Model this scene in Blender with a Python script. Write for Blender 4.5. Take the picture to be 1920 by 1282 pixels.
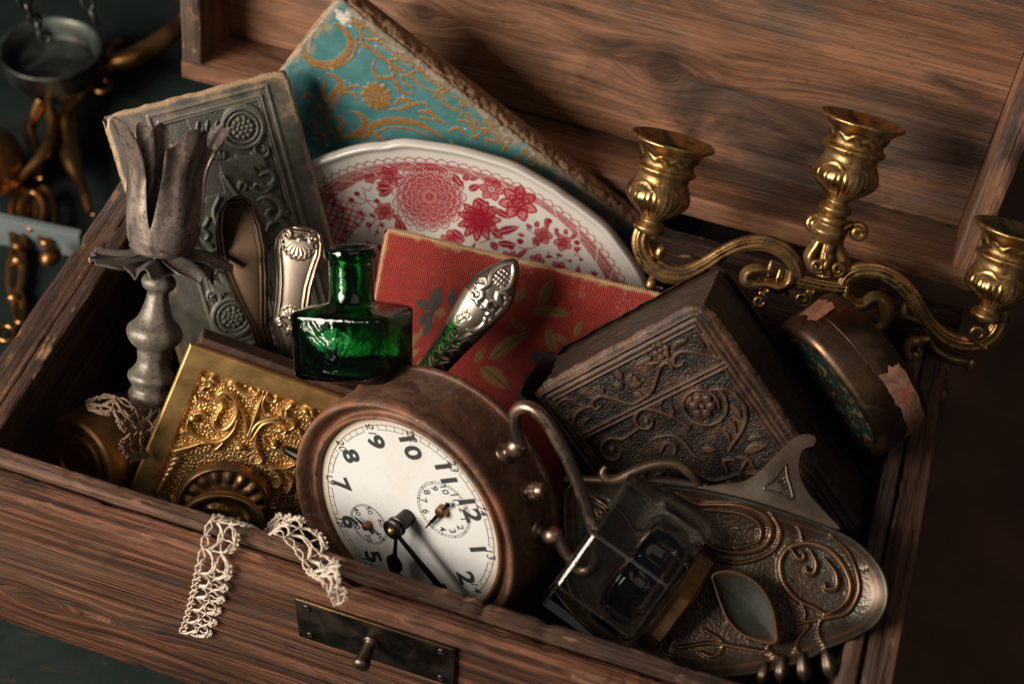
import bpy, math, random
import numpy as np
from mathutils import Matrix, Vector
for _o in list(bpy.data.objects): bpy.data.objects.remove(_o)
scene = bpy.context.scene
COL = scene.collection
RNG = np.random.default_rng(7)
# ------------------------------------------------------------------ camera
CAM_POS = np.array([0.3610165, -0.29797709, 0.62605294])
CAM_R = np.array([[0.94916175, 0.31099075, 0.04875171],
                  [0.27483645, -0.74318661, -0.61003162],
                  [-0.15348257, 0.59241743, -0.7908759]])      # rows: right, down, forward
FPX = 2869.467
cd = bpy.data.cameras.new('camera'); cam = bpy.data.objects.new('camera', cd); COL.objects.link(cam)
cd.sensor_fit = 'HORIZONTAL'; cd.sensor_width = 36.0; cd.lens = FPX / 1920 * 36
cd.clip_start = 0.01; cd.clip_end = 50
cm = np.eye(4); cm[:3, 0] = CAM_R[0]; cm[:3, 1] = -CAM_R[1]; cm[:3, 2] = -CAM_R[2]; cm[:3, 3] = CAM_POS
cam.matrix_world = Matrix(cm.tolist()); scene.camera = cam
cd.dof.use_dof = True; cd.dof.focus_distance = 0.765; cd.dof.aperture_fstop = 5.6
# ------------------------------------------------------------------ light
world = bpy.data.worlds.new('World'); scene.world = world; world.use_nodes = True
bg = world.node_tree.nodes['Background']; bg.inputs[0].default_value = (0.88, 0.95, 1.0, 1); bg.inputs[1].default_value = 0.042
def area_light(name, loc, target, size, size_y, power, color):
    l = bpy.data.lights.new(name, 'AREA'); l.shape = 'RECTANGLE'; l.size = size; l.size_y = size_y
    l.energy = power; l.color = color
    o = bpy.data.objects.new(name, l); COL.objects.link(o); o.location = loc
    o.rotation_euler = (Vector(target) - Vector(loc)).to_track_quat('-Z', 'Y').to_euler()
    return o
area_light('window_light', (-0.60, -0.60, 0.60), (0.2, 0.14, 0.0), 0.62, 0.62, 33, (1.0, 0.89, 0.76))
area_light('ceiling_fill', (0.75, -0.25, 1.35), (0.25, 0.12, 0.0), 1.0, 1.0, 1.8, (1.0, 0.82, 0.64))
vs = scene.view_settings; vs.view_transform = 'Standard'; vs.look = 'None'; vs.exposure = 0; vs.gamma = 1; vs.use_curve_mapping = False
scene.cycles.max_bounces = 12; scene.cycles.transmission_bounces = 12; scene.cycles.glossy_bounces = 5
scene.cycles.use_denoising = True
scene.cycles.caustics_refractive = True; scene.cycles.caustics_reflective = False
scene.cycles.sample_clamp_indirect = 3.0
# ------------------------------------------------------------------ placing helpers
def at(px, py, d):
    """world point seen at photograph pixel (px, py), d metres along the view axis"""
    return CAM_POS + CAM_R.T @ np.array([(px - 960) / FPX * d, (py - 641) / FPX * d, d])
def pxm(d): return d / FPX                       # metres per photograph pixel at depth d
def rotm(ax, deg):
    c, s = math.cos(math.radians(deg)), math.sin(math.radians(deg))
    return {'x': np.array([[1, 0, 0], [0, c, -s], [0, s, c]]), 'y': np.array([[c, 0, s], [0, 1, 0], [-s, 0, c]]),
            'z': np.array([[c, -s, 0], [s, c, 0], [0, 0, 1]])}[ax]
def frame(px, py, d, roll=0, pitch=0, yaw=0):
    """local X right, Y up, Z toward the viewer, then turned by roll, pitch, yaw"""
    B = np.stack([CAM_R[0], -CAM_R[1], -CAM_R[2]], 1)
    m = np.eye(4); m[:3, :3] = B @ rotm('z', roll) @ rotm('x', pitch) @ rotm('y', yaw); m[:3, 3] = at(px, py, d)
    return m
def fmat(o, X, Y, Z):
    m = np.eye(4); m[:3, 0] = X; m[:3, 1] = Y; m[:3, 2] = Z; m[:3, 3] = o
    u, _, vt = np.linalg.svd(m[:3, :3]); m[:3, :3] = u @ vt
    return m
def moved(m, t):
    r = m.copy(); r[:3, 3] = m[:3, 3] + m[:3, :3] @ np.array(t, float); return r
def uv_on(m, px, py, z=0.0):
    """where the sight line through a pixel meets the local plane z of frame m (local x, y)"""
    v = CAM_R.T @ np.array([(px - 960) / FPX, (py - 641) / FPX, 1.0])
    n = m[:3, 2]; o = m[:3, 3] + n * z
    X = CAM_POS + v * (n @ (o - CAM_POS)) / (n @ v)
    return (m[:3, :3].T @ (X - m[:3, 3]))[:2]
def uvs(m, pts, z=0.0): return [uv_on(m, a, b, z) for a, b in pts]
# ------------------------------------------------------------------ objects
def link(name, me, mat, parent=None, m=None):
    o = bpy.data.objects.new(name, me); COL.objects.link(o)
    if mat is not None and me is not None and len(me.materials) == 0: me.materials.append(mat)
    if parent is not None: o.parent = parent
    if m is not None: o.matrix_local = Matrix(np.asarray(m).tolist())
    return o
def thing(name, label, cat, m, group=None):
    o = bpy.data.objects.new(name, None); COL.objects.link(o); o.empty_display_size = 0.01
    o.matrix_world = Matrix(np.asarray(m).tolist()); return tag(o, label, cat, group)
def tag(o, label, cat, group=None):
    o['label'] = label; o['category'] = cat
    if group: o['group'] = group
    return o
def mesh_np(name, V, Fq, smooth=True, attrs=None):
    """V (n,3); Fq: (m,4) int array and/or list of polygons"""
    me = bpy.data.meshes.new(name); V = np.asarray(V, np.float32)
    if isinstance(Fq, np.ndarray):
        k = Fq.shape[1]; n = len(Fq)
        me.vertices.add(len(V)); me.vertices.foreach_set('co', V.ravel())
        me.loops.add(n * k); me.loops.foreach_set('vertex_index', Fq.astype(np.int32).ravel())
        me.polygons.add(n); me.polygons.foreach_set('loop_start', np.arange(0, n * k, k, dtype=np.int32))
        me.update(calc_edges=True)
    else:
        me.from_pydata(V.tolist(), [], Fq)
    me.validate()
    me.polygons.foreach_set('use_smooth', np.full(len(me.polygons), bool(smooth)))
    for nm, arr in (attrs or {}).items():
        arr = np.asarray(arr, np.float32)
        if arr.ndim == 1:
            a = me.attributes.new(nm, 'FLOAT', 'POINT'); a.data.foreach_set('value', arr)
        else:
            a = me.attributes.new(nm, 'FLOAT_VECTOR', 'POINT'); a.data.foreach_set('vector', arr.ravel())
    me.update(); return me
class MB:
    """collects several shapes into one mesh"""
    def __init__(s): s.V = []; s.F = []; s.n = 0
    def add(s, V, F):
        V = np.asarray(V, float); s.V.append(V)
        s.F += [tuple(int(i) + s.n for i in f) for f in F]; s.n += len(V); return s
    def mesh(s, name, smooth=True, attrs=None): return mesh_np(name, np.concatenate(s.V), s.F, smooth, attrs)
def auto_smooth(me, deg=35):
    me.update(); n = len(me.edges)
    try:
        me.set_sharp_from_angle(angle=math.radians(deg))
    except Exception: pass
    return me
def grid_faces(nu, nv, wrap_u=False, wrap_v=False):
    iu = np.arange(nu if wrap_u else nu - 1); iv = np.arange(nv if wrap_v else nv - 1)
    a, b = np.meshgrid(iu, iv, indexing='ij'); a2 = (a + 1) % nu; b2 = (b + 1) % nv
    return np.stack([a * nv + b, a2 * nv + b, a2 * nv + b2, a * nv + b2], -1).reshape(-1, 4)
def lathe_np(prof, n=48, mod=None, axis='y'):
    """profile [(r, h)] turned about local Y; mod(theta, k_array, r, h) -> r,h offsets"""
    P = np.array(prof, float); k = len(P); th = np.arange(n) / n * 2 * math.pi
    r = np.repeat(P[None, :, 0], n, 0); h = np.repeat(P[None, :, 1], n, 0); T = np.repeat(th[:, None], k, 1)
    if mod is not None: r, h = mod(T, r, h)
    V = np.stack([r * np.cos(T), h, -r * np.sin(T)], -1).reshape(-1, 3)
    return V, grid_faces(n, k, wrap_u=True)
def lathe(prof, n=48, mod=None, sub=1):
    if sub > 1: prof = smooth_path(prof, sub)
    V, F = lathe_np(prof, n, mod); return V, F.tolist()
def smooth_path(P, sub=4, closed=False):
    """Catmull-Rom"""
    P = np.array(P, float); n = len(P); out = []
    for i in range(n if closed else n - 1):
        g = (lambda j: P[j % n]) if closed else (lambda j: P[min(max(j, 0), n - 1)])
        a, b, c, d = g(i - 1), g(i), g(i + 1), g(i + 2)
        for t in np.arange(sub) / sub:
            out.append(0.5 * (2 * b + (c - a) * t + (2 * a - 5 * b + 4 * c - d) * t * t + (3 * b - a - 3 * c + d) * t ** 3))
    if not closed: out.append(P[-1])
    return np.array(out)
def tube(path, rad, n=10, sect=None, up=(0, 0, 1), caps=True, closed=False, flat=1.0):
    """sweep a round (or custom sect: radius factor by angle) section along a 3D path"""
    P = np.array(path, float); k = len(P)
    rad = np.broadcast_to(np.array(rad, float), (k,)) if np.ndim(rad) < 2 else rad
    T = np.gradient(P, axis=0) if not closed else (np.roll(P, -1, 0) - np.roll(P, 1, 0))
    T /= np.linalg.norm(T, axis=1)[:, None] + 1e-12
    up = np.array(up, float); S = np.cross(T, up); bad = np.linalg.norm(S, axis=1) < 1e-3
    S[bad] = np.cross(T[bad], np.array([0.3, 0.9, 0.1])); S /= np.linalg.norm(S, axis=1)[:, None]
    U = np.cross(S, T); th = np.arange(n) / n * 2 * math.pi
    f = np.ones(n) if sect is None else np.array([sect(t) for t in th])
    V = P[:, None] + rad[:, None, None] * f[None, :, None] * (np.cos(th)[None, :, None] * S[:, None] + flat * np.sin(th)[None, :, None] * U[:, None])
    F = grid_faces(k, n, wrap_u=closed, wrap_v=True)[:, ::-1].tolist(); V = V.reshape(-1, 3)
    if caps and not closed: F += [tuple(range(n)), tuple(range(k * n - 1, (k - 1) * n - 1, -1))]
    return V, F
def ellipsoid(c, r, n=14, m=9):
    prof = [(max(1e-5, math.sin(t)), -math.cos(t)) for t in np.linspace(0, math.pi, m)]
    V, F = lathe_np(prof, n); return V * np.array(r) + np.array(c), F.tolist()
def rbox(sx, sy, sz, r=0.001, c=(0, 0, 0), seg=2):
    """bevelled box centred on c"""
    import bmesh
    bm = bmesh.new(); bmesh.ops.create_cube(bm, size=1.0)
    for v in bm.verts: v.co = (v.co.x * sx, v.co.y * sy, v.co.z * sz)
    if r > 0: bmesh.ops.bevel(bm, geom=list(bm.edges), offset=r, segments=seg, profile=0.5, affect='EDGES')
    bm.verts.index_update()
    V = np.array([v.co[:] for v in bm.verts]) + np.array(c); F = [tuple(v.index for v in f.verts) for f in bm.faces]
    bm.free(); return V, F
def xform(V, M): V = np.asarray(V); return V @ np.asarray(M)[:3, :3].T + np.asarray(M)[:3, 3]
# ------------------------------------------------------------------ 2D noise
def vnoise(x, y, seed=0):
    r = np.random.default_rng(seed).random((256, 256)); xi = np.floor(x).astype(int); yi = np.floor(y).astype(int)
    fx = x - xi; fy = y - yi; fx = fx * fx * (3 - 2 * fx); fy = fy * fy * (3 - 2 * fy)
    a = r[xi % 256, yi % 256]; b = r[(xi + 1) % 256, yi % 256]; c = r[xi % 256, (yi + 1) % 256]; d = r[(xi + 1) % 256, (yi + 1) % 256]
    return (a * (1 - fx) + b * fx) * (1 - fy) + (c * (1 - fx) + d * fx) * fy
def fbm(x, y, seed=0, o=4):
    s = 0; a = 0.5
    for k in range(o): s = s + a * vnoise(x * 2 ** k + 13.7 * k, y * 2 ** k + 7.1 * k, seed + k); a *= 0.5
    return s / (1 - 0.5 ** o)
# ------------------------------------------------------------------ ornament canvas: height field + print masks
class Canvas:
    def __init__(s, x0, x1, y0, y1, nx, ny):
        s.xs = np.linspace(x0, x1, nx); s.ys = np.linspace(y0, y1, ny); s.nx, s.ny = nx, ny
        s.X, s.Y = np.meshgrid(s.xs, s.ys, indexing='ij'); s.H = np.zeros((nx, ny)); s.K = {}
        s.dx = (x1 - x0) / (nx - 1); s.dy = (y1 - y0) / (ny - 1)
    def ch(s, k): return s.K.setdefault(k, np.zeros((s.nx, s.ny)))
    def win(s, lo, hi):
        i0 = int(np.clip(np.searchsorted(s.xs, lo[0]) - 1, 0, s.nx)); i1 = int(np.clip(np.searchsorted(s.xs, hi[0]) + 1, 0, s.nx))
        j0 = int(np.clip(np.searchsorted(s.ys, lo[1]) - 1, 0, s.ny)); j1 = int(np.clip(np.searchsorted(s.ys, hi[1]) + 1, 0, s.ny))
        return (slice(i0, i1), slice(j0, j1)) if i1 > i0 and j1 > j0 else None
    def put(s, w, q, h, ch, prof, add):
        """q: 0 at the border .. 1 in the middle"""
        q = np.clip(q, 0, 1)
        if h:
            p = {'round': np.sqrt(np.clip(1 - (1 - q) ** 2, 0, 1)), 'flat': np.clip(q * 3, 0, 1), 'ridge': q}[prof] * h
            if add: s.H[w] += p
            elif h > 0: s.H[w] = np.maximum(s.H[w], p)
            else: s.H[w] = np.minimum(s.H[w], p)
        if ch: s.ch(ch)[w] = np.maximum(s.ch(ch)[w], np.clip(q * 4, 0, 1))
    def stroke(s, pts, w, h=0.0, ch=None, prof='round', sub=5, add=False, smooth=True, val=1.0):
        P = np.array(pts, float)
        if smooth and len(P) > 2: P = smooth_path(P, sub)
        n = len(P); W = np.interp(np.linspace(0, 1, n), np.linspace(0, 1, len(np.atleast_1d(w))), np.atleast_1d(w)); mw = W.max()
        wi = s.win(P.min(0) - mw, P.max(0) + mw)
        if wi is None: return
        X, Y = s.X[wi], s.Y[wi]; Q = np.zeros(X.shape)
        for i in range(n - 1):
            a, b = P[i], P[i + 1]; d = b - a; L = d @ d + 1e-18
            t = np.clip(((X - a[0]) * d[0] + (Y - a[1]) * d[1]) / L, 0, 1)
            D = np.hypot(X - a[0] - t * d[0], Y - a[1] - t * d[1]); Q = np.maximum(Q, 1 - D / (W[i] * (1 - t) + W[i + 1] * t + 1e-9))
        s.put(wi, Q * val if ch and val < 1 else Q, h, ch, prof, add)
    def disc(s, c, r, h=0.0, ch=None, prof='round', add=False):
        wi = s.win((c[0] - r, c[1] - r), (c[0] + r, c[1] + r))
        if wi is None: return
        s.put(wi, 1 - np.hypot(s.X[wi] - c[0], s.Y[wi] - c[1]) / r, h, ch, prof, add)
    def ring(s, c, r, w, h=0.0, ch=None, prof='round', add=False):
        R = r + w; wi = s.win((c[0] - R, c[1] - R), (c[0] + R, c[1] + R))
        if wi is None: return
        s.put(wi, 1 - np.abs(np.hypot(s.X[wi] - c[0], s.Y[wi] - c[1]) - r) / w, h, ch, prof, add)
    def leaf(s, a, b, wid, h=0.0, ch=None, vein=0.25, prof='round', bend=0.0, tip=0.8, vch=None, lobes=0):
        """leaf from a to b"""
        a = np.array(a, float); b = np.array(b, float); d = b - a; L = np.linalg.norm(d) + 1e-9; d /= L; n = np.array([-d[1], d[0]])
        mw = wid * 1.3 + abs(bend) * L; wi = s.win(np.minimum(a, b) - mw, np.maximum(a, b) + mw)
        if wi is None: return
        t = ((s.X[wi] - a[0]) * d[0] + (s.Y[wi] - a[1]) * d[1]) / L; v = (s.X[wi] - a[0]) * n[0] + (s.Y[wi] - a[1]) * n[1]
        v = v - bend * L * 4 * t * (1 - t); tt = np.clip(t, 0, 1)
        ww = wid * np.sin(math.pi * tt ** tip) ** 0.8 + 1e-9
        if lobes: ww = ww * (0.75 + 0.25 * np.abs(np.sin(tt * lobes * math.pi)))
        q = np.where((t > 0) & (t < 1), 1 - np.abs(v) / ww, 0)
        if vein and h: q2 = q * (1 - vein * np.exp(-(v / (wid * 0.16)) ** 2))
        else: q2 = q
        s.put(wi, q2, h, None, prof, False)
        if ch: s.put(wi, q, 0, ch, prof, False)
        if vch: s.put(wi, np.where(q > 0, 1 - np.abs(v) / (wid * 0.14), 0), 0, vch, prof, False)
    def rosette(s, c, r, n, h, ch=None, core=0.3, ang=0.0, wid=None):
        for k in range(n):
            t = ang + 2 * math.pi * k / n; u = np.array([math.cos(t), math.sin(t)])
            s.leaf(np.array(c) + u * r * core * 0.7, np.array(c) + u * r, wid or r * 2.4 / n, h, ch, vein=0.4, tip=1.2)
        s.disc(c, r * core, h * 1.15, ch)
    def spiral(s, c, r0, r1, a0, turns, w, h, ch=None, tail=()):
        """spiral from outside (r0 at angle a0 degrees) inward to r1; tail: points before its start"""
        n = max(8, int(abs(turns) * 16)); t = np.linspace(0, 1, n); a = math.radians(a0) + t * turns * 2 * math.pi; r = r0 + (r1 - r0) * t ** 0.8
        P = np.stack([c[0] + r * np.cos(a), c[1] + r * np.sin(a)], 1)
        if len(tail): P = np.concatenate([smooth_path(np.concatenate([np.array(tail, float), P[:2]]), 6)[:-1], P])
        s.stroke(P, w, h, ch, smooth=False)
    def sample(s, A, x, y):
        fx = np.clip((x - s.xs[0]) / s.dx, 0, s.nx - 1.001); fy = np.clip((y - s.ys[0]) / s.dy, 0, s.ny - 1.001)
        i = fx.astype(int); j = fy.astype(int); a = fx - i; b = fy - j
        return (A[i, j] * (1 - a) + A[i + 1, j] * a) * (1 - b) + (A[i, j + 1] * (1 - a) + A[i + 1, j + 1] * a) * b
    def edge(s): return np.minimum(np.minimum(s.X - s.xs[0], s.xs[-1] - s.X), np.minimum(s.Y - s.ys[0], s.ys[-1] - s.Y))
    def fray(s, amp, seed=0, rnd=0.0015, corner=0.004):
        """uneven worn outline and rounded-over edges"""
        e = s.edge(); k = np.exp(-e / (amp * 3)); w, h = s.xs[-1] - s.xs[0], s.ys[-1] - s.ys[0]
        s.H -= rnd * np.clip(1 - e / (rnd * 1.6), 0, 1) ** 2
        n1 = fbm(s.X * 220 + seed, s.Y * 220, seed, 4) - 0.35; n2 = fbm(s.X * 220, s.Y * 220 + 40 + seed, seed + 5, 4) - 0.35
        cx, cy = (s.xs[0] + s.xs[-1]) / 2, (s.ys[0] + s.ys[-1]) / 2
        dx = np.clip(1 - (w / 2 - np.abs(s.X - cx)) / corner, 0, 1); dy = np.clip(1 - (h / 2 - np.abs(s.Y - cy)) / corner, 0, 1)
        c = dx * dy * corner * 0.32
        s.X = s.X - np.sign(s.X - cx) * (k * amp * n1 * 1.6 + c); s.Y = s.Y - np.sign(s.Y - cy) * (k * amp * n2 * 1.6 + c)
    def slab(s, name, thick, keep=None, extra=None):
        """closed solid: relief on top, straight sides, flat bottom"""
        nx, ny = s.nx, s.ny; top = np.stack([s.X, s.Y, s.H], -1).reshape(-1, 3)
        A = {k: v.reshape(-1) for k, v in s.K.items()}
        if extra: A.update(extra)
        idx = np.arange(nx * ny).reshape(nx, ny)
        loop = np.concatenate([idx[:-1, 0], idx[-1, :-1], idx[:0:-1, -1], idx[0, :0:-1]])
        bot = top[loop].copy(); bot[:, 2] = -thick; nb = len(loop); base = nx * ny
        F = grid_faces(nx, ny); b = np.arange(nb); b2 = (b + 1) % nb
        F2 = np.stack([loop[b], base + b, base + b2, loop[b2]], -1)
        V = np.concatenate([top, bot]); A = {k: np.concatenate([v, v[loop]]) for k, v in A.items()}
        me = mesh_np(name, V, np.concatenate([F, F2]), True, A)
        return me
# ------------------------------------------------------------------ materials
class NT:
    def __init__(s, name):
        s.m = bpy.data.materials.new(name); s.m.use_nodes = True; s.t = s.m.node_tree; s.n = s.t.nodes; s.n.clear()
        s.out = s.n.new('ShaderNodeOutputMaterial'); s.b = s.n.new('ShaderNodeBsdfPrincipled'); s.t.links.new(s.b.outputs[0], s.out.inputs[0])
    def set(s, node, key, v):
        if v is None: return
        i = node.inputs[key]
        if isinstance(v, bpy.types.NodeSocket): s.t.links.new(v, i)
        else:
            if isinstance(v, (tuple, list)) and len(v) == 3 and i.type == 'RGBA': v = (*v, 1)
            i.default_value = v
    def coord(s, kind='Object'): return s.n.new('ShaderNodeTexCoord').outputs[kind]
    def attr(s, name, fac=True):
        a = s.n.new('ShaderNodeAttribute'); a.attribute_name = name; return a.outputs['Fac'] if fac else a.outputs['Vector']
    def rand(s): return s.n.new('ShaderNodeObjectInfo').outputs['Random']
    def scale(s, v, sc, loc=None):
        m = s.n.new('ShaderNodeMapping'); s.t.links.new(v, m.inputs[0]); m.inputs['Scale'].default_value = sc
        if loc is not None: s.set(m, 'Location', loc)
        return m.outputs[0]
    def noise(s, v=None, scale=5.0, detail=4.0, rough=0.55, dist=0.0, col=False):
        n = s.n.new('ShaderNodeTexNoise')
        if v is not None: s.t.links.new(v, n.inputs['Vector'])
        n.inputs['Scale'].default_value = scale; n.inputs['Detail'].default_value = detail; n.inputs['Roughness'].default_value = rough; n.inputs['Distortion'].default_value = dist
        return n.outputs['Color' if col else 'Fac']
    def vor(s, v=None, scale=50.0, feature='F1', rnd=1.0):
        n = s.n.new('ShaderNodeTexVoronoi'); n.feature = feature
        if v is not None: s.t.links.new(v, n.inputs['Vector'])
        n.inputs['Scale'].default_value = scale; n.inputs['Randomness'].default_value = rnd; return n.outputs['Distance']
    def ramp(s, f, stops, interp='LINEAR'):
        r = s.n.new('ShaderNodeValToRGB'); s.t.links.new(f, r.inputs[0]); e = r.color_ramp.elements; r.color_ramp.interpolation = interp
        while len(e) < len(stops): e.new(0.5)
        for el, (p, c) in zip(e, stops):
            el.position = p; el.color = (c, c, c, 1) if not isinstance(c, (tuple, list)) else (*c, 1)
        return r.outputs[0]
    def mix(s, f, a, b, mode='MIX'):
        m = s.n.new('ShaderNodeMix'); m.data_type = 'RGBA'; m.blend_type = mode
        s.set(m, 0, f); s.set(m, 6, a if not isinstance(a, (int, float)) else (a, a, a)); s.set(m, 7, b if not isinstance(b, (int, float)) else (b, b, b)); return m.outputs[2]
    def math(s, op, a, b=None, c=None):
        m = s.n.new('ShaderNodeMath'); m.operation = op; s.set(m, 0, a); s.set(m, 1, b); s.set(m, 2, c); return m.outputs[0]
    def vadd(s, a, b):
        m = s.n.new('ShaderNodeVectorMath'); m.operation = 'ADD'; s.set(m, 0, a); s.set(m, 1, b); return m.outputs[0]
    def bump(s, h, strength=0.3, dist=0.001, prev=None):
        b = s.n.new('ShaderNodeBump'); s.set(b, 'Height', h); b.inputs['Strength'].default_value = strength; b.inputs['Distance'].default_value = dist
        if prev is not None: s.set(b, 'Normal', prev)
        return b.outputs[0]
    def done(s, color=None, rough=0.5, metal=0.0, normal=None, **kw):
        s.set(s.b, 'Base Color', color); s.set(s.b, 'Roughness', rough); s.set(s.b, 'Metallic', metal); s.set(s.b, 'Normal', normal)
        for k, v in kw.items(): s.set(s.b, k.replace('_', ' '), v)
        return s.m
def mat_wood(name, dark, mid, light, grey=(0.080, 0.066, 0.056), grey_amt=0.5, stain=0.5, groove=0.6, ring=95.0, seed=0.0, fibc=0.85):
    """weathered board; point attribute 'g' runs (along the grain, across, through)"""
    t = NT(name); g = t.vadd(t.attr('g', False), (seed, seed * 0.37, 0.0))
    lo = t.scale(g, (6, 60, 60)); warp = t.noise(t.scale(g, (5, 14, 14)), 1.0, 3, 0.5)
    w2 = t.scale(g, (1.3, ring, ring * 0.5))
    addw = t.vadd(w2, t.mix(1.0, (0, 0, 0), t.noise(t.scale(g, (4, 18, 18)), 1.0, 2, 0.5, col=True), 'ADD'))
    rings = t.noise(addw, 1.6, 3, 0.55, 0.4)
    fine = t.noise(t.scale(g, (14, 1700, 900)), 1.0, 3, 0.6)
    fib = t.noise(t.scale(g, (16, 560, 420)), 1.0, 5, 0.65, 0.15)
    c = t.ramp(rings, [(0.30, dark), (0.47, mid), (0.62, light), (0.8, mid)])
    c = t.mix(t.ramp(fib, [(0.36, fibc), (0.56, 0.0)]), c, tuple(x * 0.32 for x in dark))
    gm = t.ramp(t.noise(t.scale(g, (5, 15, 15)), 1.0, 5, 0.6, 0.8), [(0.46, 0.0), (0.60, grey_amt)])
    c = t.mix(gm, c, t.mix(t.ramp(fine, [(0.35, 0.0), (0.65, 1.0)]), tuple(x * 0.55 for x in grey), tuple(x * 1.5 for x in grey)))
    sm = t.ramp(t.noise(t.scale(g, (7, 20, 20), (3.1, 1.7, 0)), 1.0, 6, 0.62, 0.9), [(0.5, 0.0), (0.66, stain)])
    c = t.mix(sm, c, (0.012, 0.009, 0.009))
    kn = t.attr('knot'); c = t.mix(t.math('MULTIPLY', kn, t.ramp(fib, [(0.2, 1.0), (0.8, 0.55)])), c, (0.022, 0.014, 0.012))
    c = t.mix(t.ramp(fine, [(0.3, 0.35), (0.6, 0.0)]), c, (0.02, 0.012, 0.01))
    pores = t.ramp(t.noise(t.scale(g, (85, 1500, 900)), 1.0, 2, 0.5), [(0.60, 0.0), (0.68, 0.75 * fibc)]); c = t.mix(pores, c, tuple(x * 0.3 for x in dark))
    scr = t.ramp(t.noise(t.scale(g, (30, 34, 30), (9, 2, 0)), 1.0, 6, 0.72, 1.6), [(0.60, 0.0), (0.66, 0.5)]); c = t.mix(scr, c, tuple(x * 0.6 for x in dark))
    # chipped raw wood at worn edges
    wr = t.math('MULTIPLY', t.attr('wear'), t.ramp(t.noise(t.scale(g, (60, 160, 160)), 1.0, 4, 0.6), [(0.60, 0.0), (0.70, 0.8)]))
    c = t.mix(wr, c, (0.30, 0.155, 0.085))
    h = t.math('ADD', t.math('MULTIPLY', t.ramp(fib, [(0.3, 0.0), (0.6, 1.0)]), 0.7), t.math('MULTIPLY', t.ramp(rings, [(0.35, 0.0), (0.55, 1.0)]), groove))
    n = t.bump(h, 0.7, 0.0011); n = t.bump(fine, 0.25, 0.0004, n)
    return t.done(c, t.ramp(fib, [(0.3, 0.8), (0.7, 0.58)]), 0.0, n, Specular_IOR_Level=0.22)
def mat_metal(name, col, col2, rough=0.3, var=0.15, bump=0.15, scale=60.0, dirt=(0.03, 0.02, 0.012), dirt_amt=0.6, mask=None, patina=None, cover=(0.48, 0.72)):
    """aged metal; optional mask attribute: rubbed bright (1) against tarnished (0)"""
    t = NT(name); v = t.coord(); n1 = t.noise(v, scale, 5, 0.6, 0.3); n2 = t.noise(v, scale * 5, 4, 0.6); n3 = t.noise(v, scale * 0.45, 4, 0.65, 0.8)
    c = t.mix(t.ramp(n1, [(0.35, 0.0), (0.65, 1.0)]), col, col2)
    d = t.ramp(n3, [(cover[0], 0.0), (cover[1], dirt_amt)]); c = t.mix(d, c, dirt)
    r = t.math('ADD', t.math('MULTIPLY', t.math('SUBTRACT', n1, 0.5), var * 2), rough)
    r = t.math('ADD', r, t.math('MULTIPLY', d, 0.25))
    met = t.math('SUBTRACT', 1.0, t.math('MULTIPLY', d, 0.55))
    if mask:
        k = t.ramp(t.math('ADD', t.attr(mask), t.math('MULTIPLY', t.math('SUBTRACT', n1, 0.5), 0.7)), [(0.15, 0.0), (0.75, 1.0)])
        c = t.mix(k, patina, c); r = t.math('ADD', r, t.math('MULTIPLY', t.math('SUBTRACT', 1.0, k), 0.22))
        met = t.math('MULTIPLY', met, t.math('ADD', t.math('MULTIPLY', k, 0.55), 0.45))
    nn = t.bump(n2, bump, 0.0004); nn = t.bump(n1, bump, 0.0008, nn)
    return t.done(c, r, met, nn)
def mat_plain(name, col, rough=0.6, metal=0.0, var=0.3, scale=40.0, bump=0.2, **kw):
    t = NT(name); v = t.coord(); n1 = t.noise(v, scale, 5, 0.6, 0.3)
    c = t.mix(t.ramp(n1, [(0.3, 0.0), (0.7, 1.0)]), tuple(x * (1 - var) for x in col), tuple(min(1, x * (1 + var)) for x in col))
    return t.done(c, rough, metal, t.bump(t.noise(v, scale * 4, 4, 0.6), bump, 0.0005), **kw)
# ================================================================== setting
CH_W, CH_D, RIM, LIP, CH_H = 0.46, 0.2775, 0.0151, 0.009, 0.150
M_WOOD_FRONT = mat_wood('weathered_wood_front', (0.028, 0.011, 0.007), (0.150, 0.056, 0.028), (0.26, 0.114, 0.060), grey_amt=0.35, ring=130, groove=1.2)
M_WOOD_LID = mat_wood('weathered_wood_lid', (0.125, 0.054, 0.029), (0.235, 0.108, 0.057), (0.33, 0.162, 0.090), grey_amt=0.75, ring=15, stain=0.85, groove=0.12, seed=0.4, fibc=0.45)
M_WOOD_RIM = mat_wood('weathered_wood_rim', (0.040, 0.022, 0.016), (0.11, 0.055, 0.035), (0.18, 0.095, 0.062), grey=(0.088, 0.078, 0.070), grey_amt=0.7, ring=90, seed=1.3)
M_WOOD_DARK = mat_wood('weathered_wood_inside', (0.020, 0.010, 0.007), (0.055, 0.026, 0.016), (0.09, 0.045, 0.028), grey_amt=0.3, ring=80, seed=2.1)
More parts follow.
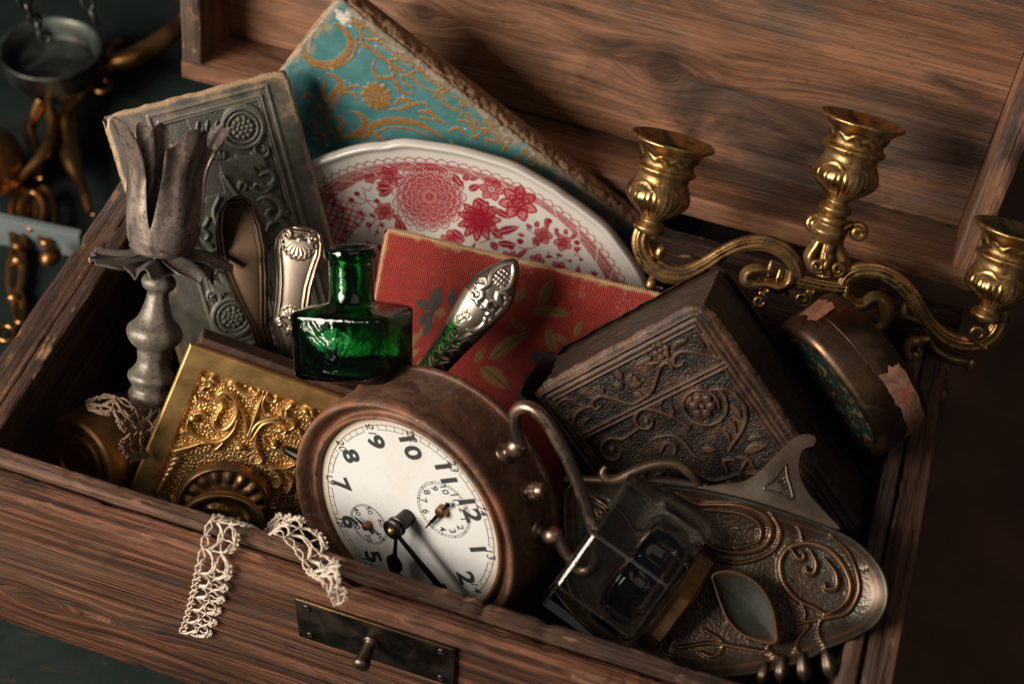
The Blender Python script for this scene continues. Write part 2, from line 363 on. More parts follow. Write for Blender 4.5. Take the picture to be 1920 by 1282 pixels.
def board(name, L, Wd, T, m, mat, parent, knots=(), r=0.0018, step=0.006, cstep=0.006, wear=0.0007, seed=0, gvec=None, chips=()):
    """plank: grain along local X (length L), width Wd along Y, thickness T along Z, centred; worn rounded edges"""
    nx = max(6, int(L / step)); xs = np.linspace(-L / 2, L / 2, nx)
    sec = []
    def side(a, b):
        k = max(1, int(np.hypot(b[0] - a[0], b[1] - a[1]) / cstep))
        for i in range(1, k): sec.append((a[0] + (b[0] - a[0]) * i / k, a[1] + (b[1] - a[1]) * i / k, 0.0))
    def arc(cx, cy, a0):
        for q in range(4):
            a = math.radians(a0 + 90 * q / 3); sec.append((cx + r * math.cos(a), cy + r * math.sin(a), 1.0))
    y, z = Wd / 2 - r, T / 2 - r
    arc(y, z, 0); side((y, T / 2), (-y, T / 2)); arc(-y, z, 90); side((-Wd / 2, z), (-Wd / 2, -z)); arc(-y, -z, 180)
    side((-y, -T / 2), (y, -T / 2)); arc(y, -z, 270); side((Wd / 2, -z), (Wd / 2, z))
    S = np.array(sec); n = len(S)
    X = np.repeat(xs[:, None], n, 1); Y = np.repeat(S[None, :, 0], nx, 0); Z = np.repeat(S[None, :, 1], nx, 0); E = np.repeat(S[None, :, 2], nx, 0)
    j = np.repeat(np.arange(n)[None], nx, 0)
    nz = fbm(X * 90 + seed * 3.1, j * 0.35 + seed, seed + 3, 4) - 0.5; nz2 = fbm(X * 25 + seed, j * 0.1, seed + 9, 3) - 0.5
    big = np.clip(fbm(X * 140 + 5 * seed, j * 0.22 + 9, seed + 21, 3) - 0.62, 0, 1) * 6
    sh = wear * (nz * 0.5 + nz2 * 0.8) - E * wear * big
    for (cx, cy, cr, cdp) in chips:
        sh -= cdp * np.exp(-(((X - cx) / cr) ** 2)) * np.clip(1 - np.abs(np.hypot(Y - cy, 0)) / 0.008, 0, 1)
    l = np.hypot(Y / Wd, Z / T) + 1e-9; Y2 = Y + np.sign(Y) * sh * (np.abs(Y) > y - 1e-6); Z2 = Z + np.sign(Z) * sh * (np.abs(Z) > z - 1e-6)
    gy = Y.copy(); kn = np.zeros_like(X)
    for (kx, ky, kr) in knots:
        dx, dy = (X - kx), (Y - ky); rr = np.hypot(dx / 2.2, dy); inf = np.exp(-(rr / (kr * 2.6)) ** 2)
        inf = inf * 0.8; gy = gy * (1 - inf) + inf * (ky + np.sign(dy) * np.hypot(dx * 0.6, dy) * 1.0 + 0.3 * rr); kn = np.maximum(kn, np.clip(1.3 - np.hypot(dx / 1.3, dy) / kr, 0, 1) * 0.95)
    G = np.stack([X + seed * 1.7, gy + seed * 0.61, Z], -1).reshape(-1, 3)
    V = np.stack([X, Y2, Z2], -1).reshape(-1, 3); F = grid_faces(nx, n, wrap_v=True)[:, ::1].tolist()
    F += [tuple(range(n - 1, -1, -1)), tuple(range((nx - 1) * n, nx * n))]
    me = mesh_np(name, V, F, True, {'g': G, 'knot': kn.reshape(-1), 'wear': E.reshape(-1)})
    auto_smooth(me, 50)
    return link(name, me, mat, parent, m)
def axes(o, X, Y, Z):
    m = np.eye(4); m[:3, 0] = X; m[:3, 1] = Y; m[:3, 2] = Z; m[:3, 3] = o; return m
EX, EY, EZ = np.eye(3)
chest = thing('wooden_chest', 'weathered brown wooden chest with its lid open, filled with antiques', 'chest', np.eye(4))
# front (grain along x, width along z)
fy = RIM / 2
board('front_board', CH_W, CH_H, RIM, axes((CH_W / 2, fy, -CH_H / 2), EX, EZ, -EY), M_WOOD_FRONT, chest, knots=[(-0.193, -0.030, 0.010), (-0.165, -0.022, 0.004)], r=0.0035, step=0.004, cstep=0.003, wear=0.0010, seed=1)
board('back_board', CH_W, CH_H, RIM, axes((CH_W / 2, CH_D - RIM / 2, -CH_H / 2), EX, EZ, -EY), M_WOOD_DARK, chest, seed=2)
sl = CH_D - 2 * RIM - 0.0012
board('side_board', sl, CH_H - 0.0005, RIM, axes((RIM / 2, CH_D / 2, -CH_H / 2), EY, EZ, EX), M_WOOD_RIM, chest, r=0.002, seed=3, step=0.004, cstep=0.004, wear=0.0012)
board('side_board', sl, CH_H - 0.0005, RIM, axes((CH_W - RIM / 2, CH_D / 2, -CH_H / 2), EY, EZ, EX), M_WOOD_RIM, chest, r=0.002, seed=4, step=0.004, cstep=0.004)
GAP = 0.0009; lh = 0.125
iy = CH_W - 2 * RIM - 2 * GAP
board('lip_strip', iy, lh, LIP - GAP, axes((CH_W / 2, RIM + GAP + (LIP - GAP) / 2, -lh / 2 + 0.0018), EX, EZ, -EY), M_WOOD_RIM, chest, r=0.0016, seed=5, step=0.002, cstep=0.004, wear=0.0006, chips=[(0.045, lh / 2, 0.002, 0.0016), (0.075, lh / 2, 0.003, 0.0012)])
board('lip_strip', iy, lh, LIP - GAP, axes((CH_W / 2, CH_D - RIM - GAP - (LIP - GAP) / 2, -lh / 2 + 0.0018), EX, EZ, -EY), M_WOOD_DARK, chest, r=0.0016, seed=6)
il = CH_D - 2 * RIM - 2 * LIP - 0.001
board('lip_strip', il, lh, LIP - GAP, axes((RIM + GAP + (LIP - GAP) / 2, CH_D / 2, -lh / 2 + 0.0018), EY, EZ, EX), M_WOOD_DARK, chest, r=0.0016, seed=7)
board('lip_strip', il, lh, LIP - GAP, axes((CH_W - RIM - GAP - (LIP - GAP) / 2, CH_D / 2, -lh / 2 + 0.0018), EY, EZ, EX), M_WOOD_RIM, chest, r=0.0016, seed=8)
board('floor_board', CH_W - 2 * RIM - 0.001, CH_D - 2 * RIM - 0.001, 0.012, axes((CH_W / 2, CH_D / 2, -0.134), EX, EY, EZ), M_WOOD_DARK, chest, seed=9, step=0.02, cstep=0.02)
# lid: u along x, v up the rim plane, w back into the lid
LA = 0.1997; LO = np.array([0, CH_D + 0.0062, 0.0056]); LV = np.array([0, math.sin(LA), math.cos(LA)]); LW = np.array([0, math.cos(LA), -math.sin(LA)])
def lidp(u, v, w): return LO + u * EX + v * LV + w * LW
LT, LH, LDP = 0.0125, 0.30, 0.045     # rail thickness, lid height, lid depth
board('lid_rail', CH_W, LDP, LT, axes(lidp(CH_W / 2, LT / 2, LDP / 2), EX, LW, -LV), M_WOOD_LID, chest, r=0.0015, seed=11, step=0.004, cstep=0.005, wear=0.0012)
board('lid_rail', LH - LT - 0.0008, LDP - 0.0006, LT, axes(lidp(LT / 2, LT + (LH - LT) / 2, LDP / 2), LV, LW, EX), M_WOOD_LID, chest, r=0.0015, seed=12, step=0.005)
board('lid_rail', LH - LT - 0.0008, LDP - 0.0006, LT, axes(lidp(CH_W - LT / 2, LT + (LH - LT) / 2, LDP / 2), LV, LW, EX), M_WOOD_LID, chest, r=0.0015, seed=13, step=0.005)
board('lid_rail', CH_W, LDP, LT, axes(lidp(CH_W / 2, LH + LT / 2 + 0.0004, LDP / 2), EX, LW, -LV), M_WOOD_LID, chest, seed=14, step=0.02)
PAN = axes(lidp(CH_W / 2, (LH + LT) / 2, LDP - 0.004), EX, LV, -LW)
kn = [(*uv_on(PAN, 1238, 135, 0.004), 0.0085), (*uv_on(PAN, 790, 22, 0.004), 0.0075)]
board('lid_panel', CH_W - 2 * LT - 0.001, LH - LT - 0.001, 0.008, PAN, M_WOOD_LID, chest, knots=kn, seed=15, step=0.0035, cstep=0.0035, wear=0.0004)
# latch plate on the front board
FR = axes((CH_W / 2, 0, -CH_H / 2), EX, EZ, -EY)
pc = [uv_on(FR, *q) for q in ((556, 1118), (857, 1207), (848, 1278), (566, 1190))]
pw = np.linalg.norm(np.subtract(pc[1], pc[0])); ph = np.linalg.norm(np.subtract(pc[3], pc[0])); pcen = np.mean(pc, 0)
M_IRON = mat_metal('blackened_iron', (0.045, 0.038, 0.032), (0.085, 0.065, 0.05), 0.42, 0.2, 0.3, 90, dirt=(0.018, 0.013, 0.01), dirt_amt=0.8)
M_BRASSEDGE = mat_metal('worn_plate_edge', (0.42, 0.26, 0.11), (0.30, 0.18, 0.08), 0.35)
PM = moved(FR, (pcen[0], pcen[1], 0.0012))
V, F = rbox(pw, ph, 0.0016, 0.0006)
plate_o = link('latch_plate', auto_smooth(mesh_np('latch_plate', V, F), 40), M_IRON, chest, PM); plate_o['label'] = 'black iron latch plate with a small knob'
V, F = rbox(pw - 0.002, 0.0006, 0.0008, 0.0002, (0, ph / 2, 0.0006)); link('bright_edge', mesh_np('bright_edge', V, F), M_BRASSEDGE, plate_o)
for sx, sy in ((-1, 1), (-1, -1), (1, 1), (1, -1)):
    b = MB(); V, F = lathe([(0.0001, 0.0007), (0.0012, 0.0006), (0.0022, 0.0002), (0.0023, -0.0003)], 18)
    b.add(V[:, [0, 2, 1]] * np.array([1, -1, 1]), F)
    for a in (25, 115):
        V, F = rbox(0.0030, 0.0005, 0.0004, 0.0001); b.add(xform(V, np.block([[rotm('z', a), np.array([[0], [0], [0.0007]])], [np.zeros((1, 3)), np.ones((1, 1))]])), F)
    link('screw', b.mesh('screw'), M_IRON, plate_o, moved(np.eye(4), (sx * (pw / 2 - 0.0062), sy * (ph / 2 - 0.0055), 0.0009)))
V, F = lathe([(0.0001, 0.0), (0.0033, 0.0), (0.0033, 0.0012), (0.0024, 0.002), (0.0026, 0.006), (0.0034, 0.011), (0.0037, 0.0125), (0.0030, 0.0140), (0.0016, 0.0146), (0.0001, 0.0147)], 24, sub=3)
link('knob', mesh_np('knob', V[:, [0, 2, 1]] * np.array([1.15, -1.15, 1]), F), mat_metal('dull_steel_knob', (0.18, 0.13, 0.10), (0.10, 0.075, 0.06), 0.38), plate_o, moved(np.eye(4), (*(uv_on(FR, 699, 1194) - pcen), 0.0008)))
# ground under the chest
M_GROUND = mat_plain('dark_brown_table', (0.085, 0.036, 0.017), 0.55, var=0.5, scale=18)
def ground_sheet(name, x0, x1, y0, y1, z, mat, n=40):
    X, Y = np.meshgrid(np.linspace(x0, x1, n), np.linspace(y0, y1, n), indexing='ij')
    V = np.stack([X, Y, np.full_like(X, z)], -1).reshape(-1, 3); o = link(name, mesh_np(name, V, grid_faces(n, n)), mat); o['kind'] = 'structure'; return o
ground_sheet('table_top', -3, 4, -2, 5, -0.154, M_GROUND)
# ================================================================== alarm clock
CK_D = 0.74; s_ = pxm(CK_D)
_B = np.stack([CAM_R[0], -CAM_R[1], -CAM_R[2]], 1)
ck_y = _B @ np.array([120, 21.5, 99.9]); ck_x = _B @ np.array([57, -142, -37.9]); ck_y /= np.linalg.norm(ck_y); ck_x /= np.linalg.norm(ck_x)
CK = fmat(at(764, 969, CK_D), ck_x, ck_y, np.cross(ck_x, ck_y)); RN = 157.6 * s_      # numeral circle
CK[:3, 3] += CK[:3, 2] * 0.0040
def mat_rust():
    t = NT('rusted_copper_case'); v = t.coord(); n1 = t.noise(v, 55, 6, 0.65, 0.6); n2 = t.noise(v, 190, 5, 0.65); n3 = t.noise(t.scale(v, (1, 1, 1), (3, 1, 2)), 24, 4, 0.6, 1.0)
    c = t.mix(t.ramp(n1, [(0.38, 0.0), (0.62, 1.0)]), (0.050, 0.024, 0.015), (0.125, 0.055, 0.030))
    c = t.mix(t.ramp(n3, [(0.48, 0.0), (0.64, 0.8)]), c, (0.25, 0.098, 0.045)); c = t.mix(t.ramp(t.noise(v, 38, 6, 0.7, 1.4), [(0.52, 0.0), (0.58, 0.55)]), c, (0.16, 0.10, 0.07))
    c = t.mix(t.ramp(n2, [(0.58, 0.0), (0.70, 0.7)]), c, (0.030, 0.020, 0.015)); c = t.mix(t.ramp(t.noise(v, 330, 5, 0.7), [(0.60, 0.0), (0.66, 0.7)]), c, (0.30, 0.13, 0.06))
    return t.done(c, t.ramp(n1, [(0.3, 0.50), (0.7, 0.74)]), 0.22, t.bump(n2, 0.5, 0.0008, t.bump(n1, 0.35, 0.0015)))
M_RUST = mat_rust()
M_CKSTEEL = mat_metal('tarnished_nickel', (0.34, 0.25, 0.19), (0.22, 0.15, 0.11), 0.30, 0.2, 0.2, 120, dirt=(0.12, 0.05, 0.025), dirt_amt=0.7)
M_HAND = mat_metal('blued_steel_hands', (0.05, 0.042, 0.038), (0.03, 0.026, 0.024), 0.35, 0.1, 0.1, 90)
M_INK = mat_plain('printed_black', (0.022, 0.020, 0.020), 0.7, var=0.2, scale=300, bump=0.05)
def mat_dial():
    t = NT('enamel_dial'); v = t.coord(); sx = t.n.new('ShaderNodeSeparateXYZ'); t.t.links.new(v, sx.inputs[0])
    r = t.math('SQRT', t.math('ADD', t.math('POWER', sx.outputs[0], 2.0), t.math('POWER', sx.outputs[1], 2.0)))
    n = t.noise(v, 120, 5, 0.6, 0.4)
    c = t.mix(t.ramp(t.math('ADD', r, t.math('MULTIPLY', t.math('SUBTRACT', n, 0.5), 0.004)), [(0.0465, 0.0), (0.0535, 0.85)]), (0.545, 0.55, 0.545), (0.42, 0.31, 0.17))
    c = t.mix(t.ramp(t.noise(v, 420, 3, 0.7), [(0.64, 0.0), (0.72, 0.5)]), c, (0.30, 0.235, 0.16)); c = t.mix(t.ramp(t.noise(v, 45, 5, 0.65, 0.8), [(0.5, 0.0), (0.72, 0.35)]), c, (0.44, 0.38, 0.29))
    for q in ((833, 958, 0.0042), (695, 980, 0.0028)):                 # rust halo at the small arbors
        p = uv_on(CK, q[0], q[1], -0.0045); m = t.n.new('ShaderNodeVectorMath'); m.operation = 'DISTANCE'; t.t.links.new(v, m.inputs[0]); m.inputs[1].default_value = (p[0], p[1], 0.0)
        d = t.math('ADD', m.outputs['Value'], t.math('MULTIPLY', t.math('SUBTRACT', n, 0.5), 0.004)); c = t.mix(t.ramp(d, [(q[2] * 0.4, 0.8), (q[2], 0.0)]), c, (0.32, 0.15, 0.06))
    return t.done(c, 0.34, 0.0, t.bump(n, 0.05, 0.0005), Specular_IOR_Level=0.45)
def text_np(body, size, off=0.0, shear=0.0):
    cu = bpy.data.curves.new('t', 'FONT'); cu.body = body; cu.size = size; cu.align_x = 'CENTER'; cu.align_y = 'CENTER'; cu.offset = off * size; cu.resolution_u = 4; cu.shear = shear
    ob = bpy.data.objects.new('t', cu); COL.objects.link(ob); bpy.context.view_layer.update()
    me = ob.evaluated_get(bpy.context.evaluated_depsgraph_get()).to_mesh()
    V = np.array([v.co[:] for v in me.vertices]); F = [tuple(p.vertices) for p in me.polygons]
    bpy.data.objects.remove(ob); bpy.data.curves.remove(cu)
    c = (V.max(0) + V.min(0)) / 2; V[:, :2] -= c[:2]; return V, F
def rot2(V, deg): return np.asarray(V) @ rotm('z', deg).T
def annulus(r0, r1, z, a0=0, a1=360, n=120, c=(0, 0)):
    A = np.radians(np.linspace(a0, a1, n)); V = np.concatenate([np.stack([c[0] + r * np.sin(A), c[1] + r * np.cos(A), np.full(n, z)], 1) for r in (r0, r1)])
    return V, [(i, i + 1, n + i + 1, n + i) for i in range(n - 1)]
clock = thing('alarm_clock', 'round rusty brown alarm clock with white dial, lying tilted in the chest', 'alarm clock', CK)
prof = [(0.0534, -0.0062), (0.0534, -0.0035), (0.0538, -0.0016), (0.0548, -0.0008), (0.0558, -0.0014), (0.0564, -0.0034), (0.0578, -0.0040), (0.0594, -0.0026), (0.0612, 0.0006), (0.0628, 0.0024), (0.0642, 0.0022),
        (0.0652, 0.0004), (0.0653, -0.0030), (0.0650, -0.0060), (0.0649, -0.020), (0.0650, -0.0320), (0.0658, -0.0335), (0.0662, -0.0350), (0.0656, -0.0366), (0.062, -0.0376), (0.03, -0.038), (0.0001, -0.038)]
V, F = lathe(smooth_path(prof, 3), 160)
nz = fbm(np.arctan2(V[:, 2], V[:, 0]) * 6, V[:, 1] * 200, 4, 4) - 0.5
V = V * (1 + 0.006 * nz[:, None] * np.array([1, 0, 1])); V = V[:, [0, 2, 1]] * np.array([1, -1, 1])
link('case', mesh_np('case', V, F), M_RUST, clock)
V, F = annulus(0.0001, 0.0536, 0, n=160); dial = link('dial', mesh_np('dial', V, [f[::-1] for f in F]), mat_dial(), clock, moved(np.eye(4), (0, 0, -0.0048)))
k = RN / 0.0407
SA = uv_on(CK, 832, 955, -0.0048); SS = uv_on(CK, 692, 982, -0.0048)
bold = MB(); thin = MB()
def put_text(b, body, size, x, y, off, ang=0, z=0.00012, shear=0, sx=1.0):
    V, F = text_np(body, size, off, shear); V = rot2(V * np.array([sx, 1, 1]), ang); b.add(V + np.array([x, y, z]), F)
for h in range(1, 13):
    a = math.radians(30 * h); put_text(bold, str(h), 0.0137, RN * math.sin(a), RN * math.cos(a), 0.034, z=0.00020, sx=1.08)
    r2 = 0.0475; put_text(thin, str(h + 12), 0.0068, r2 * math.sin(a + 0.0), r2 * math.cos(a), 0.004, shear=0.2)
    V = np.array([[0, 0.0488, 0], [-0.0009, 0.0503, 0], [0.0009, 0.0503, 0]]); thin.add(rot2(V, -30 * h) + np.array([0, 0, 0.00014]), [(0, 2, 1)])
    for q in range(3):
        thin.add(*annulus(0.0466, 0.0469, 0.00013, 30 * h + 6.2 + q * 6 - 0.2, 30 * h + 11.8 + q * 6 + 0.2, 6))
    for q in range(4):
        V, F = rbox(0.00022, 0.0030, 0.00002, 0); thin.add(rot2(V + np.array([0, 0.0482, 0]), -(30 * h + 6 + q * 6)) + np.array([0, 0, 0.00012]), F)
thin.add(*annulus(0.0493, 0.0496, 0.00013, 0, 360, 180))
def subdial(c, r, n, labels, size, big):
    thin.add(*annulus(r - 0.0001, r + 0.0001, 0.00013, 0, 360, 90, c)); thin.add(*annulus(r * 0.925 - 0.0001, r * 0.925 + 0.0001, 0.00013, 0, 360, 90, c))
    for i in range(n):
        a = 360 * i / n; major = i % big == 0
        V, F = rbox(0.0007 if major else 0.00018, r * (0.085 if major else 0.07), 0.00002, 0); thin.add(rot2(V + np.array([0, r * 0.965, 0]), -a) + np.array([c[0], c[1], 0.00012]), F)
    m = len(labels)
    for i, l in enumerate(labels):
        a = 2 * math.pi * (i + 1) / m; put_text(thin, l, size, c[0] + r * 0.76 * math.sin(a), c[1] + r * 0.76 * math.cos(a), 0.012)
subdial(SA, 0.0152, 48, [str(i) for i in range(1, 13)], 0.0056, 4)
subdial(SS, 0.0113, 60, ['10', '20', '30', '40', '50', '60'], 0.0046, 10)
link('hour_numerals', bold.mesh('hour_numerals', False), M_INK, dial); link('minute_markings', thin.mesh('minute_markings', False), M_INK, dial)
def hand(name, pts, z, th, deg, c=(0, 0), mat=M_HAND):
    """flat hand: outline half-widths [(w, y)] mirrored, pointing to deg clockwise from 12"""
    P = np.array(pts); n = len(P); L = np.stack([-P[:, 0], P[:, 1]], 1); Rr = P
    out = np.concatenate([Rr, L[::-1]]); m = len(out); V = np.concatenate([np.c_[out * [0.72, 1], np.full(m, z + th)], np.c_[out, np.full(m, z)]]); F = []
    for i in range(n - 1): F.append((i, i + 1, m - 2 - i, m - 1 - i)); F.append((m + i, m + m - 1 - i, m + m - 2 - i, m + i + 1))
    for i in range(m): j = (i + 1) % m; F.append((j, i, m + i, m + j))
    return link(name, mesh_np(name, rot2(V, -deg) + np.array([c[0], c[1], 0]), F, False), mat, clock)
hand('minute_hand', [(0.0005, -0.002), (0.0016, 0.003), (0.0019, 0.012), (0.0024, 0.028), (0.0022, 0.036), (0.0004, 0.0455)], 0.0078, 0.0005, 66.5)
ho = [(0.0004, -0.002), (0.0012, 0.003), (0.0011, 0.013), (0.0014, 0.0175), (0.0046, 0.021), (0.0050, 0.024), (0.0034, 0.0275), (0.0012, 0.032), (0.0003, 0.035)]
hand('hour_hand', ho, 0.0050, 0.0005, 121)
hub = MB()
for r, z0, z1 in ((0.0042, -0.0048, 0.0035), (0.0052, 0.0042, 0.0058), (0.0052, 0.0070, 0.0090)):
    V, F = lathe([(0.0001, z0), (r * 0.93, z0), (r, z0 + 0.0003), (r, z1 - 0.0004), (r * 0.9, z1), (0.0001, z1)], 36); hub.add(V[:, [0, 2, 1]] * np.array([1, -1, 1]), F)
link('hub', auto_smooth(hub.mesh('hub'), 40), M_HAND, clock)
V, F = lathe([(0.0001, 0.0088), (0.0021, 0.0088), (0.0021, 0.0094), (0.0017, 0.0102), (0.0008, 0.0108), (0.0001, 0.0109)], 24, sub=2); link('hub_pin', mesh_np('hub_pin', V[:, [0, 2, 1]] * np.array([1, -1, 1]), F), mat_metal('brass_pin', (0.5, 0.33, 0.14), (0.36, 0.22, 0.09), 0.3), clock)
M_SMALLARB = mat_metal('copper_arbor', (0.30, 0.15, 0.08), (0.2, 0.09, 0.05), 0.35)
for c, rr, tip, tail, tg in ((SA, 0.0032, (797, 990), 0.0090, 'alarm_hand'), (SS, 0.0022, (663, 968), 0.0055, 'seconds_hand')):
    d = uv_on(CK, *tip, -0.0018) - c; deg = math.degrees(math.atan2(d[0], d[1])); L = np.linalg.norm(d)
    if tg == 'alarm_hand': pr = [(0.0003, -tail), (0.0016, -tail * 0.82), (0.0006, -tail * 0.55), (0.0007, 0), (0.0010, L * 0.3), (0.0008, L * 0.6), (0.0003, L)]
    else: pr = [(0.0002, -tail * 1.0), (0.0012, -tail * 0.8), (0.0005, -tail * 0.5), (0.0007, 0), (0.0009, L * 0.3), (0.0002, L)]
    hand(tg, pr, -0.0022, 0.0004, deg, c)
    V, F = lathe([(0.0001, -0.0048), (rr, -0.0048), (rr * 0.95, -0.0028), (rr * 0.85, -0.0012), (rr * 0.5, -0.0008), (0.0001, -0.0008)], 20); V = V[:, [0, 2, 1]] * np.array([1, -1, 1]); link('arbor', auto_smooth(mesh_np('arbor', V + np.array([c[0], c[1], 0]), F), 40), M_SMALLARB, clock)
# carrying handle, posts, setting knob, foot
def radial(V, phi, r, z):
    """local Y of V outwards from the case side at clock angle phi"""
    V = np.asarray(V); a = math.radians(phi); u = np.array([math.sin(a), math.cos(a), 0]); t = np.array([math.cos(a), -math.sin(a), 0])
    return u * r + np.array([0, 0, z]) + V[:, :1] * t + V[:, 1:2] * u + V[:, 2:3] * np.array([0, 0, 1])
for phi in (-18.5, 18.5):
    V, F = lathe([(0.0001, -0.001), (0.0052, -0.001), (0.0052, 0.0006), (0.0040, 0.0014), (0.0028, 0.0022), (0.0026, 0.0038), (0.0040, 0.0050), (0.0048, 0.0075), (0.0049, 0.0090), (0.0042, 0.0115), (0.0022, 0.0131), (0.0001, 0.0134)], 28, sub=2)
    link('handle_post', mesh_np('handle_post', radial(V, phi, 0.0648, -0.019), F), M_CKSTEEL, clock)
hp = [(-0.0225, 0.0735), (-0.033, 0.0745), (-0.0405, 0.079), (-0.041, 0.086), (-0.034, 0.0915), (-0.018, 0.0945), (0, 0.0955), (0.018, 0.0945), (0.034, 0.0915), (0.041, 0.086), (0.0405, 0.079), (0.033, 0.0745), (0.0225, 0.0735)]
P = smooth_path([(a, b - 0.0015, -0.019 - 0.10 * (b - 0.0735)) for a, b in hp], 7); V, F = tube(P, 0.0030, 16); link('handle', mesh_np('handle', V, F), M_CKSTEEL, clock)
V, F = lathe([(0.0001, -0.001), (0.0056, -0.001), (0.0056, 0.0008), (0.0036, 0.0016), (0.0036, 0.0036), (0.0047, 0.0040), (0.0047, 0.0074), (0.0040, 0.0080), (0.0038, 0.0096), (0.0030, 0.0108), (0.0001, 0.0112)], 40, mod=lambda T, r, h: (r * (1 + 0.03 * np.sign(np.sin(T * 20)) * ((h > 0.0038) & (h < 0.0076))), h))
link('setting_knob', auto_smooth(mesh_np('setting_knob', radial(V, 0, 0.0648, -0.019), F), 40), M_CKSTEEL, clock)
for phi in (212, 148):
    V, F = lathe([(0.0001, -0.002), (0.0034, -0.002), (0.0032, 0.004), (0.0024, 0.013), (0.0018, 0.0155), (0.0001, 0.016)], 18); link('foot', mesh_np('foot', radial(V, phi, 0.0648, -0.008), F), M_HAND, clock)
# ================================================================== books
def mat_pages(name, col, dark):
    t = NT(name); v = t.coord(); n = t.noise(t.scale(v, (25, 25, 2600)), 1.0, 3, 0.6); n2 = t.noise(v, 120, 5, 0.65, 0.5)
    c = t.mix(t.ramp(n, [(0.35, 0.0), (0.65, 1.0)]), dark, col); c = t.mix(t.ramp(n2, [(0.5, 0.0), (0.68, 0.75)]), c, tuple(x * 0.45 for x in dark))
    return t.done(c, 0.8, 0.0, t.bump(n2, 0.6, 0.0012, t.bump(n, 0.5, 0.0005)))
def page_block(w, h, t, inset, z0, seed=0):
    """leaves between the boards: slightly uneven box"""
    nx = 60; V, F = rbox(w - 2 * inset, h - 2 * inset, t, 0.0006, (w / 2, -h / 2, z0 - t / 2)); return V, F
def backcover(w, h, z, th=0.0024):
    return rbox(w, h, th, 0.0009, (w / 2, -h / 2, z - th / 2))
def spine_strip(L, t, along, r=0.0035, frays=0.0008, seed=0, n=90):
    """rounded strip covering a book edge; along='x' (at y=0) or 'y' (at x=0); returns V,F with z from 0 to -t"""
    u = np.linspace(0, 1, n); a = np.linspace(0, math.pi, 12); U, A = np.meshgrid(u, a, indexing='ij')
    out = r * np.sin(A) + (fbm(U * 60, A * 3, seed, 4) - 0.5) * frays * 3; z = -t / 2 + (t / 2) * np.cos(A) + (fbm(U * 80, A * 3 + 9, seed + 3, 4) - 0.5) * frays * 2
    if along == 'x': V = np.stack([U * L, out, z], -1)
    else: V = np.stack([-out, -U * L, z], -1)
    F = grid_faces(n, 12); return V.reshape(-1, 3), (F[:, ::-1] if along == 'x' else F).tolist()
# ---- teal book with gilt print
tn = np.array([0.08, -0.977, 0.198]); tn /= np.linalg.norm(tn); o = at(632, -6, 0.785)
def ray_plane(o, n, px, py):
    v = CAM_R.T @ np.array([(px - 960) / FPX, (py - 641) / FPX, 1.0]); return CAM_POS + v * (n @ (o - CAM_POS)) / (n @ v)
X = ray_plane(o, tn, 1190, 427) - o; X /= np.linalg.norm(X); TE = fmat(o, X, np.cross(tn, X), tn)
tw, th_, tt = 0.216, 0.15, 0.0125
c = Canvas(0, tw, -th_, 0, 420, 300)
Z2 = lambda pts: uvs(TE, [(520 + a / 2.667, b / 2.667) for a, b in pts])
pz = lambda a, b: uv_on(TE, 520 + a / 2.667, b / 2.667)
u1 = 0.000105          # metres per zoomed pixel, roughly
def gilt(pts, w, **kw): c.stroke(Z2(pts), np.array(np.atleast_1d(w), float) * u1, 0.00025, 'gilt', **kw)
gilt([(205, 120), (150, 170), (128, 240), (160, 300), (230, 325), (300, 310), (352, 260), (365, 200), (335, 150), (290, 120)], [10, 17, 20, 24, 22, 22, 19, 15, 9])
gilt([(222, 118), (228, 150), (240, 165)], [12, 8, 3]); gilt([(190, 150), (170, 200), (165, 260)], [5, 3])
gilt([(110, 250), (170, 320), (260, 342), (330, 320), (385, 270), (395, 190)], [7, 10, 8, 6])
for a, b in (((330, 90), (1010, 560)), ((395, 200), (1130, 720)), ((420, 205), (1160, 735)), ((300, 45), (1500, 800))):
    pts = [(a[0] + (b[0] - a[0]) * t + 10 * math.sin(t * 37), a[1] + (b[1] - a[1]) * t + 10 * math.cos(t * 31)) for t in np.linspace(0, 1, 26)]; gilt(pts, 6)
rr = random.Random(3)
for a, b, r in ((410, 120, 36), (520, 205, 26), (640, 285, 34), (715, 345, 28), (830, 440, 38), (930, 520, 26), (1060, 610, 34), (1150, 700, 30), (1240, 760, 26), (1040, 655, 24), (1330, 830, 20)):
    c.rosette(pz(a, b), r * u1, 8, 0.0003, 'gilt', 0.3, rr.random())
    for q in range(5):
        an = rr.uniform(0, 6.28); L = rr.uniform(35, 70); p0 = (a + 30 * math.cos(an), b + 30 * math.sin(an)); c.leaf(pz(*p0), pz(p0[0] + L * math.cos(an), p0[1] + L * math.sin(an)), 11 * u1, 0.00025, 'gilt', bend=0.1)
for k_ in range(46):
    t = rr.random(); a = 330 + t * 1100; b = 70 + t * 750 + rr.uniform(-30, 40); an = rr.uniform(0, 6.28); L = rr.uniform(22, 46); c.leaf(pz(a, b), pz(a + L * math.cos(an), b + L * math.sin(an)), 7 * u1, 0.0002, 'gilt', bend=0.12)
gilt([(490, 300), (478, 340), (500, 385), (560, 390), (585, 360), (560, 340)], [5, 9, 12, 10, 6]); gilt([(400, 215), (520, 280), (570, 330), (590, 350)], [6, 9])
gilt([(580, 380), (600, 430), (630, 465), (680, 470)], [11, 14, 10, 5]); gilt([(620, 380), (640, 420), (690, 440)], [7, 9, 4])
c.rosette(pz(498, 482), 88 * u1, 12, 0.0004, 'gilt', 0.26, 0.1, wid=21 * u1)
gilt([(250, 370), (300, 390), (315, 430), (270, 480), (250, 530), (290, 545)], [7, 15, 18, 16, 13, 6]); gilt([(410, 430), (350, 440), (310, 470), (290, 520)], [6, 12, 16, 10])
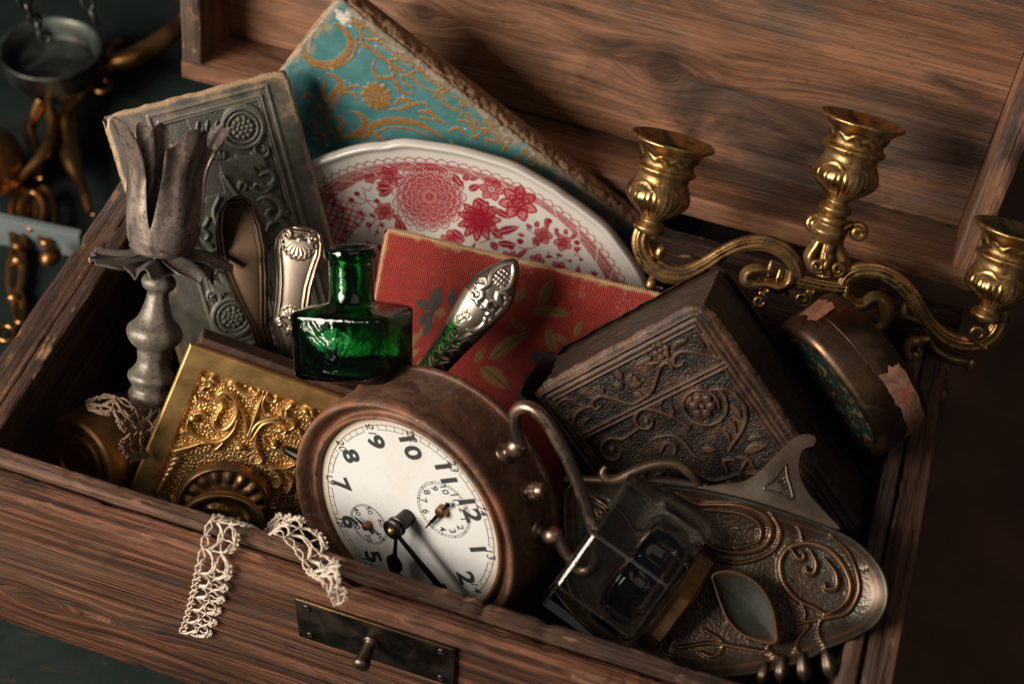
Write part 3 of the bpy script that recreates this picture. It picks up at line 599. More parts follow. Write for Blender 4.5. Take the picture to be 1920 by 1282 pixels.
gilt([(395, 500), (385, 470), (340, 465)], [5, 10, 8]); gilt([(240, 400), (225, 470), (250, 530), (240, 600), (270, 660), (300, 700)], [5, 13, 16, 13, 12, 14])
gilt([(270, 590), (310, 590), (330, 625), (300, 655), (275, 630)], [6, 13, 15, 12, 7]); gilt([(370, 560), (410, 570), (440, 620), (400, 670), (330, 685), (280, 680)], [5, 12, 22, 22, 17, 8])
gilt([(430, 600), (470, 650), (430, 690)], [8, 16, 6]); gilt([(400, 690), (460, 640), (560, 605), (660, 610), (750, 640), (820, 690)], [10, 22, 23, 21, 16, 10]); gilt([(450, 690), (560, 640), (680, 650), (760, 690)], [4, 7, 5])
gilt([(590, 530), (610, 500), (660, 505), (640, 540), (560, 550)], [6, 12, 14, 12, 5]); gilt([(650, 530), (740, 515), (750, 535)], [12, 9, 4]); gilt([(710, 560), (760, 560), (800, 600), (850, 620)], [10, 15, 12, 5]); gilt([(720, 590), (770, 600)], [11, 5])
gilt([(495, 665), (510, 690), (530, 690)], [12, 15, 6]); gilt([(860, 660), (900, 640), (950, 680)], [8, 12, 5]); gilt([(900, 600), (960, 620), (1000, 700)], [6, 10, 5])
for a, b in ((180, 560), (150, 640), (190, 700), (130, 500)): gilt([(a, b), (a + 20, b - 30), (a + 45, b - 10), (a + 30, b + 20)], [5, 12, 10, 4])
e = c.edge(); nz = fbm(c.X * 160, c.Y * 160, 5, 5); nz2 = fbm(c.X * 420, c.Y * 420, 8, 4)
wear = np.clip(1 - e / 0.006, 0, 1) * 0.62 + (nz - 0.5) * 1.3; c.K['wear'] = np.clip(wear * 2.2, 0, 1) * np.clip((0.010 - e) / 0.004, 0, 1)
wp = pz(325, 85); dd = np.hypot((c.X - wp[0]) / 1.4, c.Y - wp[1]); c.K['white'] = np.clip((1 - dd / 0.0042 + (nz2 - 0.5) * 1.4) * 2, 0, 1) + np.clip((nz2 - 0.74) * 9, 0, 1) * np.clip((nz - 0.5) * 6, 0, 1)
c.K['gilt'] *= np.clip((nz2 * 0.6 + nz * 0.4 - 0.24) * 6, 0.55, 1); c.H += (nz - 0.5) * 0.0003
c.fray(0.0009, 3, 0.0012)
def mat_teal():
    t = NT('teal_printed_cover'); v = t.coord(); n = t.noise(v, 90, 5, 0.6, 0.5); n2 = t.noise(v, 500, 3, 0.6)
    b = t.mix(t.ramp(n, [(0.3, 0.0), (0.7, 1.0)]), (0.030, 0.115, 0.125), (0.062, 0.185, 0.185)); b = t.mix(t.ramp(t.noise(v, 35, 4, 0.6), [(0.58, 0.0), (0.72, 0.3)]), b, (0.09, 0.20, 0.18))
    g = t.mix(t.ramp(n2, [(0.3, 0.0), (0.7, 1.0)]), (0.20, 0.095, 0.028), (0.40, 0.215, 0.075)); c = t.mix(t.attr('gilt'), b, g)
    c = t.mix(t.attr('wear'), c, t.mix(n2, (0.14, 0.11, 0.08), (0.36, 0.29, 0.21))); c = t.mix(t.attr('white'), c, (0.52, 0.46, 0.42))
    return t.done(c, t.math('SUBTRACT', 0.52, t.math('MULTIPLY', t.attr('gilt'), 0.12)), t.math('MULTIPLY', t.attr('gilt'), 0.35), t.bump(n2, 0.25, 0.0004))
bk = thing('teal_book', 'old teal book with gilt scrolls and flowers, leaning on the open lid', 'book', TE)
link('front_cover', c.slab('front_cover', 0.002), mat_teal(), bk)
M_TORN = mat_pages('torn_brown_paper', (0.44, 0.26, 0.14), (0.13, 0.068, 0.036))
V, F = page_block(tw, th_, tt, 0.002, -0.002); link('page_block', mesh_np('page_block', V, F, False), M_TORN, bk)
V, F = backcover(tw, th_, -0.002 - tt, 0.0018); link('back_cover', mesh_np('back_cover', V, F, False), M_TORN, bk)
V, F = spine_strip(tw - 0.003, tt + 0.0012, 'x', 0.0028, 0.0013, 5, 260); link('spine', mesh_np('spine', V + np.array([0.0015, -0.0012, -0.0014]), F), M_TORN, bk)
for k_ in range(14):       # loose torn flakes along the spine
    pass
# ---- grey embossed book
GR = fmat([0.0098, 0.1862, 0.0666], [0.7967, 0.5977, 0.0901], [-0.3741, 0.3706, 0.8501], [0.4747, -0.711, 0.5188])
gw, gh, gt = 0.098, 0.148, 0.0055
c = Canvas(0, gw, -gh, 0, 300, 440); G = lambda a, b: uv_on(GR, a, b); gc = np.array([gw / 2 + 0.002, -gh / 2])
ug = 0.000285
pc1 = G(500, 161); pl = 0.0225; x1, y1 = pc1; x0, y0 = pl, -gh - y1
for d_, w_ in ((0, 0.0011), (0.0042, 0.0009), (0.0058, 0.0006)):
    P = [(x0 + d_, y0 + d_), (x1 - d_, y0 + d_), (x1 - d_, y1 - d_), (x0 + d_, y1 - d_), (x0 + d_, y0 + d_)]
    for i in range(4): c.stroke([P[i], P[i + 1]], w_, 0.0007, 'rub', smooth=False)
inner = (c.X > x0 + 0.006) & (c.X < x1 - 0.006) & (c.Y > y0 + 0.006) & (c.Y < y1 - 0.006)
base = np.where(inner, -0.0005, 0.0); c.H += base
def both(f):
    f(lambda p: np.asarray(p)); f(lambda p: 2 * gc - np.asarray(p))
def gscroll(T):
    R = T(G(455, 240)); c.ring(R, 37 * ug, 4.5 * ug, 0.0014, 'rub'); c.ring(R, 28 * ug, 3.2 * ug, 0.0010, 'rub'); c.disc(R, 22 * ug, 0.0004)
    for r_, n_ in ((0, 1), (9, 6), (17, 11)):
        for k_ in range(n_): c.disc(R + np.array([math.cos(6.283 * k_ / n_), math.sin(6.283 * k_ / n_)]) * r_ * ug, 5 * ug, 0.0013, 'rub')
    S = lambda pts, w, h=0.0012: c.stroke([T(G(*p)) for p in pts], np.array(w) * ug, h, 'rub')
    S([(418, 240), (425, 212), (450, 199), (480, 208), (494, 236), (488, 262), (478, 275), (484, 292), (500, 292), (503, 278), (494, 274)], [3, 5, 6, 6, 5, 4, 4, 3.5, 3, 2.5])
    c.disc(T(G(496, 282)), 4 * ug, 0.0013, 'rub')
    for a, b, w in (((440, 290), (478, 322), 7), ((455, 292), (492, 318), 7), ((445, 305), (482, 330), 7), ((470, 285), (500, 315), 6), ((425, 300), (465, 318), 6)):
        c.leaf(T(G(*a)), T(G(*b)), w * ug * 1.5, 0.0012, 'rub', 0.4, bend=0.08)
    for k_ in range(6): c.leaf(T(G(378 + k_ * 7, 272 - k_ * 2)), T(G(372 + k_ * 9, 226 + (k_ % 2) * 10)), 5 * ug, 0.0011, 'rub', 0.4, bend=0.1)
    for k_ in range(5): c.leaf(T(G(396 + k_ * 6, 300)), T(G(380 + k_ * 10, 268 + k_ * 4)), 5 * ug, 0.0010, 'rub', 0.4)
    S([(485, 330), (505, 322), (515, 335), (500, 350), (480, 345), (475, 358)], [3, 5, 4, 5, 4, 2]); S([(490, 345), (508, 352), (512, 340)], [3, 4, 2]); S([(470, 352), (490, 362), (505, 356)], [4, 4, 2])
    S([(448, 352), (452, 342), (462, 345), (458, 356)], [4, 5, 4, 2]); S([(485, 375), (505, 368), (524, 380), (528, 400), (515, 412), (500, 402), (508, 390)], [3, 6, 6, 6, 5, 4, 3]); c.leaf(T(G(490, 372)), T(G(515, 395)), 7 * ug, 0.0011, 'rub')
    c.rosette(T(G(533, 399)), 9 * ug, 5, 0.0011, 'rub', 0.35)
    S([(500, 432), (508, 418), (525, 414), (540, 425), (542, 440), (530, 448)], [3, 5, 6, 5, 4, 2]); S([(420, 330), (440, 360), (470, 400), (490, 440), (480, 470)], [3, 4, 5, 4, 3])
    S([(430, 400), (445, 385), (465, 395), (462, 415), (445, 418)], [3, 5, 5, 4, 3])
both(gscroll)
e = c.edge(); nz = fbm(c.X * 150, c.Y * 150, 15, 5); nz2 = fbm(c.X * 500, c.Y * 500, 18, 4)
c.H += (nz - 0.5) * 0.0004; c.K['ground'] = inner.astype(float)
tl = np.clip(1 - np.hypot(c.X - gw, c.Y) / 0.022, 0, 1)
c.K['wear'] = np.clip((np.clip(1 - e / 0.0032, 0, 1) * 0.8 + tl * np.clip(1 - e / 0.008, 0, 1) * 0.7 + (nz - 0.55) * 1.1) * 2.4, 0, 1) * (e < 0.010)
c.K['mauve'] = np.clip((0.055 - c.X) / 0.04, 0, 1) * np.clip((c.Y + 0.06) / 0.04, 0, 1)
c.fray(0.0008, 11, 0.0014, 0.006)
def mat_greycover():
    t = NT('grey_embossed_leather'); v = t.coord(); n = t.noise(v, 110, 5, 0.65, 0.4); n2 = t.noise(v, 700, 3, 0.6); vo = t.vor(v, 1700)
    b = t.mix(t.ramp(n, [(0.3, 0.0), (0.7, 1.0)]), (0.060, 0.058, 0.046), (0.125, 0.118, 0.098)); b = t.mix(t.attr('ground'), b, t.mix(n, (0.048, 0.052, 0.042), (0.078, 0.080, 0.066)))
    b = t.mix(t.math('MULTIPLY', t.attr('mauve'), t.ramp(n, [(0.3, 0.5), (0.7, 0.95)])), b, (0.17, 0.145, 0.135))
    b = t.mix(t.math('MULTIPLY', t.attr('rub'), t.ramp(n2, [(0.3, 0.25), (0.7, 0.6)])), b, (0.17, 0.155, 0.125)); c = t.mix(t.attr('wear'), b, t.mix(n2, (0.16, 0.09, 0.05), (0.50, 0.36, 0.22)))
    return t.done(c, t.ramp(n, [(0.3, 0.34), (0.7, 0.5)]), 0.0, t.bump(n2, 0.2, 0.0003, t.bump(t.math('MULTIPLY', vo, t.attr('ground')), 0.5, 0.0006)), Specular_IOR_Level=0.6)
bk = thing('grey_book', 'grey green leather book embossed with roundels and leaves behind the metal candlestick', 'book', GR)
link('front_cover', c.slab('front_cover', 0.0026), mat_greycover(), bk)
M_OLDPAGE = mat_pages('old_yellow_pages', (0.34, 0.25, 0.15), (0.16, 0.10, 0.06))
V, F = page_block(gw, gh, gt, 0.0022, -0.0026); link('page_block', mesh_np('page_block', V, F, False), M_OLDPAGE, bk)
M_GREYBACK = mat_plain('grey_leather_back', (0.07, 0.06, 0.05), 0.55)
V, F = backcover(gw - 0.001, gh - 0.004, -0.0026 - gt, 0.0018); V = V + np.array([0.0005, -0.002, 0]); link('back_cover', mesh_np('back_cover', V, F, False), M_GREYBACK, bk)
V, F = spine_strip(gh - 0.006, gt + 0.002, 'y', 0.0010, 0.0004, 9); link('spine', mesh_np('spine', V + np.array([0.0006, -0.003, -0.0012]), F), M_OLDPAGE, bk)
# ---- red cloth book
RE = fmat([0.1617, 0.1931, 0.0344], [0.9884, 0.1228, -0.0893], [0.0395, 0.3596, 0.9323], [0.1466, -0.925, 0.3506])
rw, rh, rt = 0.171, 0.150, 0.0025
c = Canvas(0, rw, -rh, 0, 300, 260); Q = lambda a, b: uv_on(RE, 680 + a / 3.31, 400 + b / 3.31); ur = 0.000083
for a, b, w in (((1105, 575), (1185, 410), 42), ((1045, 610), (1295, 632), 48), ((795, 905), (1045, 738), 52), ((1195, 860), (1150, 705), 40), ((1003, 735), (925, 645), 30), ((1322, 765), (1362, 665), 26), ((1270, 800), (1180, 740), 26), ((735, 955), (905, 1095), 70), ((700, 930), (770, 830), 26), ((960, 560), (1010, 460), 30), ((1420, 900), (1380, 800), 25)):
    c.leaf(Q(*a), Q(*b), w * ur, 0.00012, 'ochre', 0, bend=0.05, vch='vein')
for (a, b), (w, h) in (((1110, 890), (62, 52)), ((1045, 1020), (58, 56)), ((1000, 1120), (45, 45))):
    for q in range(5): c.leaf(Q(a - w, b - h * 0.4 + q * h * 0.25), Q(a + w, b - h * 0.55 + q * h * 0.3), 17 * ur, 0.0001, 'slate', 0)
for a, b, w in (((445, 600), (475, 445), 46), ((545, 590), (572, 455), 34), ((330, 545), (470, 600), 42), ((350, 690), (450, 600), 40), ((600, 560), (640, 480), 26), ((380, 760), (430, 650), 30)):
    c.leaf(Q(*a), Q(*b), w * ur, 0.00012, 'slate', 0, vch='vein')
c.rosette(Q(480, 620), 42 * ur, 5, 0.0001, 'ochre', 0.3)
for k_ in range(7):
    a, b = 320 + 60 * math.cos(k_), 700 + 50 * k_; c.leaf(Q(a, b), Q(a + 70, b - 60), 26 * ur, 0.0001, 'ochre', 0)
c.stroke([Q(740, 960), Q(900, 850), Q(960, 740), Q(1050, 640), Q(1130, 540)], 3 * ur, 0, 'vein'); c.stroke([Q(960, 700), Q(930, 650), Q(900, 640)], 3 * ur, 0, 'vein')
e = c.edge(); nz = fbm(c.X * 180, c.Y * 180, 25, 5); nz2 = fbm(c.X * 600, c.Y * 600, 28, 3)
c.K['wear'] = np.clip((np.clip(1 - e / 0.0028, 0, 1) * 0.9 + (nz - 0.55) * 1.2) * 2.0, 0, 1) * np.clip((0.0045 - e) / 0.0015, 0, 1)
c.K['scuff'] = np.clip((nz2 * 0.5 + nz * 0.5 - 0.62) * 6, 0, 0.45) * np.clip(1 - e / 0.03, 0, 1)
c.H += (nz - 0.5) * 0.0003; c.fray(0.0006, 21, 0.0012)
def mat_redcloth():
    t = NT('red_cloth_cover'); v = t.coord(); n = t.noise(v, 60, 5, 0.65, 0.4)
    w1 = t.n.new('ShaderNodeTexWave'); w1.bands_direction = 'X'; t.t.links.new(t.scale(v, (1, 0.55, 1)), w1.inputs[0]); w1.inputs['Scale'].default_value = 300; w1.inputs['Distortion'].default_value = 1.5; w1.inputs['Detail Scale'].default_value = 3.0
    w2 = t.n.new('ShaderNodeTexWave'); w2.bands_direction = 'Y'; t.t.links.new(t.scale(v, (0.3, 1, 1)), w2.inputs[0]); w2.inputs['Scale'].default_value = 300; w2.inputs['Distortion'].default_value = 1.5
    wv = t.math('MULTIPLY', w1.outputs['Fac'], w2.outputs['Fac'])
    b = t.mix(t.ramp(n, [(0.3, 0.0), (0.7, 1.0)]), (0.19, 0.009, 0.007), (0.30, 0.018, 0.011)); b = t.mix(t.ramp(wv, [(0.15, 0.0), (0.6, 0.45)]), b, (0.42, 0.058, 0.026))
    b = t.mix(t.math('MULTIPLY', t.attr('ochre'), 0.9), b, t.mix(n, (0.17, 0.10, 0.028), (0.28, 0.17, 0.06))); b = t.mix(t.math('MULTIPLY', t.attr('slate'), 0.92), b, t.mix(n, (0.026, 0.032, 0.034), (0.055, 0.062, 0.062)))
    b = t.mix(t.math('MULTIPLY', t.attr('vein'), 0.7), b, (0.07, 0.035, 0.015)); b = t.mix(t.attr('scuff'), b, (0.42, 0.20, 0.10))
    c = t.mix(t.attr('wear'), b, (0.40, 0.24, 0.12)); return t.done(c, 0.62, 0.0, t.bump(wv, 0.8, 0.0006))
bk = thing('red_book', 'red cloth book printed with ochre leaves, standing in front of the platter', 'book', RE)
link('front_cover', c.slab('front_cover', 0.0022), mat_redcloth(), bk)
V, F = page_block(rw, rh, rt, 0.002, -0.0022); link('page_block', mesh_np('page_block', V, F, False), M_OLDPAGE, bk)
M_REDBACK = mat_plain('red_cloth_back', (0.22, 0.03, 0.022), 0.65)
V, F = backcover(rw - 0.001, rh - 0.0045, -0.0022 - rt, 0.0012); V = V + np.array([0.0005, -0.0022, 0]); link('back_cover', mesh_np('back_cover', V, F, False), M_REDBACK, bk)
V, F = spine_strip(rh - 0.008, rt + 0.002, 'y', 0.0010, 0.0003, 29); link('spine', mesh_np('spine', V + np.array([0.0004, -0.004, -0.001]), F), M_REDBACK, bk)
# ---- dark thick leather book
DK = fmat([0.2578, 0.1335, 0.0119], [0.6807, 0.2551, 0.6867], [-0.7316, 0.2827, 0.6203], [-0.0359, -0.9247, 0.3791])
dw, dh, dt = 0.1078, 0.146, 0.0400
c = Canvas(0, dw, -dh, 0, 330, 440); Q = lambda a, b: uv_on(DK, 960 + a / 2.289, 480 + b / 2.289); ud = 0.000112
c1 = Q(792, 272); fx1 = c1[0]; fy1 = c1[1]; fx0 = dw - fx1
for d_, w_ in ((0, 0.0012), (-0.0030, 0.0008), (0.0025, 0.0008)):
    for a, b in (((fx0 + d_, fy1 - d_), (fx1 - d_, fy1 - d_)), ((fx1 - d_, fy1 - d_), (fx1 - d_, -dh + 0.012)), ((fx0 + d_, fy1 - d_), (fx0 + d_, -dh + 0.012))): c.stroke([a, b], w_, 0.0009, 'rub', smooth=False)
ry = Q(585, 632)[1]
for d_ in (-0.0012, 0.0012): c.stroke([(fx0, ry + d_), (fx1, ry + d_)], 0.0009, 0.0010, 'rub', smooth=False)
for k_ in np.arange(0.008, dw - 0.006, 0.0029): c.stroke([(k_, fy1 + 0.0052), (k_ + 0.0014, fy1 + 0.0052)], 0.0010, -0.0006, None, smooth=False)
for k_ in np.arange(0.012, dh - 0.01, 0.0029): c.stroke([(fx1 + 0.0052, -k_), (fx1 + 0.0052, -k_ - 0.0014)], 0.0010, -0.0006, None, smooth=False)
inn = (c.X > fx0 + 0.003) & (c.X < fx1 - 0.003) & (c.Y < fy1 - 0.003)
c.H += np.where(inn & (np.abs(c.Y - ry) > 0.0024), -0.0006, 0)
def D(pts, w, h=0.0012): c.stroke([Q(*p) for p in pts], np.array(np.atleast_1d(w), float) * ud, h, 'rub')
def DL(a, b, w, h=0.0011): c.leaf(Q(*a), Q(*b), w * ud, h, 'rub', 0.35, bend=0.06)
D([(735, 460), (705, 470), (695, 435), (730, 408), (790, 410), (850, 425), (895, 438)], [7, 11, 12, 12, 10, 8, 5]); D([(690, 480), (672, 455), (640, 470), (622, 520), (600, 580), (560, 612)], [7, 11, 12, 10, 9, 7])
c.rosette(Q(640, 402), 42 * ud, 6, 0.0015, 'rub', 0.35); DL((690, 395), (755, 355), 17); DL((600, 430), (530, 465), 17); DL((640, 450), (560, 460), 12); DL((820, 330), (850, 390), 16); DL((830, 390), (800, 350), 10)
for a, b in (((470, 530), (455, 480)), ((510, 560), (560, 540)), ((500, 550), (520, 500)), ((480, 560), (435, 545)), ((520, 590), (570, 600)), ((540, 560), (530, 510))): DL(a, b, 20)
D([(570, 600), (520, 632), (440, 612), (380, 600), (345, 625), (360, 655), (385, 640)], [6, 10, 12, 12, 10, 8, 5]); D([(345, 640), (290, 660), (265, 700), (270, 750), (250, 775)], [7, 11, 11, 9, 5]); DL((330, 650), (280, 625), 16); DL((250, 690), (210, 700), 15); DL((300, 720), (340, 690), 13)
D([(190, 640), (230, 610), (280, 620)], [5, 10, 6]); DL((400, 580), (360, 560), 14)
# big scroll with flower
c.spiral(Q(820, 640), 112 * ud, 70 * ud, 20, -1.15, [10 * ud, 11 * ud, 8 * ud], 0.0012, 'rub')
for k_ in range(6):
    a = k_ * 1.047; c.disc(Q(820 + 36 * math.cos(a), 640 + 36 * math.sin(a)), 24 * ud, 0.0019, 'rub')
c.disc(Q(820, 640), 15 * ud, 0.0022, 'rub'); DL((800, 690), (850, 690), 16); DL((770, 600), (750, 640), 14)
D([(850, 572), (920, 570), (975, 610), (1005, 670), (990, 740), (950, 800), (930, 835)], [7, 12, 13, 12, 11, 10, 6]); DL((940, 640), (985, 690), 17); DL((930, 700), (965, 760), 15); DL((1000, 720), (960, 690), 13); DL((905, 740), (940, 800), 13)
D([(760, 730), (690, 690), (620, 660), (560, 655), (530, 690), (545, 730), (590, 735), (605, 700), (580, 690)], [8, 11, 12, 11, 10, 10, 9, 7, 5]); c.disc(Q(580, 705), 16 * ud, 0.0017, 'rub'); DL((680, 640), (690, 690), 16); DL((650, 620), (600, 640), 14)
D([(540, 740), (480, 780), (420, 780), (385, 815), (400, 860), (450, 870), (470, 830)], [7, 11, 11, 10, 10, 8, 5]); c.disc(Q(430, 825), 18 * ud, 0.0016, 'rub')
D([(590, 790), (640, 770), (700, 770), (740, 800), (780, 850), (830, 870)], [6, 10, 12, 12, 10, 6]); D([(640, 840), (660, 800), (700, 810), (700, 850)], [6, 12, 12, 6]); DL((820, 830), (880, 830), 22); DL((1000, 840), (1100, 810), 26); DL((1010, 790), (1080, 770), 16); DL((960, 860), (1040, 880), 16)
for k_ in range(16):
    a, b = rr.uniform(480, 1080), rr.uniform(880, 1150); an = rr.uniform(0, 6.28); D([(a, b), (a + 50 * math.cos(an), b + 50 * math.sin(an)), (a + 60 * math.cos(an + 0.9), b + 60 * math.sin(an + 0.9))], [6, 13, 5])
D([(330, 850), (400, 930), (520, 960), (640, 930)], [6, 12, 12, 6]); D([(760, 900), (860, 960), (980, 930)], [6, 12, 6])
e = c.edge(); nz = fbm(c.X * 130, c.Y * 130, 35, 5); nz2 = fbm(c.X * 480, c.Y * 480, 38, 4)
c.K['ground'] = inn.astype(float); c.K['wear'] = np.clip((np.clip(1 - e / 0.008, 0, 1) * 0.62 + (nz - 0.52) * 1.5) * 1.8, 0, 1) * np.clip((0.030 + c.Y * 0.25) / 0.02, 0.25, 1)
c.H += (nz - 0.5) * 0.0006; c.fray(0.0010, 31, 0.0030, 0.010)
def mat_darkleather():
    t = NT('dark_embossed_leather'); v = t.coord(); n = t.noise(v, 130, 5, 0.65, 0.5); n2 = t.noise(v, 600, 4, 0.6); vo = t.vor(v, 820, rnd=0.75); g = t.attr('ground')
    b = t.mix(t.ramp(n, [(0.3, 0.0), (0.7, 1.0)]), (0.009, 0.007, 0.0055), (0.022, 0.016, 0.012))
    b = t.mix(t.math('MULTIPLY', t.attr('rub'), t.ramp(n, [(0.35, 0.2), (0.65, 0.85)])), b, (0.095, 0.046, 0.027)); c = t.mix(t.math('MULTIPLY', t.attr('wear'), t.ramp(n2, [(0.3, 0.5), (0.65, 1.0)])), b, t.mix(n2, (0.055, 0.028, 0.018), (0.15, 0.072, 0.040)))
    peb = t.math('MULTIPLY', t.math('MULTIPLY', vo, g), t.math('SUBTRACT', 1.0, t.attr('rub')))
    nn = t.bump(peb, 0.55, -0.0011); nn = t.bump(n2, 0.3, 0.0005, nn); return t.done(c, t.ramp(n, [(0.3, 0.36), (0.7, 0.58)]), 0.0, nn, Specular_IOR_Level=0.3)
M_DKL = mat_darkleather()
bk = thing('leather_book', 'thick dark brown leather book embossed with vines, propped at the right', 'book', DK)
link('front_cover', c.slab('front_cover', 0.0035), M_DKL, bk)
def mat_dkpages():
    t = NT('blackened_page_edges'); v = t.coord(); n = t.noise(t.scale(v, (60, 60, 1500)), 1.0, 4, 0.6, 0.4); n2 = t.noise(t.scale(v, (1, 1, 4)), 140, 5, 0.65)
    c = t.mix(t.ramp(n, [(0.4, 0.0), (0.65, 1.0)]), (0.020, 0.013, 0.010), (0.060, 0.036, 0.024)); c = t.mix(t.ramp(n2, [(0.58, 0.0), (0.72, 0.7)]), c, (0.13, 0.068, 0.036))
    return t.done(c, 0.48, 0.0, t.bump(n2, 0.6, 0.0012, t.bump(n, 0.7, 0.0008)), Specular_IOR_Level=0.5)
M_DKP = mat_dkpages()
def rough_block(name, w, h, t_, inset, z0, seed, amp):
    """page block with uneven, warped edges"""
    nx, nz_ = 90, 18; per = []
    L = [(inset, -inset), (w - inset, -inset), (w - inset, -h + inset), (inset, -h + inset)]
    for i in range(4):
        a, b = np.array(L[i]), np.array(L[(i + 1) % 4]); per += [a + (b - a) * k / 50 for k in range(50)]
    per = np.array(per); n = len(per); cen = per.mean(0); u = np.arange(n); Z = np.linspace(0, -t_, nz_); U, K = np.meshgrid(u, np.arange(nz_), indexing='ij')
    off = (fbm(U * 0.35, K * 1.9, seed, 4) - 0.5) * amp + 0.9 * amp * (np.sin(K / (nz_ - 1) * math.pi) * -0.8)
    sx = np.sign(per[:, 0] - cen[0]) * (np.abs(np.abs(per[:, 0] - cen[0]) - (w / 2 - inset)) < 1e-6); sy = np.sign(per[:, 1] - cen[1]) * (np.abs(np.abs(per[:, 1] - cen[1]) - (h / 2 - inset)) < 1e-6)
    V = np.stack([per[:, None, 0] + sx[:, None] * off, per[:, None, 1] + sy[:, None] * off, np.repeat(Z[None] + z0, n, 0)], -1).reshape(-1, 3)
    F = grid_faces(n, nz_, wrap_u=True).tolist() + [tuple(range(0, n * nz_, nz_))[::-1], tuple(range(nz_ - 1, n * nz_, nz_))]
    return auto_smooth(mesh_np(name, V, F), 50)
link('page_block', rough_block('page_block', dw, dh, dt, 0.0030, -0.0030, 41, 0.0016), M_DKP, bk)
c2 = Canvas(0, dw, 0, dh, 60, 80); c2.H += (fbm(c2.X * 130, c2.Y * 130, 44, 4) - 0.5) * 0.0006; c2.K.update(rub=np.zeros((60, 80)), ground=np.zeros((60, 80)), wear=np.clip(1 - c2.edge() / 0.006, 0, 1) * 0.8); c2.fray(0.0008, 45, 0.002, 0.008)
m2 = np.eye(4); m2[:3, :3] = rotm('x', 180); m2[2, 3] = -dt - 0.0066
link('back_cover', c2.slab('back_cover', 0.0035), M_DKL, bk, m2)
V, F = spine_strip(dh, dt + 0.0066, 'y', 0.007, 0.0009, 47); link('spine', mesh_np('spine', V, F, True, {'rub': np.zeros(len(V)), 'ground': np.zeros(len(V)), 'wear': np.zeros(len(V))}), M_DKL, bk)
# ================================================================== red and white platter
pn = np.array([0.1, -0.923, 0.371]); pn /= np.linalg.norm(pn); e1 = np.cross([0, 0, 1.0], pn); e1 /= np.linalg.norm(e1); e2 = np.cross(pn, e1)
ro = math.radians(-13.7); PX = math.cos(ro) * e1 + math.sin(ro) * e2; PL = fmat([0.194, 0.2236, -0.0412], PX, np.cross(pn, PX), pn); PA, PR = 0.1168, 0.78
th = np.concatenate([np.linspace(-0.12, 3.3, 760), np.linspace(3.34, 2 * math.pi - 0.16, 70)]); rho = np.concatenate([np.linspace(0.02, 0.10, 6), np.linspace(0.11, 1.0, 250)])
T, Rr = np.meshgrid(th, rho, indexing='ij')
def scal(T): return 1 + 0.008 * np.cos(T * 12) * (np.abs(np.cos(6 * T)) ** 3) - 0.006 * np.exp(-((T - 1.28) / 0.05) ** 2) - 0.006 * np.exp(-((T - 0.42) / 0.05) ** 2) - 0.006 * np.exp(-((T - 2.2) / 0.05) ** 2)
def plate_z(r): return 0.011 * np.clip((r - 0.52) / 0.48, 0, 1) ** 1.15 + 0.0018 * np.exp(-((r - 0.975) / 0.02) ** 2) - 0.0022 * np.clip((r - 0.985) / 0.015, 0, 1) ** 2
Xp = PA * Rr * np.cos(T) * (1 + (scal(T) - 1) * Rr ** 3); Yp = PA * PR * Rr * np.sin(T) * (1 + (scal(T) - 1) * Rr ** 3); Zp = plate_z(Rr)
cp = Canvas(-PA, PA, -0.034, PA * PR, 900, 500); up = 0.000108
ZM = 0.006
q = lambda a, b: uv_on(PL, 520 + a / 2.667, b / 2.667, ZM)
def PS(pts, w, ch='red', **kw): cp.stroke([q(*p) for p in pts], np.array(np.atleast_1d(w), float) * up, 0, ch, **kw)
def PLF(a, b, w, ch='red', vein=True): cp.leaf(q(*a), q(*b), w * up, 0, ch, 0, vch='cut' if vein else None)
def flower(cx, cy, r, n, ch='red', rings=1, ang=0.0):
    for g in range(rings):
        rg = r * (1 - g / rings * 0.8)
        for k_ in range(n - g):
            a = ang + g * 0.35 + 6.283 * k_ / (n - g); p0 = (cx + 0.2 * rg * math.cos(a), cy + 0.2 * rg * math.sin(a)); p1 = (cx + rg * math.cos(a), cy + rg * math.sin(a))
            cp.leaf(q(*p0), q(*p1), rg * 2.5 / n * up, 0, 'pink', 0, tip=1.35)
            w_ = rg * 2.2 / n; tpx = [(p0[0], p0[1]), (cx + 0.65 * rg * math.cos(a - 1.9 / n * 1.5), cy + 0.65 * rg * math.sin(a - 1.9 / n * 1.5)), p1, (cx + 0.65 * rg * math.cos(a + 1.9 / n * 1.5), cy + 0.65 * rg * math.sin(a + 1.9 / n * 1.5)), (p0[0], p0[1])]
            PS(tpx, max(2.8, r * 0.05)); PS([p0, ((p0[0] + p1[0]) / 2, (p0[1] + p1[1]) / 2)], max(2.0, r * 0.03))
    cp.disc(q(cx, cy), r * 0.14 * up, 0, 'red')
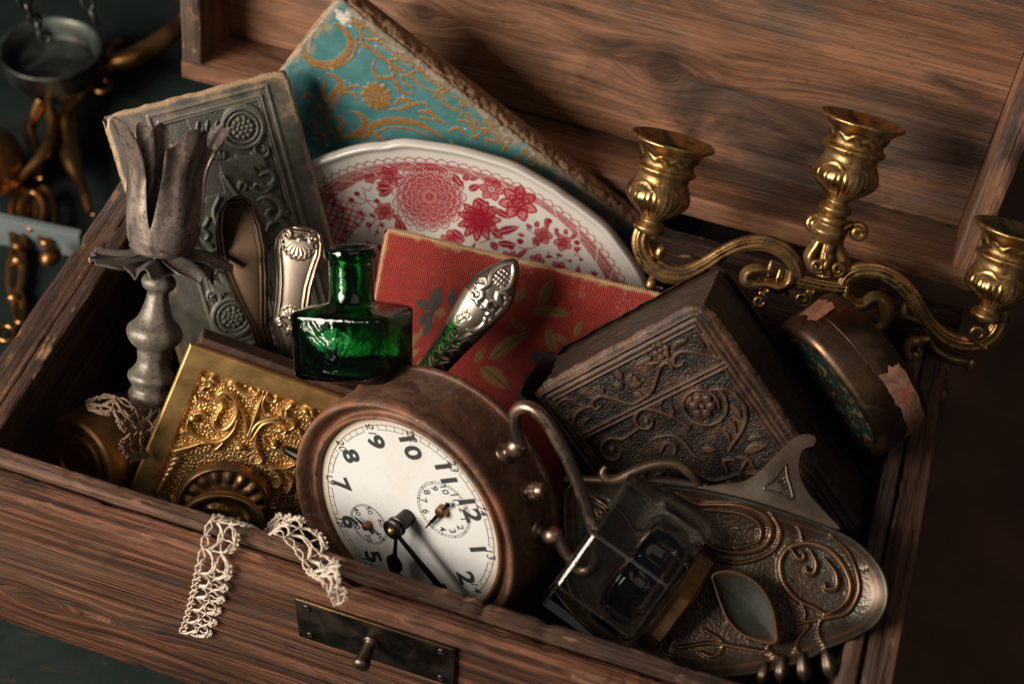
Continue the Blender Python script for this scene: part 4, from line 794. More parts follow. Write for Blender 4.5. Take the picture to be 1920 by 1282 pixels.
def peony(cx, cy, r):
    cp.disc(q(cx, cy), r * 0.96 * up, 0, 'pink')
    for g, (rad, n) in enumerate(((1.0, 17), (0.84, 15), (0.69, 13), (0.54, 11), (0.40, 8), (0.27, 6))):
        for k_ in range(n):
            a = g * 0.21 + 6.283 * k_ / n; hw = 3.3 / n
            arc = [(cx + r * rad * (1 - 0.16 * abs(t) ** 2.5) * math.cos(a + t * hw), cy + r * rad * (1 - 0.16 * abs(t) ** 2.5) * math.sin(a + t * hw) * 0.98) for t in np.linspace(-1, 1, 7)]
            PS(arc, 3.4); arc2 = [(cx + (x - cx) * 0.93, cy + (y - cy) * 0.93) for x, y in arc[1:-1]]; PS(arc2, 6.5, 'cut2')
            for t in (-0.4, 0, 0.4):
                c0 = (cx + r * rad * 0.80 * math.cos(a + t * hw), cy + r * rad * 0.80 * math.sin(a + t * hw)); c1 = (cx + r * rad * 0.90 * math.cos(a + t * hw), cy + r * rad * 0.90 * math.sin(a + t * hw)); PS([c0, c1], 4.2)
    for k_ in range(7): cp.ring(q(cx + 14 * math.cos(k_), cy + 14 * math.sin(k_)), 6 * up, 3 * up, 0, 'red')
peony(752, 1000, 186); flower(1070, 950, 66, 6, ang=0.2); flower(1204, 1020, 100, 7, rings=2, ang=0.4)
for g_ in range(3): flower(1000, 1120, 110 - g_ * 26, 11 - g_, ang=g_ * 0.3)
cp.disc(q(1000, 1120), 86 * up, 0, 'pink2')
flower(1325, 1190, 50, 5, rings=2); flower(1426, 1222, 48, 5, rings=2, ang=0.6); flower(562, 885, 62, 6, rings=2); flower(466, 893, 32, 5); flower(525, 1075, 52, 6, rings=2); flower(1290, 1225, 26, 5)
for a, b, w in (((955, 960), (1010, 925), 24), ((905, 920), (880, 865), 22), ((930, 905), (960, 870), 20), ((900, 900), (925, 945), 22), ((960, 900), (1010, 885), 14), ((490, 950), (580, 950), 30), ((500, 990), (570, 960), 22), ((540, 920), (490, 925), 16), ((985, 1005), (1045, 1045), 26), ((1050, 1070), (1090, 1045), 22),
                ((1080, 1060), (1160, 1110), 26), ((1090, 1190), (1205, 1150), 28), ((1060, 1170), (1120, 1220), 26), ((1090, 1240), (1190, 1250), 24), ((1060, 1230), (1090, 1280), 22), ((1265, 1160), (1240, 1130), 16), ((1290, 1150), (1300, 1110), 16), ((1350, 1150), (1340, 1090), 16), ((1400, 1190), (1390, 1150), 14), ((1440, 1180), (1445, 1140), 14), ((1470, 1200), (1495, 1160), 14),
                ((1230, 1200), (1190, 1190), 13), ((450, 1130), (440, 1160), 20), ((560, 1100), (600, 1110), 16), ((480, 1110), (450, 1080), 14), ((860, 1170), (930, 1230), 24), ((1480, 1260), (1520, 1240), 16)): PLF(a, b, w)
for k_ in range(26):
    a_, b_ = rr.uniform(420, 1560), 0; b_ = 1215 + (a_ - 560) * 0.22 + rr.uniform(-40, 60); an = rr.uniform(0, 6.28); L_ = rr.uniform(50, 95); PLF((a_, b_), (a_ + L_ * math.cos(an), b_ + L_ * math.sin(an)), rr.uniform(14, 24))
flower(860, 1230, 60, 7, rings=2); flower(1150, 1330, 55, 6, rings=2); flower(700, 1260, 50, 6); flower(1400, 1370, 50, 6, rings=2); flower(1290, 1330, 40, 5)
for x, y, r in ((395, 975, 17), (490, 1018, 17), (366, 1008, 17), (1357, 1108, 20), (1395, 1155, 14), (1498, 1215, 18), (1205, 1230, 20), (1160, 1260, 18)): cp.disc(q(x, y), r * up, 0, 'red')
for pts in ([(400, 990), (430, 1010), (480, 1020)], [(430, 960), (440, 1010), (470, 1050), (500, 1060)], [(366, 1015), (410, 1030), (440, 1020)], [(420, 940), (450, 960), (470, 940)], [(1240, 1160), (1290, 1190)], [(1357, 1120), (1340, 1160)], [(1300, 1240), (1250, 1270), (1200, 1260)], [(440, 1180), (480, 1120), (530, 1110)], [(1470, 1230), (1500, 1260), (1480, 1290)], [(600, 1110), (640, 1180)], [(1090, 1210), (1000, 1240)]): PS(pts, 3)
occ = np.maximum(cp.ch('red'), cp.ch('pink')); n_sp = 0
for k_ in range(900):
    a_ = rr.uniform(0.05, 3.1); r_ = rr.uniform(0.25, 0.77); px_, py_ = PA * r_ * math.cos(a_), PA * PR * r_ * math.sin(a_)
    wi = cp.win((px_ - 0.0022, py_ - 0.0022), (px_ + 0.0022, py_ + 0.0022))
    if wi is None or occ[wi].max() > 0.05 or n_sp > 110: continue
    n_sp += 1; an = rr.uniform(0, 6.28); st = np.array([px_, py_])
    for q_ in range(rr.choice((2, 3, 4))):
        aa = an + (q_ - 1) * 0.95; u_ = np.array([math.cos(aa), math.sin(aa)]); cp.leaf(st, st + u_ * rr.uniform(0.0020, 0.0034), 0.00075, 0, 'red', 0)
    cp.stroke([st, st - 0.0016 * np.array([math.cos(an), math.sin(an)])], 0.0003, 0, 'red'); cp.disc(st - 0.0018 * np.array([math.cos(an), math.sin(an)]), 0.0006, 0, 'red'); occ = np.maximum(cp.ch('red'), cp.ch('pink'))
x_, y_ = cp.X, cp.Y; rn = np.hypot(x_ / PA, y_ / (PA * PR)); ta = np.arctan2(y_ / PR, x_)
def band(a, b): return np.clip(np.minimum(rn - a, b - rn) * 600, 0, 1)
wob = 0.010 * np.sin(ta * 5 + 0.6) + 0.006 * np.sin(ta * 11)
bd = np.clip(np.minimum(rn - (0.818 + wob * 0.5 - 0.035 * np.clip((1.15 - ta) / 0.8, 0, 1) - 0.03 * np.clip((ta - 2.1) / 0.5, 0, 1)), 0.868 - rn) * 500, 0, 1)
for off in (0.828, 0.848): bd *= 1 - 0.5 * np.exp(-((rn - off - wob * 0.7) / 0.0022) ** 2)
nzb = fbm(ta * 60, rn * 90, 51, 3); cp.ch('band'); cp.K['band'] = bd * np.clip(0.65 + nzb * 0.5, 0, 1)
for tt_ in np.arange(-0.1, 3.4, 0.165):
    cut = np.exp(-(((ta - tt_ - (rn - 0.82) * 1.5) * 0.82) / 0.005) ** 2) * ((rn > 0.765) & (rn < 0.88)); cp.K['band'] *= 1 - 0.85 * cut
sc_ = 0.894 + 0.0065 * np.sign(np.sin(ta * 105)) * np.abs(np.sin(ta * 105)) ** 0.6
cp.ch('red'); cp.K['red'] = np.maximum(cp.K['red'], np.exp(-((rn - sc_) / 0.0040) ** 2 * 1.0)); cp.K['red'] = np.maximum(cp.K['red'], band(0.8685, 0.874) * 0.9)
cp.K['red'] = np.maximum(cp.K['red'], np.clip(1 - np.abs(np.sin(ta * 52.5 + math.pi / 4)) * 2.6, 0, 1) * band(0.870, 0.888))
# left end: wider patterned field
lf = np.clip((ta - 2.62) * 8, 0, 1) * (rn > 0.60) * (rn < 0.868); cp.K['band'] = np.maximum(cp.K['band'], lf * 0.85 * (1 - 0.8 * (np.abs(np.sin(x_ * 900) * np.sin(y_ * 900)) > 0.55)))
rf = np.clip((0.40 - ta) * 8, 0, 1) * (rn > 0.70) * (rn < 0.868); cp.K['band'] = np.maximum(cp.K['band'], rf * (1 - 0.7 * (np.abs(np.sin(x_ * 1100 + 2) * np.sin(y_ * 1100)) > 0.7)))
Ap = {}
for ch in ('red', 'band', 'pink', 'pink2', 'cut', 'cut2'):
    if ch not in cp.K: cp.ch(ch)
    A = cp.sample(cp.K[ch], Xp, Yp); A[(Yp < -0.033)] = 0; Ap[ch] = A.reshape(-1)
V1 = np.stack([Xp, Yp, Zp], -1).reshape(-1, 3); nT, nR = T.shape
V2 = np.stack([Xp, Yp, Zp - 0.0040 - 0.001 * (1 - Rr)], -1)[:, ::8].reshape(-1, 3); nR2 = len(rho[::8])
F1 = grid_faces(nT, nR, wrap_u=True)
F2 = grid_faces(nT, nR2, wrap_u=True)[:, ::-1] + len(V1)
i = np.arange(nT); j = (i + 1) % nT; FJ = np.stack([i * nR + nR - 1, len(V1) + i * nR2 + nR2 - 1, len(V1) + j * nR2 + nR2 - 1, j * nR + nR - 1], -1)[:, ::-1]
V2 = V2.reshape(nT, nR2, 3); V2[:, -1] = np.stack([Xp, Yp, Zp], -1)[:, -1] * np.array([1.004, 1.004, 1]) - np.array([0, 0, 0.0018]); V2 = V2.reshape(-1, 3)
def mat_plate():
    t = NT('printed_porcelain'); red, pink = (0.27, 0.014, 0.034), (0.50, 0.13, 0.14)
    c = t.mix(t.math('MULTIPLY', t.attr('pink'), 0.85), (0.58, 0.545, 0.51), (0.43, 0.085, 0.095)); c = t.mix(t.math('MULTIPLY', t.attr('pink2'), 0.75), c, (0.30, 0.04, 0.055)); c = t.mix(t.math('MULTIPLY', t.attr('cut2'), 0.55), c, (0.62, 0.50, 0.475))
    n = t.noise(t.coord(), 900, 3, 0.6); c = t.mix(t.math('MULTIPLY', t.attr('band'), 0.95), c, t.mix(n, (0.26, 0.018, 0.034), (0.36, 0.045, 0.058)))
    c = t.mix(t.attr('red'), c, red); c = t.mix(t.math('MULTIPLY', t.attr('cut'), 0.55), c, (0.58, 0.34, 0.33))
    return t.done(c, 0.16, 0.0, None, Coat_Weight=0.6, Coat_Roughness=0.08)
A2 = {k_: np.concatenate([v_, np.zeros(len(V2))]) for k_, v_ in Ap.items()}
platter = tag(link('platter', mesh_np('platter', np.concatenate([V1, V2]), np.concatenate([F1, F2, FJ]), True, A2), mat_plate(), None, PL), 'white porcelain platter printed with red flowers, standing behind the red book', 'platter')
# ================================================================== gilt brass covered box
M_BRASS = mat_metal('old_brass', (0.56, 0.37, 0.15), (0.40, 0.25, 0.09), 0.34, 0.16, 0.18, 70, dirt=(0.055, 0.030, 0.014), dirt_amt=0.75)
M_DKBRASS = mat_metal('tarnished_brass', (0.34, 0.20, 0.085), (0.19, 0.108, 0.046), 0.38, 0.18, 0.25, 70, dirt=(0.030, 0.018, 0.010), dirt_amt=0.85)
GO = fmat([0.0785, 0.1232, -0.0154], [0.9037, 0.195, -0.3812], [0.2228, 0.5461, 0.8076], [0.3656, -0.8147, 0.45]); GO[:3, 3] = CAM_POS + (GO[:3, 3] - CAM_POS) * 0.962; ow, oh = 0.1107, 0.1175
c = Canvas(0, ow, -oh, 0, 340, 330); Q = lambda a, b: uv_on(GO, 240 + a / 3.373, 620 + b / 3.373); ug = 0.0000785
e = c.edge(); fr = 0.0112
c.H = np.where(e < fr, 0.0012 - 0.0012 * np.clip((0.0012 - e) / 0.0012, 0, 1) ** 2, -0.0012) ; c.H = np.where((e > fr - 0.0007) & (e < fr + 0.0012), np.interp(e, [fr - 0.0007, fr + 0.0012], [0.0012, -0.0012]), c.H)
base = c.H.copy(); c.H[:] = 0
def W(pts, w, h=0.0030): c.stroke([Q(*p) for p in pts], np.array(np.atleast_1d(w), float) * ug, h, 'rub')
def WL(a, b, w, h=0.0028, bend=0.08): c.leaf(Q(*a), Q(*b), w * ug, h, 'rub', 0.45, bend=bend)
W([(470, 440), (425, 430), (408, 385), (430, 330), (480, 305), (520, 318), (515, 345), (480, 350), (460, 380)], [8, 16, 22, 24, 22, 18, 14, 9, 6]); W([(520, 300), (560, 272), (620, 275), (660, 310), (690, 355), (740, 395), (790, 405), (830, 385), (835, 355), (800, 340), (780, 362), (800, 378)], [10, 20, 22, 22, 19, 19, 18, 16, 14, 11, 8, 5])
WL((350, 480), (440, 440), 16); WL((560, 330), (530, 300), 18); WL((640, 340), (690, 330), 16)
W([(900, 430), (880, 400), (895, 380), (930, 388), (945, 415), (925, 445), (890, 440), (868, 410), (850, 470), (870, 520), (890, 515)], [5, 9, 11, 13, 15, 16, 16, 14, 12, 14, 7])
W([(545, 555), (550, 605), (590, 625), (640, 600), (680, 545), (690, 490), (675, 430), (640, 395), (600, 385), (570, 400)], [10, 18, 19, 18, 16, 16, 18, 20, 20, 9]); W([(510, 395), (540, 420), (590, 430), (600, 470), (575, 510), (555, 560)], [6, 14, 18, 16, 13, 9]); WL((560, 430), (620, 450), 18); WL((590, 505), (555, 530), 15); W([(570, 400), (610, 410), (640, 440)], [8, 15, 7])
W([(745, 670), (745, 600), (730, 530), (700, 470)], [12, 11, 9, 6]); W([(757, 665), (790, 570), (820, 490), (862, 370)], [13, 9, 7, 5]); W([(765, 670), (810, 590), (870, 560), (950, 545)], [10, 14, 15, 8])
W([(780, 690), (810, 640), (850, 590), (920, 570), (985, 590), (1000, 630), (960, 650), (940, 625)], [9, 14, 16, 16, 16, 15, 12, 8]); c.disc(Q(965, 625), 26 * ug, 0.0036, 'rub'); W([(970, 510), (985, 545), (1040, 560), (1050, 600), (1020, 620)], [10, 18, 17, 14, 7]); WL((1010, 560), (1000, 500), 18)
W([(1000, 490), (1050, 455), (1110, 450), (1155, 480), (1170, 530), (1200, 565)], [8, 18, 21, 20, 17, 8]); c.disc(Q(1125, 505), 30 * ug, 0.0036, 'rub'); WL((1130, 530), (1160, 585), 22); W([(1080, 620), (1100, 660), (1130, 650)], [7, 12, 6])
c.disc(Q(412, 548), 33 * ug, 0.0038, 'rub'); W([(380, 560), (375, 600), (410, 650), (470, 685), (540, 700), (610, 680), (665, 625), (690, 560)], [8, 14, 16, 15, 15, 14, 12, 7]); W([(420, 520), (465, 515), (490, 540)], [10, 16, 6]); WL((300, 640), (380, 640), 26); WL((300, 655), (350, 600), 14)
W([(265, 760), (330, 745), (400, 725), (460, 705), (510, 705)], [10, 20, 16, 12, 6]); WL((280, 775), (370, 760), 24); W([(520, 720), (550, 745), (600, 700)], [8, 14, 6])
W([(815, 650), (805, 700), (830, 770), (850, 810), (820, 835)], [9, 12, 12, 13, 8]); W([(860, 690), (900, 735), (935, 730), (930, 700), (905, 700)], [8, 14, 14, 11, 7]); c.disc(Q(920, 712), 24 * ug, 0.0034, 'rub'); c.disc(Q(705, 735), 30 * ug, 0.0040, 'rub'); c.disc(Q(835, 830), 26 * ug, 0.0034, 'rub')
W([(880, 830), (930, 860), (1000, 860), (1060, 835)], [9, 15, 13, 6]); W([(900, 870), (950, 900), (960, 960), (920, 1010)], [8, 15, 15, 8]); c.disc(Q(925, 985), 26 * ug, 0.0032, 'rub'); W([(1000, 900), (1040, 950), (1000, 1030)], [7, 14, 6])
for k_ in range(7): WL((330 - k_ * 22, 800 + k_ * 32), (270 - k_ * 14, 810 + k_ * 38), 26); WL((300 - k_ * 18, 840 + k_ * 30), (330 - k_ * 18, 790 + k_ * 30), 16)
for k_ in range(22):
    a, b = rr.uniform(200, 1000), rr.uniform(1010, 1250); an = rr.uniform(0, 6.28); W([(a, b), (a + 50 * math.cos(an), b + 50 * math.sin(an)), (a + 70 * math.cos(an + 1), b + 70 * math.sin(an + 1))], [8, 18, 7])
inside = e > fr + 0.0005; c.H = np.where(inside, base + c.H * np.clip((e - fr - 0.0005) / 0.002, 0, 1), base); c.K['ground'] = inside * 1.0; c.K['rub'] = np.maximum(c.ch('rub') * inside, ~inside * 0.9)
c.H += (fbm(c.X * 120, c.Y * 120, 61, 4) - 0.5) * 0.0003
def mat_goldrelief():
    t = NT('embossed_gilt_brass'); v = t.coord(); n = t.noise(v, 70, 5, 0.6, 0.4); n2 = t.noise(v, 500, 4, 0.6); vo = t.vor(v, 620, rnd=0.8); k = t.attr('rub')
    c = t.mix(t.ramp(n, [(0.3, 0.0), (0.7, 1.0)]), (0.56, 0.335, 0.125), (0.72, 0.465, 0.19)); c = t.mix(t.ramp(t.noise(v, 40, 5, 0.65, 0.8), [(0.5, 0.0), (0.7, 0.6)]), c, (0.34, 0.19, 0.07)); c = t.mix(t.math('MULTIPLY', t.math('SUBTRACT', 1.0, k), 0.5), c, (0.46, 0.26, 0.09))
    peb = t.math('MULTIPLY', t.math('MULTIPLY', vo, t.attr('ground')), t.math('SUBTRACT', 1.0, k)); br = t.noise(t.scale(v, (40, 900, 40)), 1.0, 3, 0.6)
    return t.done(c, t.math('ADD', t.math('MULTIPLY', n, 0.24), 0.31), 0.88, t.bump(peb, 0.85, -0.0011, t.bump(br, 0.06, 0.0004, t.bump(n2, 0.12, 0.0003))))
gb = thing('brass_covered_album', 'album with a golden embossed brass cover, left of the alarm clock', 'album', GO)
link('brass_cover', c.slab('brass_cover', 0.0022), mat_goldrelief(), gb)
V, F = rbox(ow - 0.002, oh, 0.012, 0.001, (ow / 2 + 0.0035, -oh / 2 + 0.0042, -0.0085)); link('book_body', mesh_np('book_body', V, F, False), mat_pages('red_brown_worn_leather', (0.085, 0.035, 0.02), (0.035, 0.014, 0.009)), gb)
# ================================================================== round brass door knob
kd = 0.765; s = pxm(kd); KN = np.eye(4); KN[:3, 0] = GO[:3, 0]; KN[:3, 1] = GO[:3, 2]; KN[:3, 2] = -GO[:3, 1]; KN[:3, 3] = xform(np.array([[*uv_on(GO, 420, 934), 0.008]]), GO)[0]
kb = thing('door_knob', 'round brass door knob with petal rosette, resting on the golden album', 'door knob', KN)
def gad(T, r, h): return r, h
pr = [(0.0001, -0.006), (85 * s, -0.006), (90 * s, -0.0035), (90 * s, -0.001), (86 * s, 0.0008), (82 * s, 0.0002), (78 * s, -0.0012), (55 * s, -0.0006), (40 * s, 0.001), (0.0001, 0.001)]
V, F = lathe(smooth_path(pr, 3), 140, mod=lambda T, r, h: (r, h + 0.0030 * np.abs(np.sin(T * 8)) ** 1.5 * np.exp(-((r - 66 * s) / (11 * s)) ** 2)))
link('rosette_plate', mesh_np('rosette_plate', V, F), M_DKBRASS, kb)
pr = [(40 * s, -0.002), (38 * s, 0.008), (50 * s, 0.014), (74 * s, 0.0185), (86 * s, 0.0215), (88 * s, 0.0240), (84 * s, 0.0262), (76 * s, 0.0262), (72 * s, 0.0246), (66 * s, 0.0242), (40 * s, 0.0265), (0.0001, 0.0280)]
V, F = lathe(smooth_path(pr, 4), 150); rad = np.hypot(V[:, 0], V[:, 2]); ang = np.arctan2(V[:, 2], V[:, 0]); ins = (V[:, 1] > 0.0230) & (rad < 70 * s)
V[:, 1] += ins * (0.0028 * np.clip(np.sin(ang * 5 + rad / s * 0.16) * np.cos(rad / s * 0.17), 0, 1) * np.clip((70 * s - rad) / (8 * s), 0, 1) + 0.0005 * (fbm(V[:, 0] * 900, V[:, 2] * 900, 66, 2) - 0.5))
link('knob', mesh_np('knob', V + np.array([0, 0, 0]), F), M_DKBRASS, kb)
# ================================================================== dark brass weight in the corner
wd = 0.80; WF = frame(140, 868, wd); s = pxm(wd); ax = np.array([-0.46, -0.30, 0.84]); ax /= np.linalg.norm(ax); lg = np.cross(ax, [0, 1.0, 0.2]); lg /= np.linalg.norm(lg); WF[:3, :3] = WF[:3, :3] @ np.stack([lg, ax, np.cross(lg, ax)], 1)
M_WBRASS = mat_metal('brown_brass', (0.42, 0.25, 0.11), (0.28, 0.155, 0.065), 0.52, 0.18, 0.25, 60, dirt=(0.09, 0.05, 0.026), dirt_amt=0.8)
wt = thing('brass_weight', 'dark brass cylinder with stepped rings in the front left corner', 'weight', WF)
pr = [(0.0001, -0.044), (84 * s, -0.044), (90 * s, -0.041), (91 * s, -0.004), (89 * s, -0.0005), (84 * s, 0.0008), (76 * s, 0.0006), (74 * s, -0.0006), (60 * s, -0.0012), (58 * s, 0.0004), (55 * s, 0.0006), (36 * s, 0.0002), (33 * s, -0.0024), (30 * s, -0.0034), (0.0001, -0.0034)]
V, F = lathe(pr, 120); link('body', auto_smooth(mesh_np('body', V, F), 35), M_WBRASS, wt)
V, F = lathe([(30 * s, -0.0034), (31 * s, -0.0015), (28 * s, -0.0008), (12 * s, -0.0012), (0.0001, -0.0010)], 60, sub=2); link('centre_boss', mesh_np('centre_boss', V, F), M_WBRASS, wt)
# ================================================================== tulip candlestick
def mat_tin():
    t = NT('whitewashed_tin'); v = t.coord(); n = t.noise(v, 70, 5, 0.65, 0.5); n2 = t.noise(v, 420, 5, 0.7); n3 = t.noise(t.scale(v, (1, 0.35, 1)), 60, 5, 0.7, 1.2)
    c = t.mix(t.ramp(n, [(0.3, 0.0), (0.7, 1.0)]), (0.18, 0.138, 0.118), (0.30, 0.236, 0.205)); c = t.mix(t.ramp(n3, [(0.43, 0.0), (0.60, 0.88)]), c, (0.045, 0.034, 0.030)); c = t.mix(t.ramp(n2, [(0.53, 0.0), (0.62, 0.85)]), c, (0.045, 0.034, 0.030)); c = t.mix(t.ramp(t.noise(v, 28, 5, 0.65, 1.0), [(0.45, 0.0), (0.65, 0.6)]), c, (0.10, 0.070, 0.055))
    return t.done(c, 0.46, 0.4, t.bump(n2, 0.25, 0.0005, t.bump(n, 0.2, 0.0008)))
def mat_pewter(name, a, b):
    t = NT(name); v = t.coord(); n = t.noise(v, 90, 5, 0.65, 0.5); n2 = t.noise(v, 500, 4, 0.7)
    c = t.mix(t.ramp(n, [(0.3, 0.0), (0.7, 1.0)]), a, b); c = t.mix(t.ramp(n2, [(0.52, 0.0), (0.66, 0.75)]), c, tuple(x * 0.3 for x in a)); return t.done(c, 0.46, 0.3, t.bump(n2, 0.25, 0.0005))
M_TIN = mat_tin(); M_STEM = mat_pewter('grey_painted_stem', (0.105, 0.090, 0.074), (0.20, 0.172, 0.142)); M_COLLAR = mat_pewter('dark_tin_leaves', (0.085, 0.068, 0.058), (0.16, 0.13, 0.112))
sd = 0.775; SK = frame(303, 470, sd, -9, 17, 0); s = pxm(sd) / math.cos(math.radians(17))
cs = thing('tulip_candlestick', 'grey metal candlestick with a tulip shaped cup and leaf collar', 'candlestick', SK)
pr = [(0.0001, -292), (30, -292), (37, -283), (38, -272), (33, -262), (36, -252), (42, -243), (41, -234), (34, -226), (27, -212), (28, -196), (30, -184), (42, -174), (50, -160), (50, -150), (46, -142), (33, -128), (25, -108), (20, -88), (20, -76), (28, -68), (31, -58), (27, -49), (21, -44), (26, -36), (26, -28), (22, -20), (18, -8), (18, 0), (0.0001, 2)]
def octo(T, r, h): return r * (1 + 0.012 * np.cos(8 * T)), h
V, F = lathe(smooth_path([(a * s, b * s) for a, b in pr], 3), 72, octo); V = V * (1 + 0.008 * (fbm(V[:, :1] * 300, V[:, 1:2] * 300, 71, 3) - 0.5)); link('stem', mesh_np('stem', V, F), M_STEM, cs)
def sheet(nu, nv, f, thick):
    """thin bent sheet with real thickness; f(u,v)->xyz arrays"""
    U, Vv = np.meshgrid(np.linspace(0, 1, nu), np.linspace(0, 1, nv), indexing='ij'); P = f(U, Vv); du = np.gradient(P, axis=0); dv = np.gradient(P, axis=1); N = np.cross(du, dv); N /= np.linalg.norm(N, axis=-1, keepdims=True) + 1e-12
    A = (P + N * thick / 2).reshape(-1, 3); B = (P - N * thick / 2).reshape(-1, 3); n = nu * nv; Fa = grid_faces(nu, nv); Fb = Fa[:, ::-1] + n
    idx = np.arange(n).reshape(nu, nv); loop = np.concatenate([idx[:-1, 0], idx[-1, :-1], idx[:0:-1, -1], idx[0, :0:-1]]); l2 = np.roll(loop, -1); Fc = np.stack([loop, loop + n, l2 + n, l2], -1)
    return np.concatenate([A, B]), np.concatenate([Fa, Fb, Fc]).tolist()
# leaf collar
for k_ in range(7):
    az = 6.283 * k_ / 7 + 0.25
    def lf(u, v, az=az, k_=k_):
        r = (20 + u * 108) * s; w = (16 + 26 * np.sin(np.clip(u * 1.15, 0, 1) * math.pi * 0.72) - 20 * np.clip(u - 0.75, 0, 1) * 4 * (np.abs(v - 0.5) * 2) ** 0.7) * s
        x = r; y = (v - 0.5) * 2 * w; z = s * (2 - 18 * u + 10 * np.sin(u * 3.0 + k_) + 7 * np.cos((v - 0.5) * 9) - 6 + 4 * np.sin(v * 7 + k_ * 2) * u)
        return np.stack([x * math.cos(az) - y * math.sin(az), z, -(x * math.sin(az) + y * math.cos(az))], -1)
    V, F = sheet(20, 17, lf, 0.0007); link('collar_leaf', auto_smooth(mesh_np('collar_leaf', V, F), 50), M_COLLAR, cs)
# tulip cup: petals with deep slots
tz0 = 226 * s
def cup(u, v):
    th = (u * 2 * math.pi) - 1.57 - 0.12; ph = (th + 1.57 + 0.12) * 4 / (2 * math.pi); fr_ = np.abs((ph % 1.0) - 0.5) * 2          # 1 at slots, 0 at petal middle
    fr_ = np.abs(((ph) % 1.0) - 0.0); fr_ = np.minimum(fr_, 1 - fr_) * 2    # 0 at slot, 1 at petal middle
    open_ = np.clip(fr_ / 0.36, 0, 1) ** 1.7
    pet = 0.80 + 0.20 * np.sin(fr_ * 1.5708) ** 2 + 0.035 * np.sin(fr_ * 9 + np.floor(ph)) + 0.07 * np.sin(np.floor(ph) * 2.3 + 0.8)
    top = (0.235 + (pet - 0.235) * open_); hh = v ** 1.0 * top * tz0
    y = hh / tz0
    r = s * (58 + 10 * np.sin(np.clip(y * 2.2, 0, 1) * 1.6) - 4 * y - 14 * np.clip(0.10 - y, 0, 1) * 10 * 0.6) + s * 34 * np.clip(y - 0.62, 0, 1) ** 1.4 * 4 * open_
    r = r + s * (7.0 * np.sin(fr_ * 7.5 + np.floor(ph) * 1.7) * np.clip(y - 0.2, 0, 1)) - s * 5 * np.exp(-((fr_ - 1) / 0.12) ** 2) * np.clip(y - 0.2, 0, 0.5)
    return np.stack([r * np.cos(th), hh, -r * np.sin(th)], -1)
V, F = sheet(480, 46, cup, 0.0009); cupo = link('tulip_cup', auto_smooth(mesh_np('tulip_cup', V, F), 55), M_TIN, cs)
V, F = lathe([(0.0001, 1 * s), (47 * s, 1 * s), (55 * s, 3 * s), (58 * s, 6 * s), (44 * s, 5 * s), (0.0001, 5 * s)], 60); link('cup_floor', mesh_np('cup_floor', V, F), M_COLLAR, cs)
# ================================================================== silver cutlery
def mat_silver(name, a, b, dark, rough=0.24):
    t = NT(name); v = t.coord(); n = t.noise(v, 60, 5, 0.6, 0.5); n2 = t.noise(v, 450, 4, 0.6); k = t.ramp(t.math('ADD', t.attr('rub'), t.math('MULTIPLY', t.math('SUBTRACT', n, 0.5), 0.8)), [(0.15, 0.0), (0.85, 1.0)])
    c = t.mix(t.ramp(n, [(0.3, 0.0), (0.7, 1.0)]), a, b); c = t.mix(t.math('MULTIPLY', t.math('SUBTRACT', 1.0, k), 0.8), c, dark)
    return t.done(c, t.math('ADD', t.math('MULTIPLY', n, 0.2), rough - 0.1), 1.0, t.bump(n2, 0.08, 0.0003))
M_SILVER = mat_silver('tarnished_silver', (0.50, 0.42, 0.34), (0.36, 0.28, 0.21), (0.13, 0.095, 0.072), 0.32); M_SILVER2 = mat_silver('brown_tarnished_silver', (0.17, 0.105, 0.065), (0.085, 0.056, 0.038), (0.04, 0.028, 0.020), 0.40); M_SILVER3 = mat_silver('polished_old_silver', (0.66, 0.58, 0.50), (0.52, 0.44, 0.36), (0.16, 0.125, 0.10), 0.38)
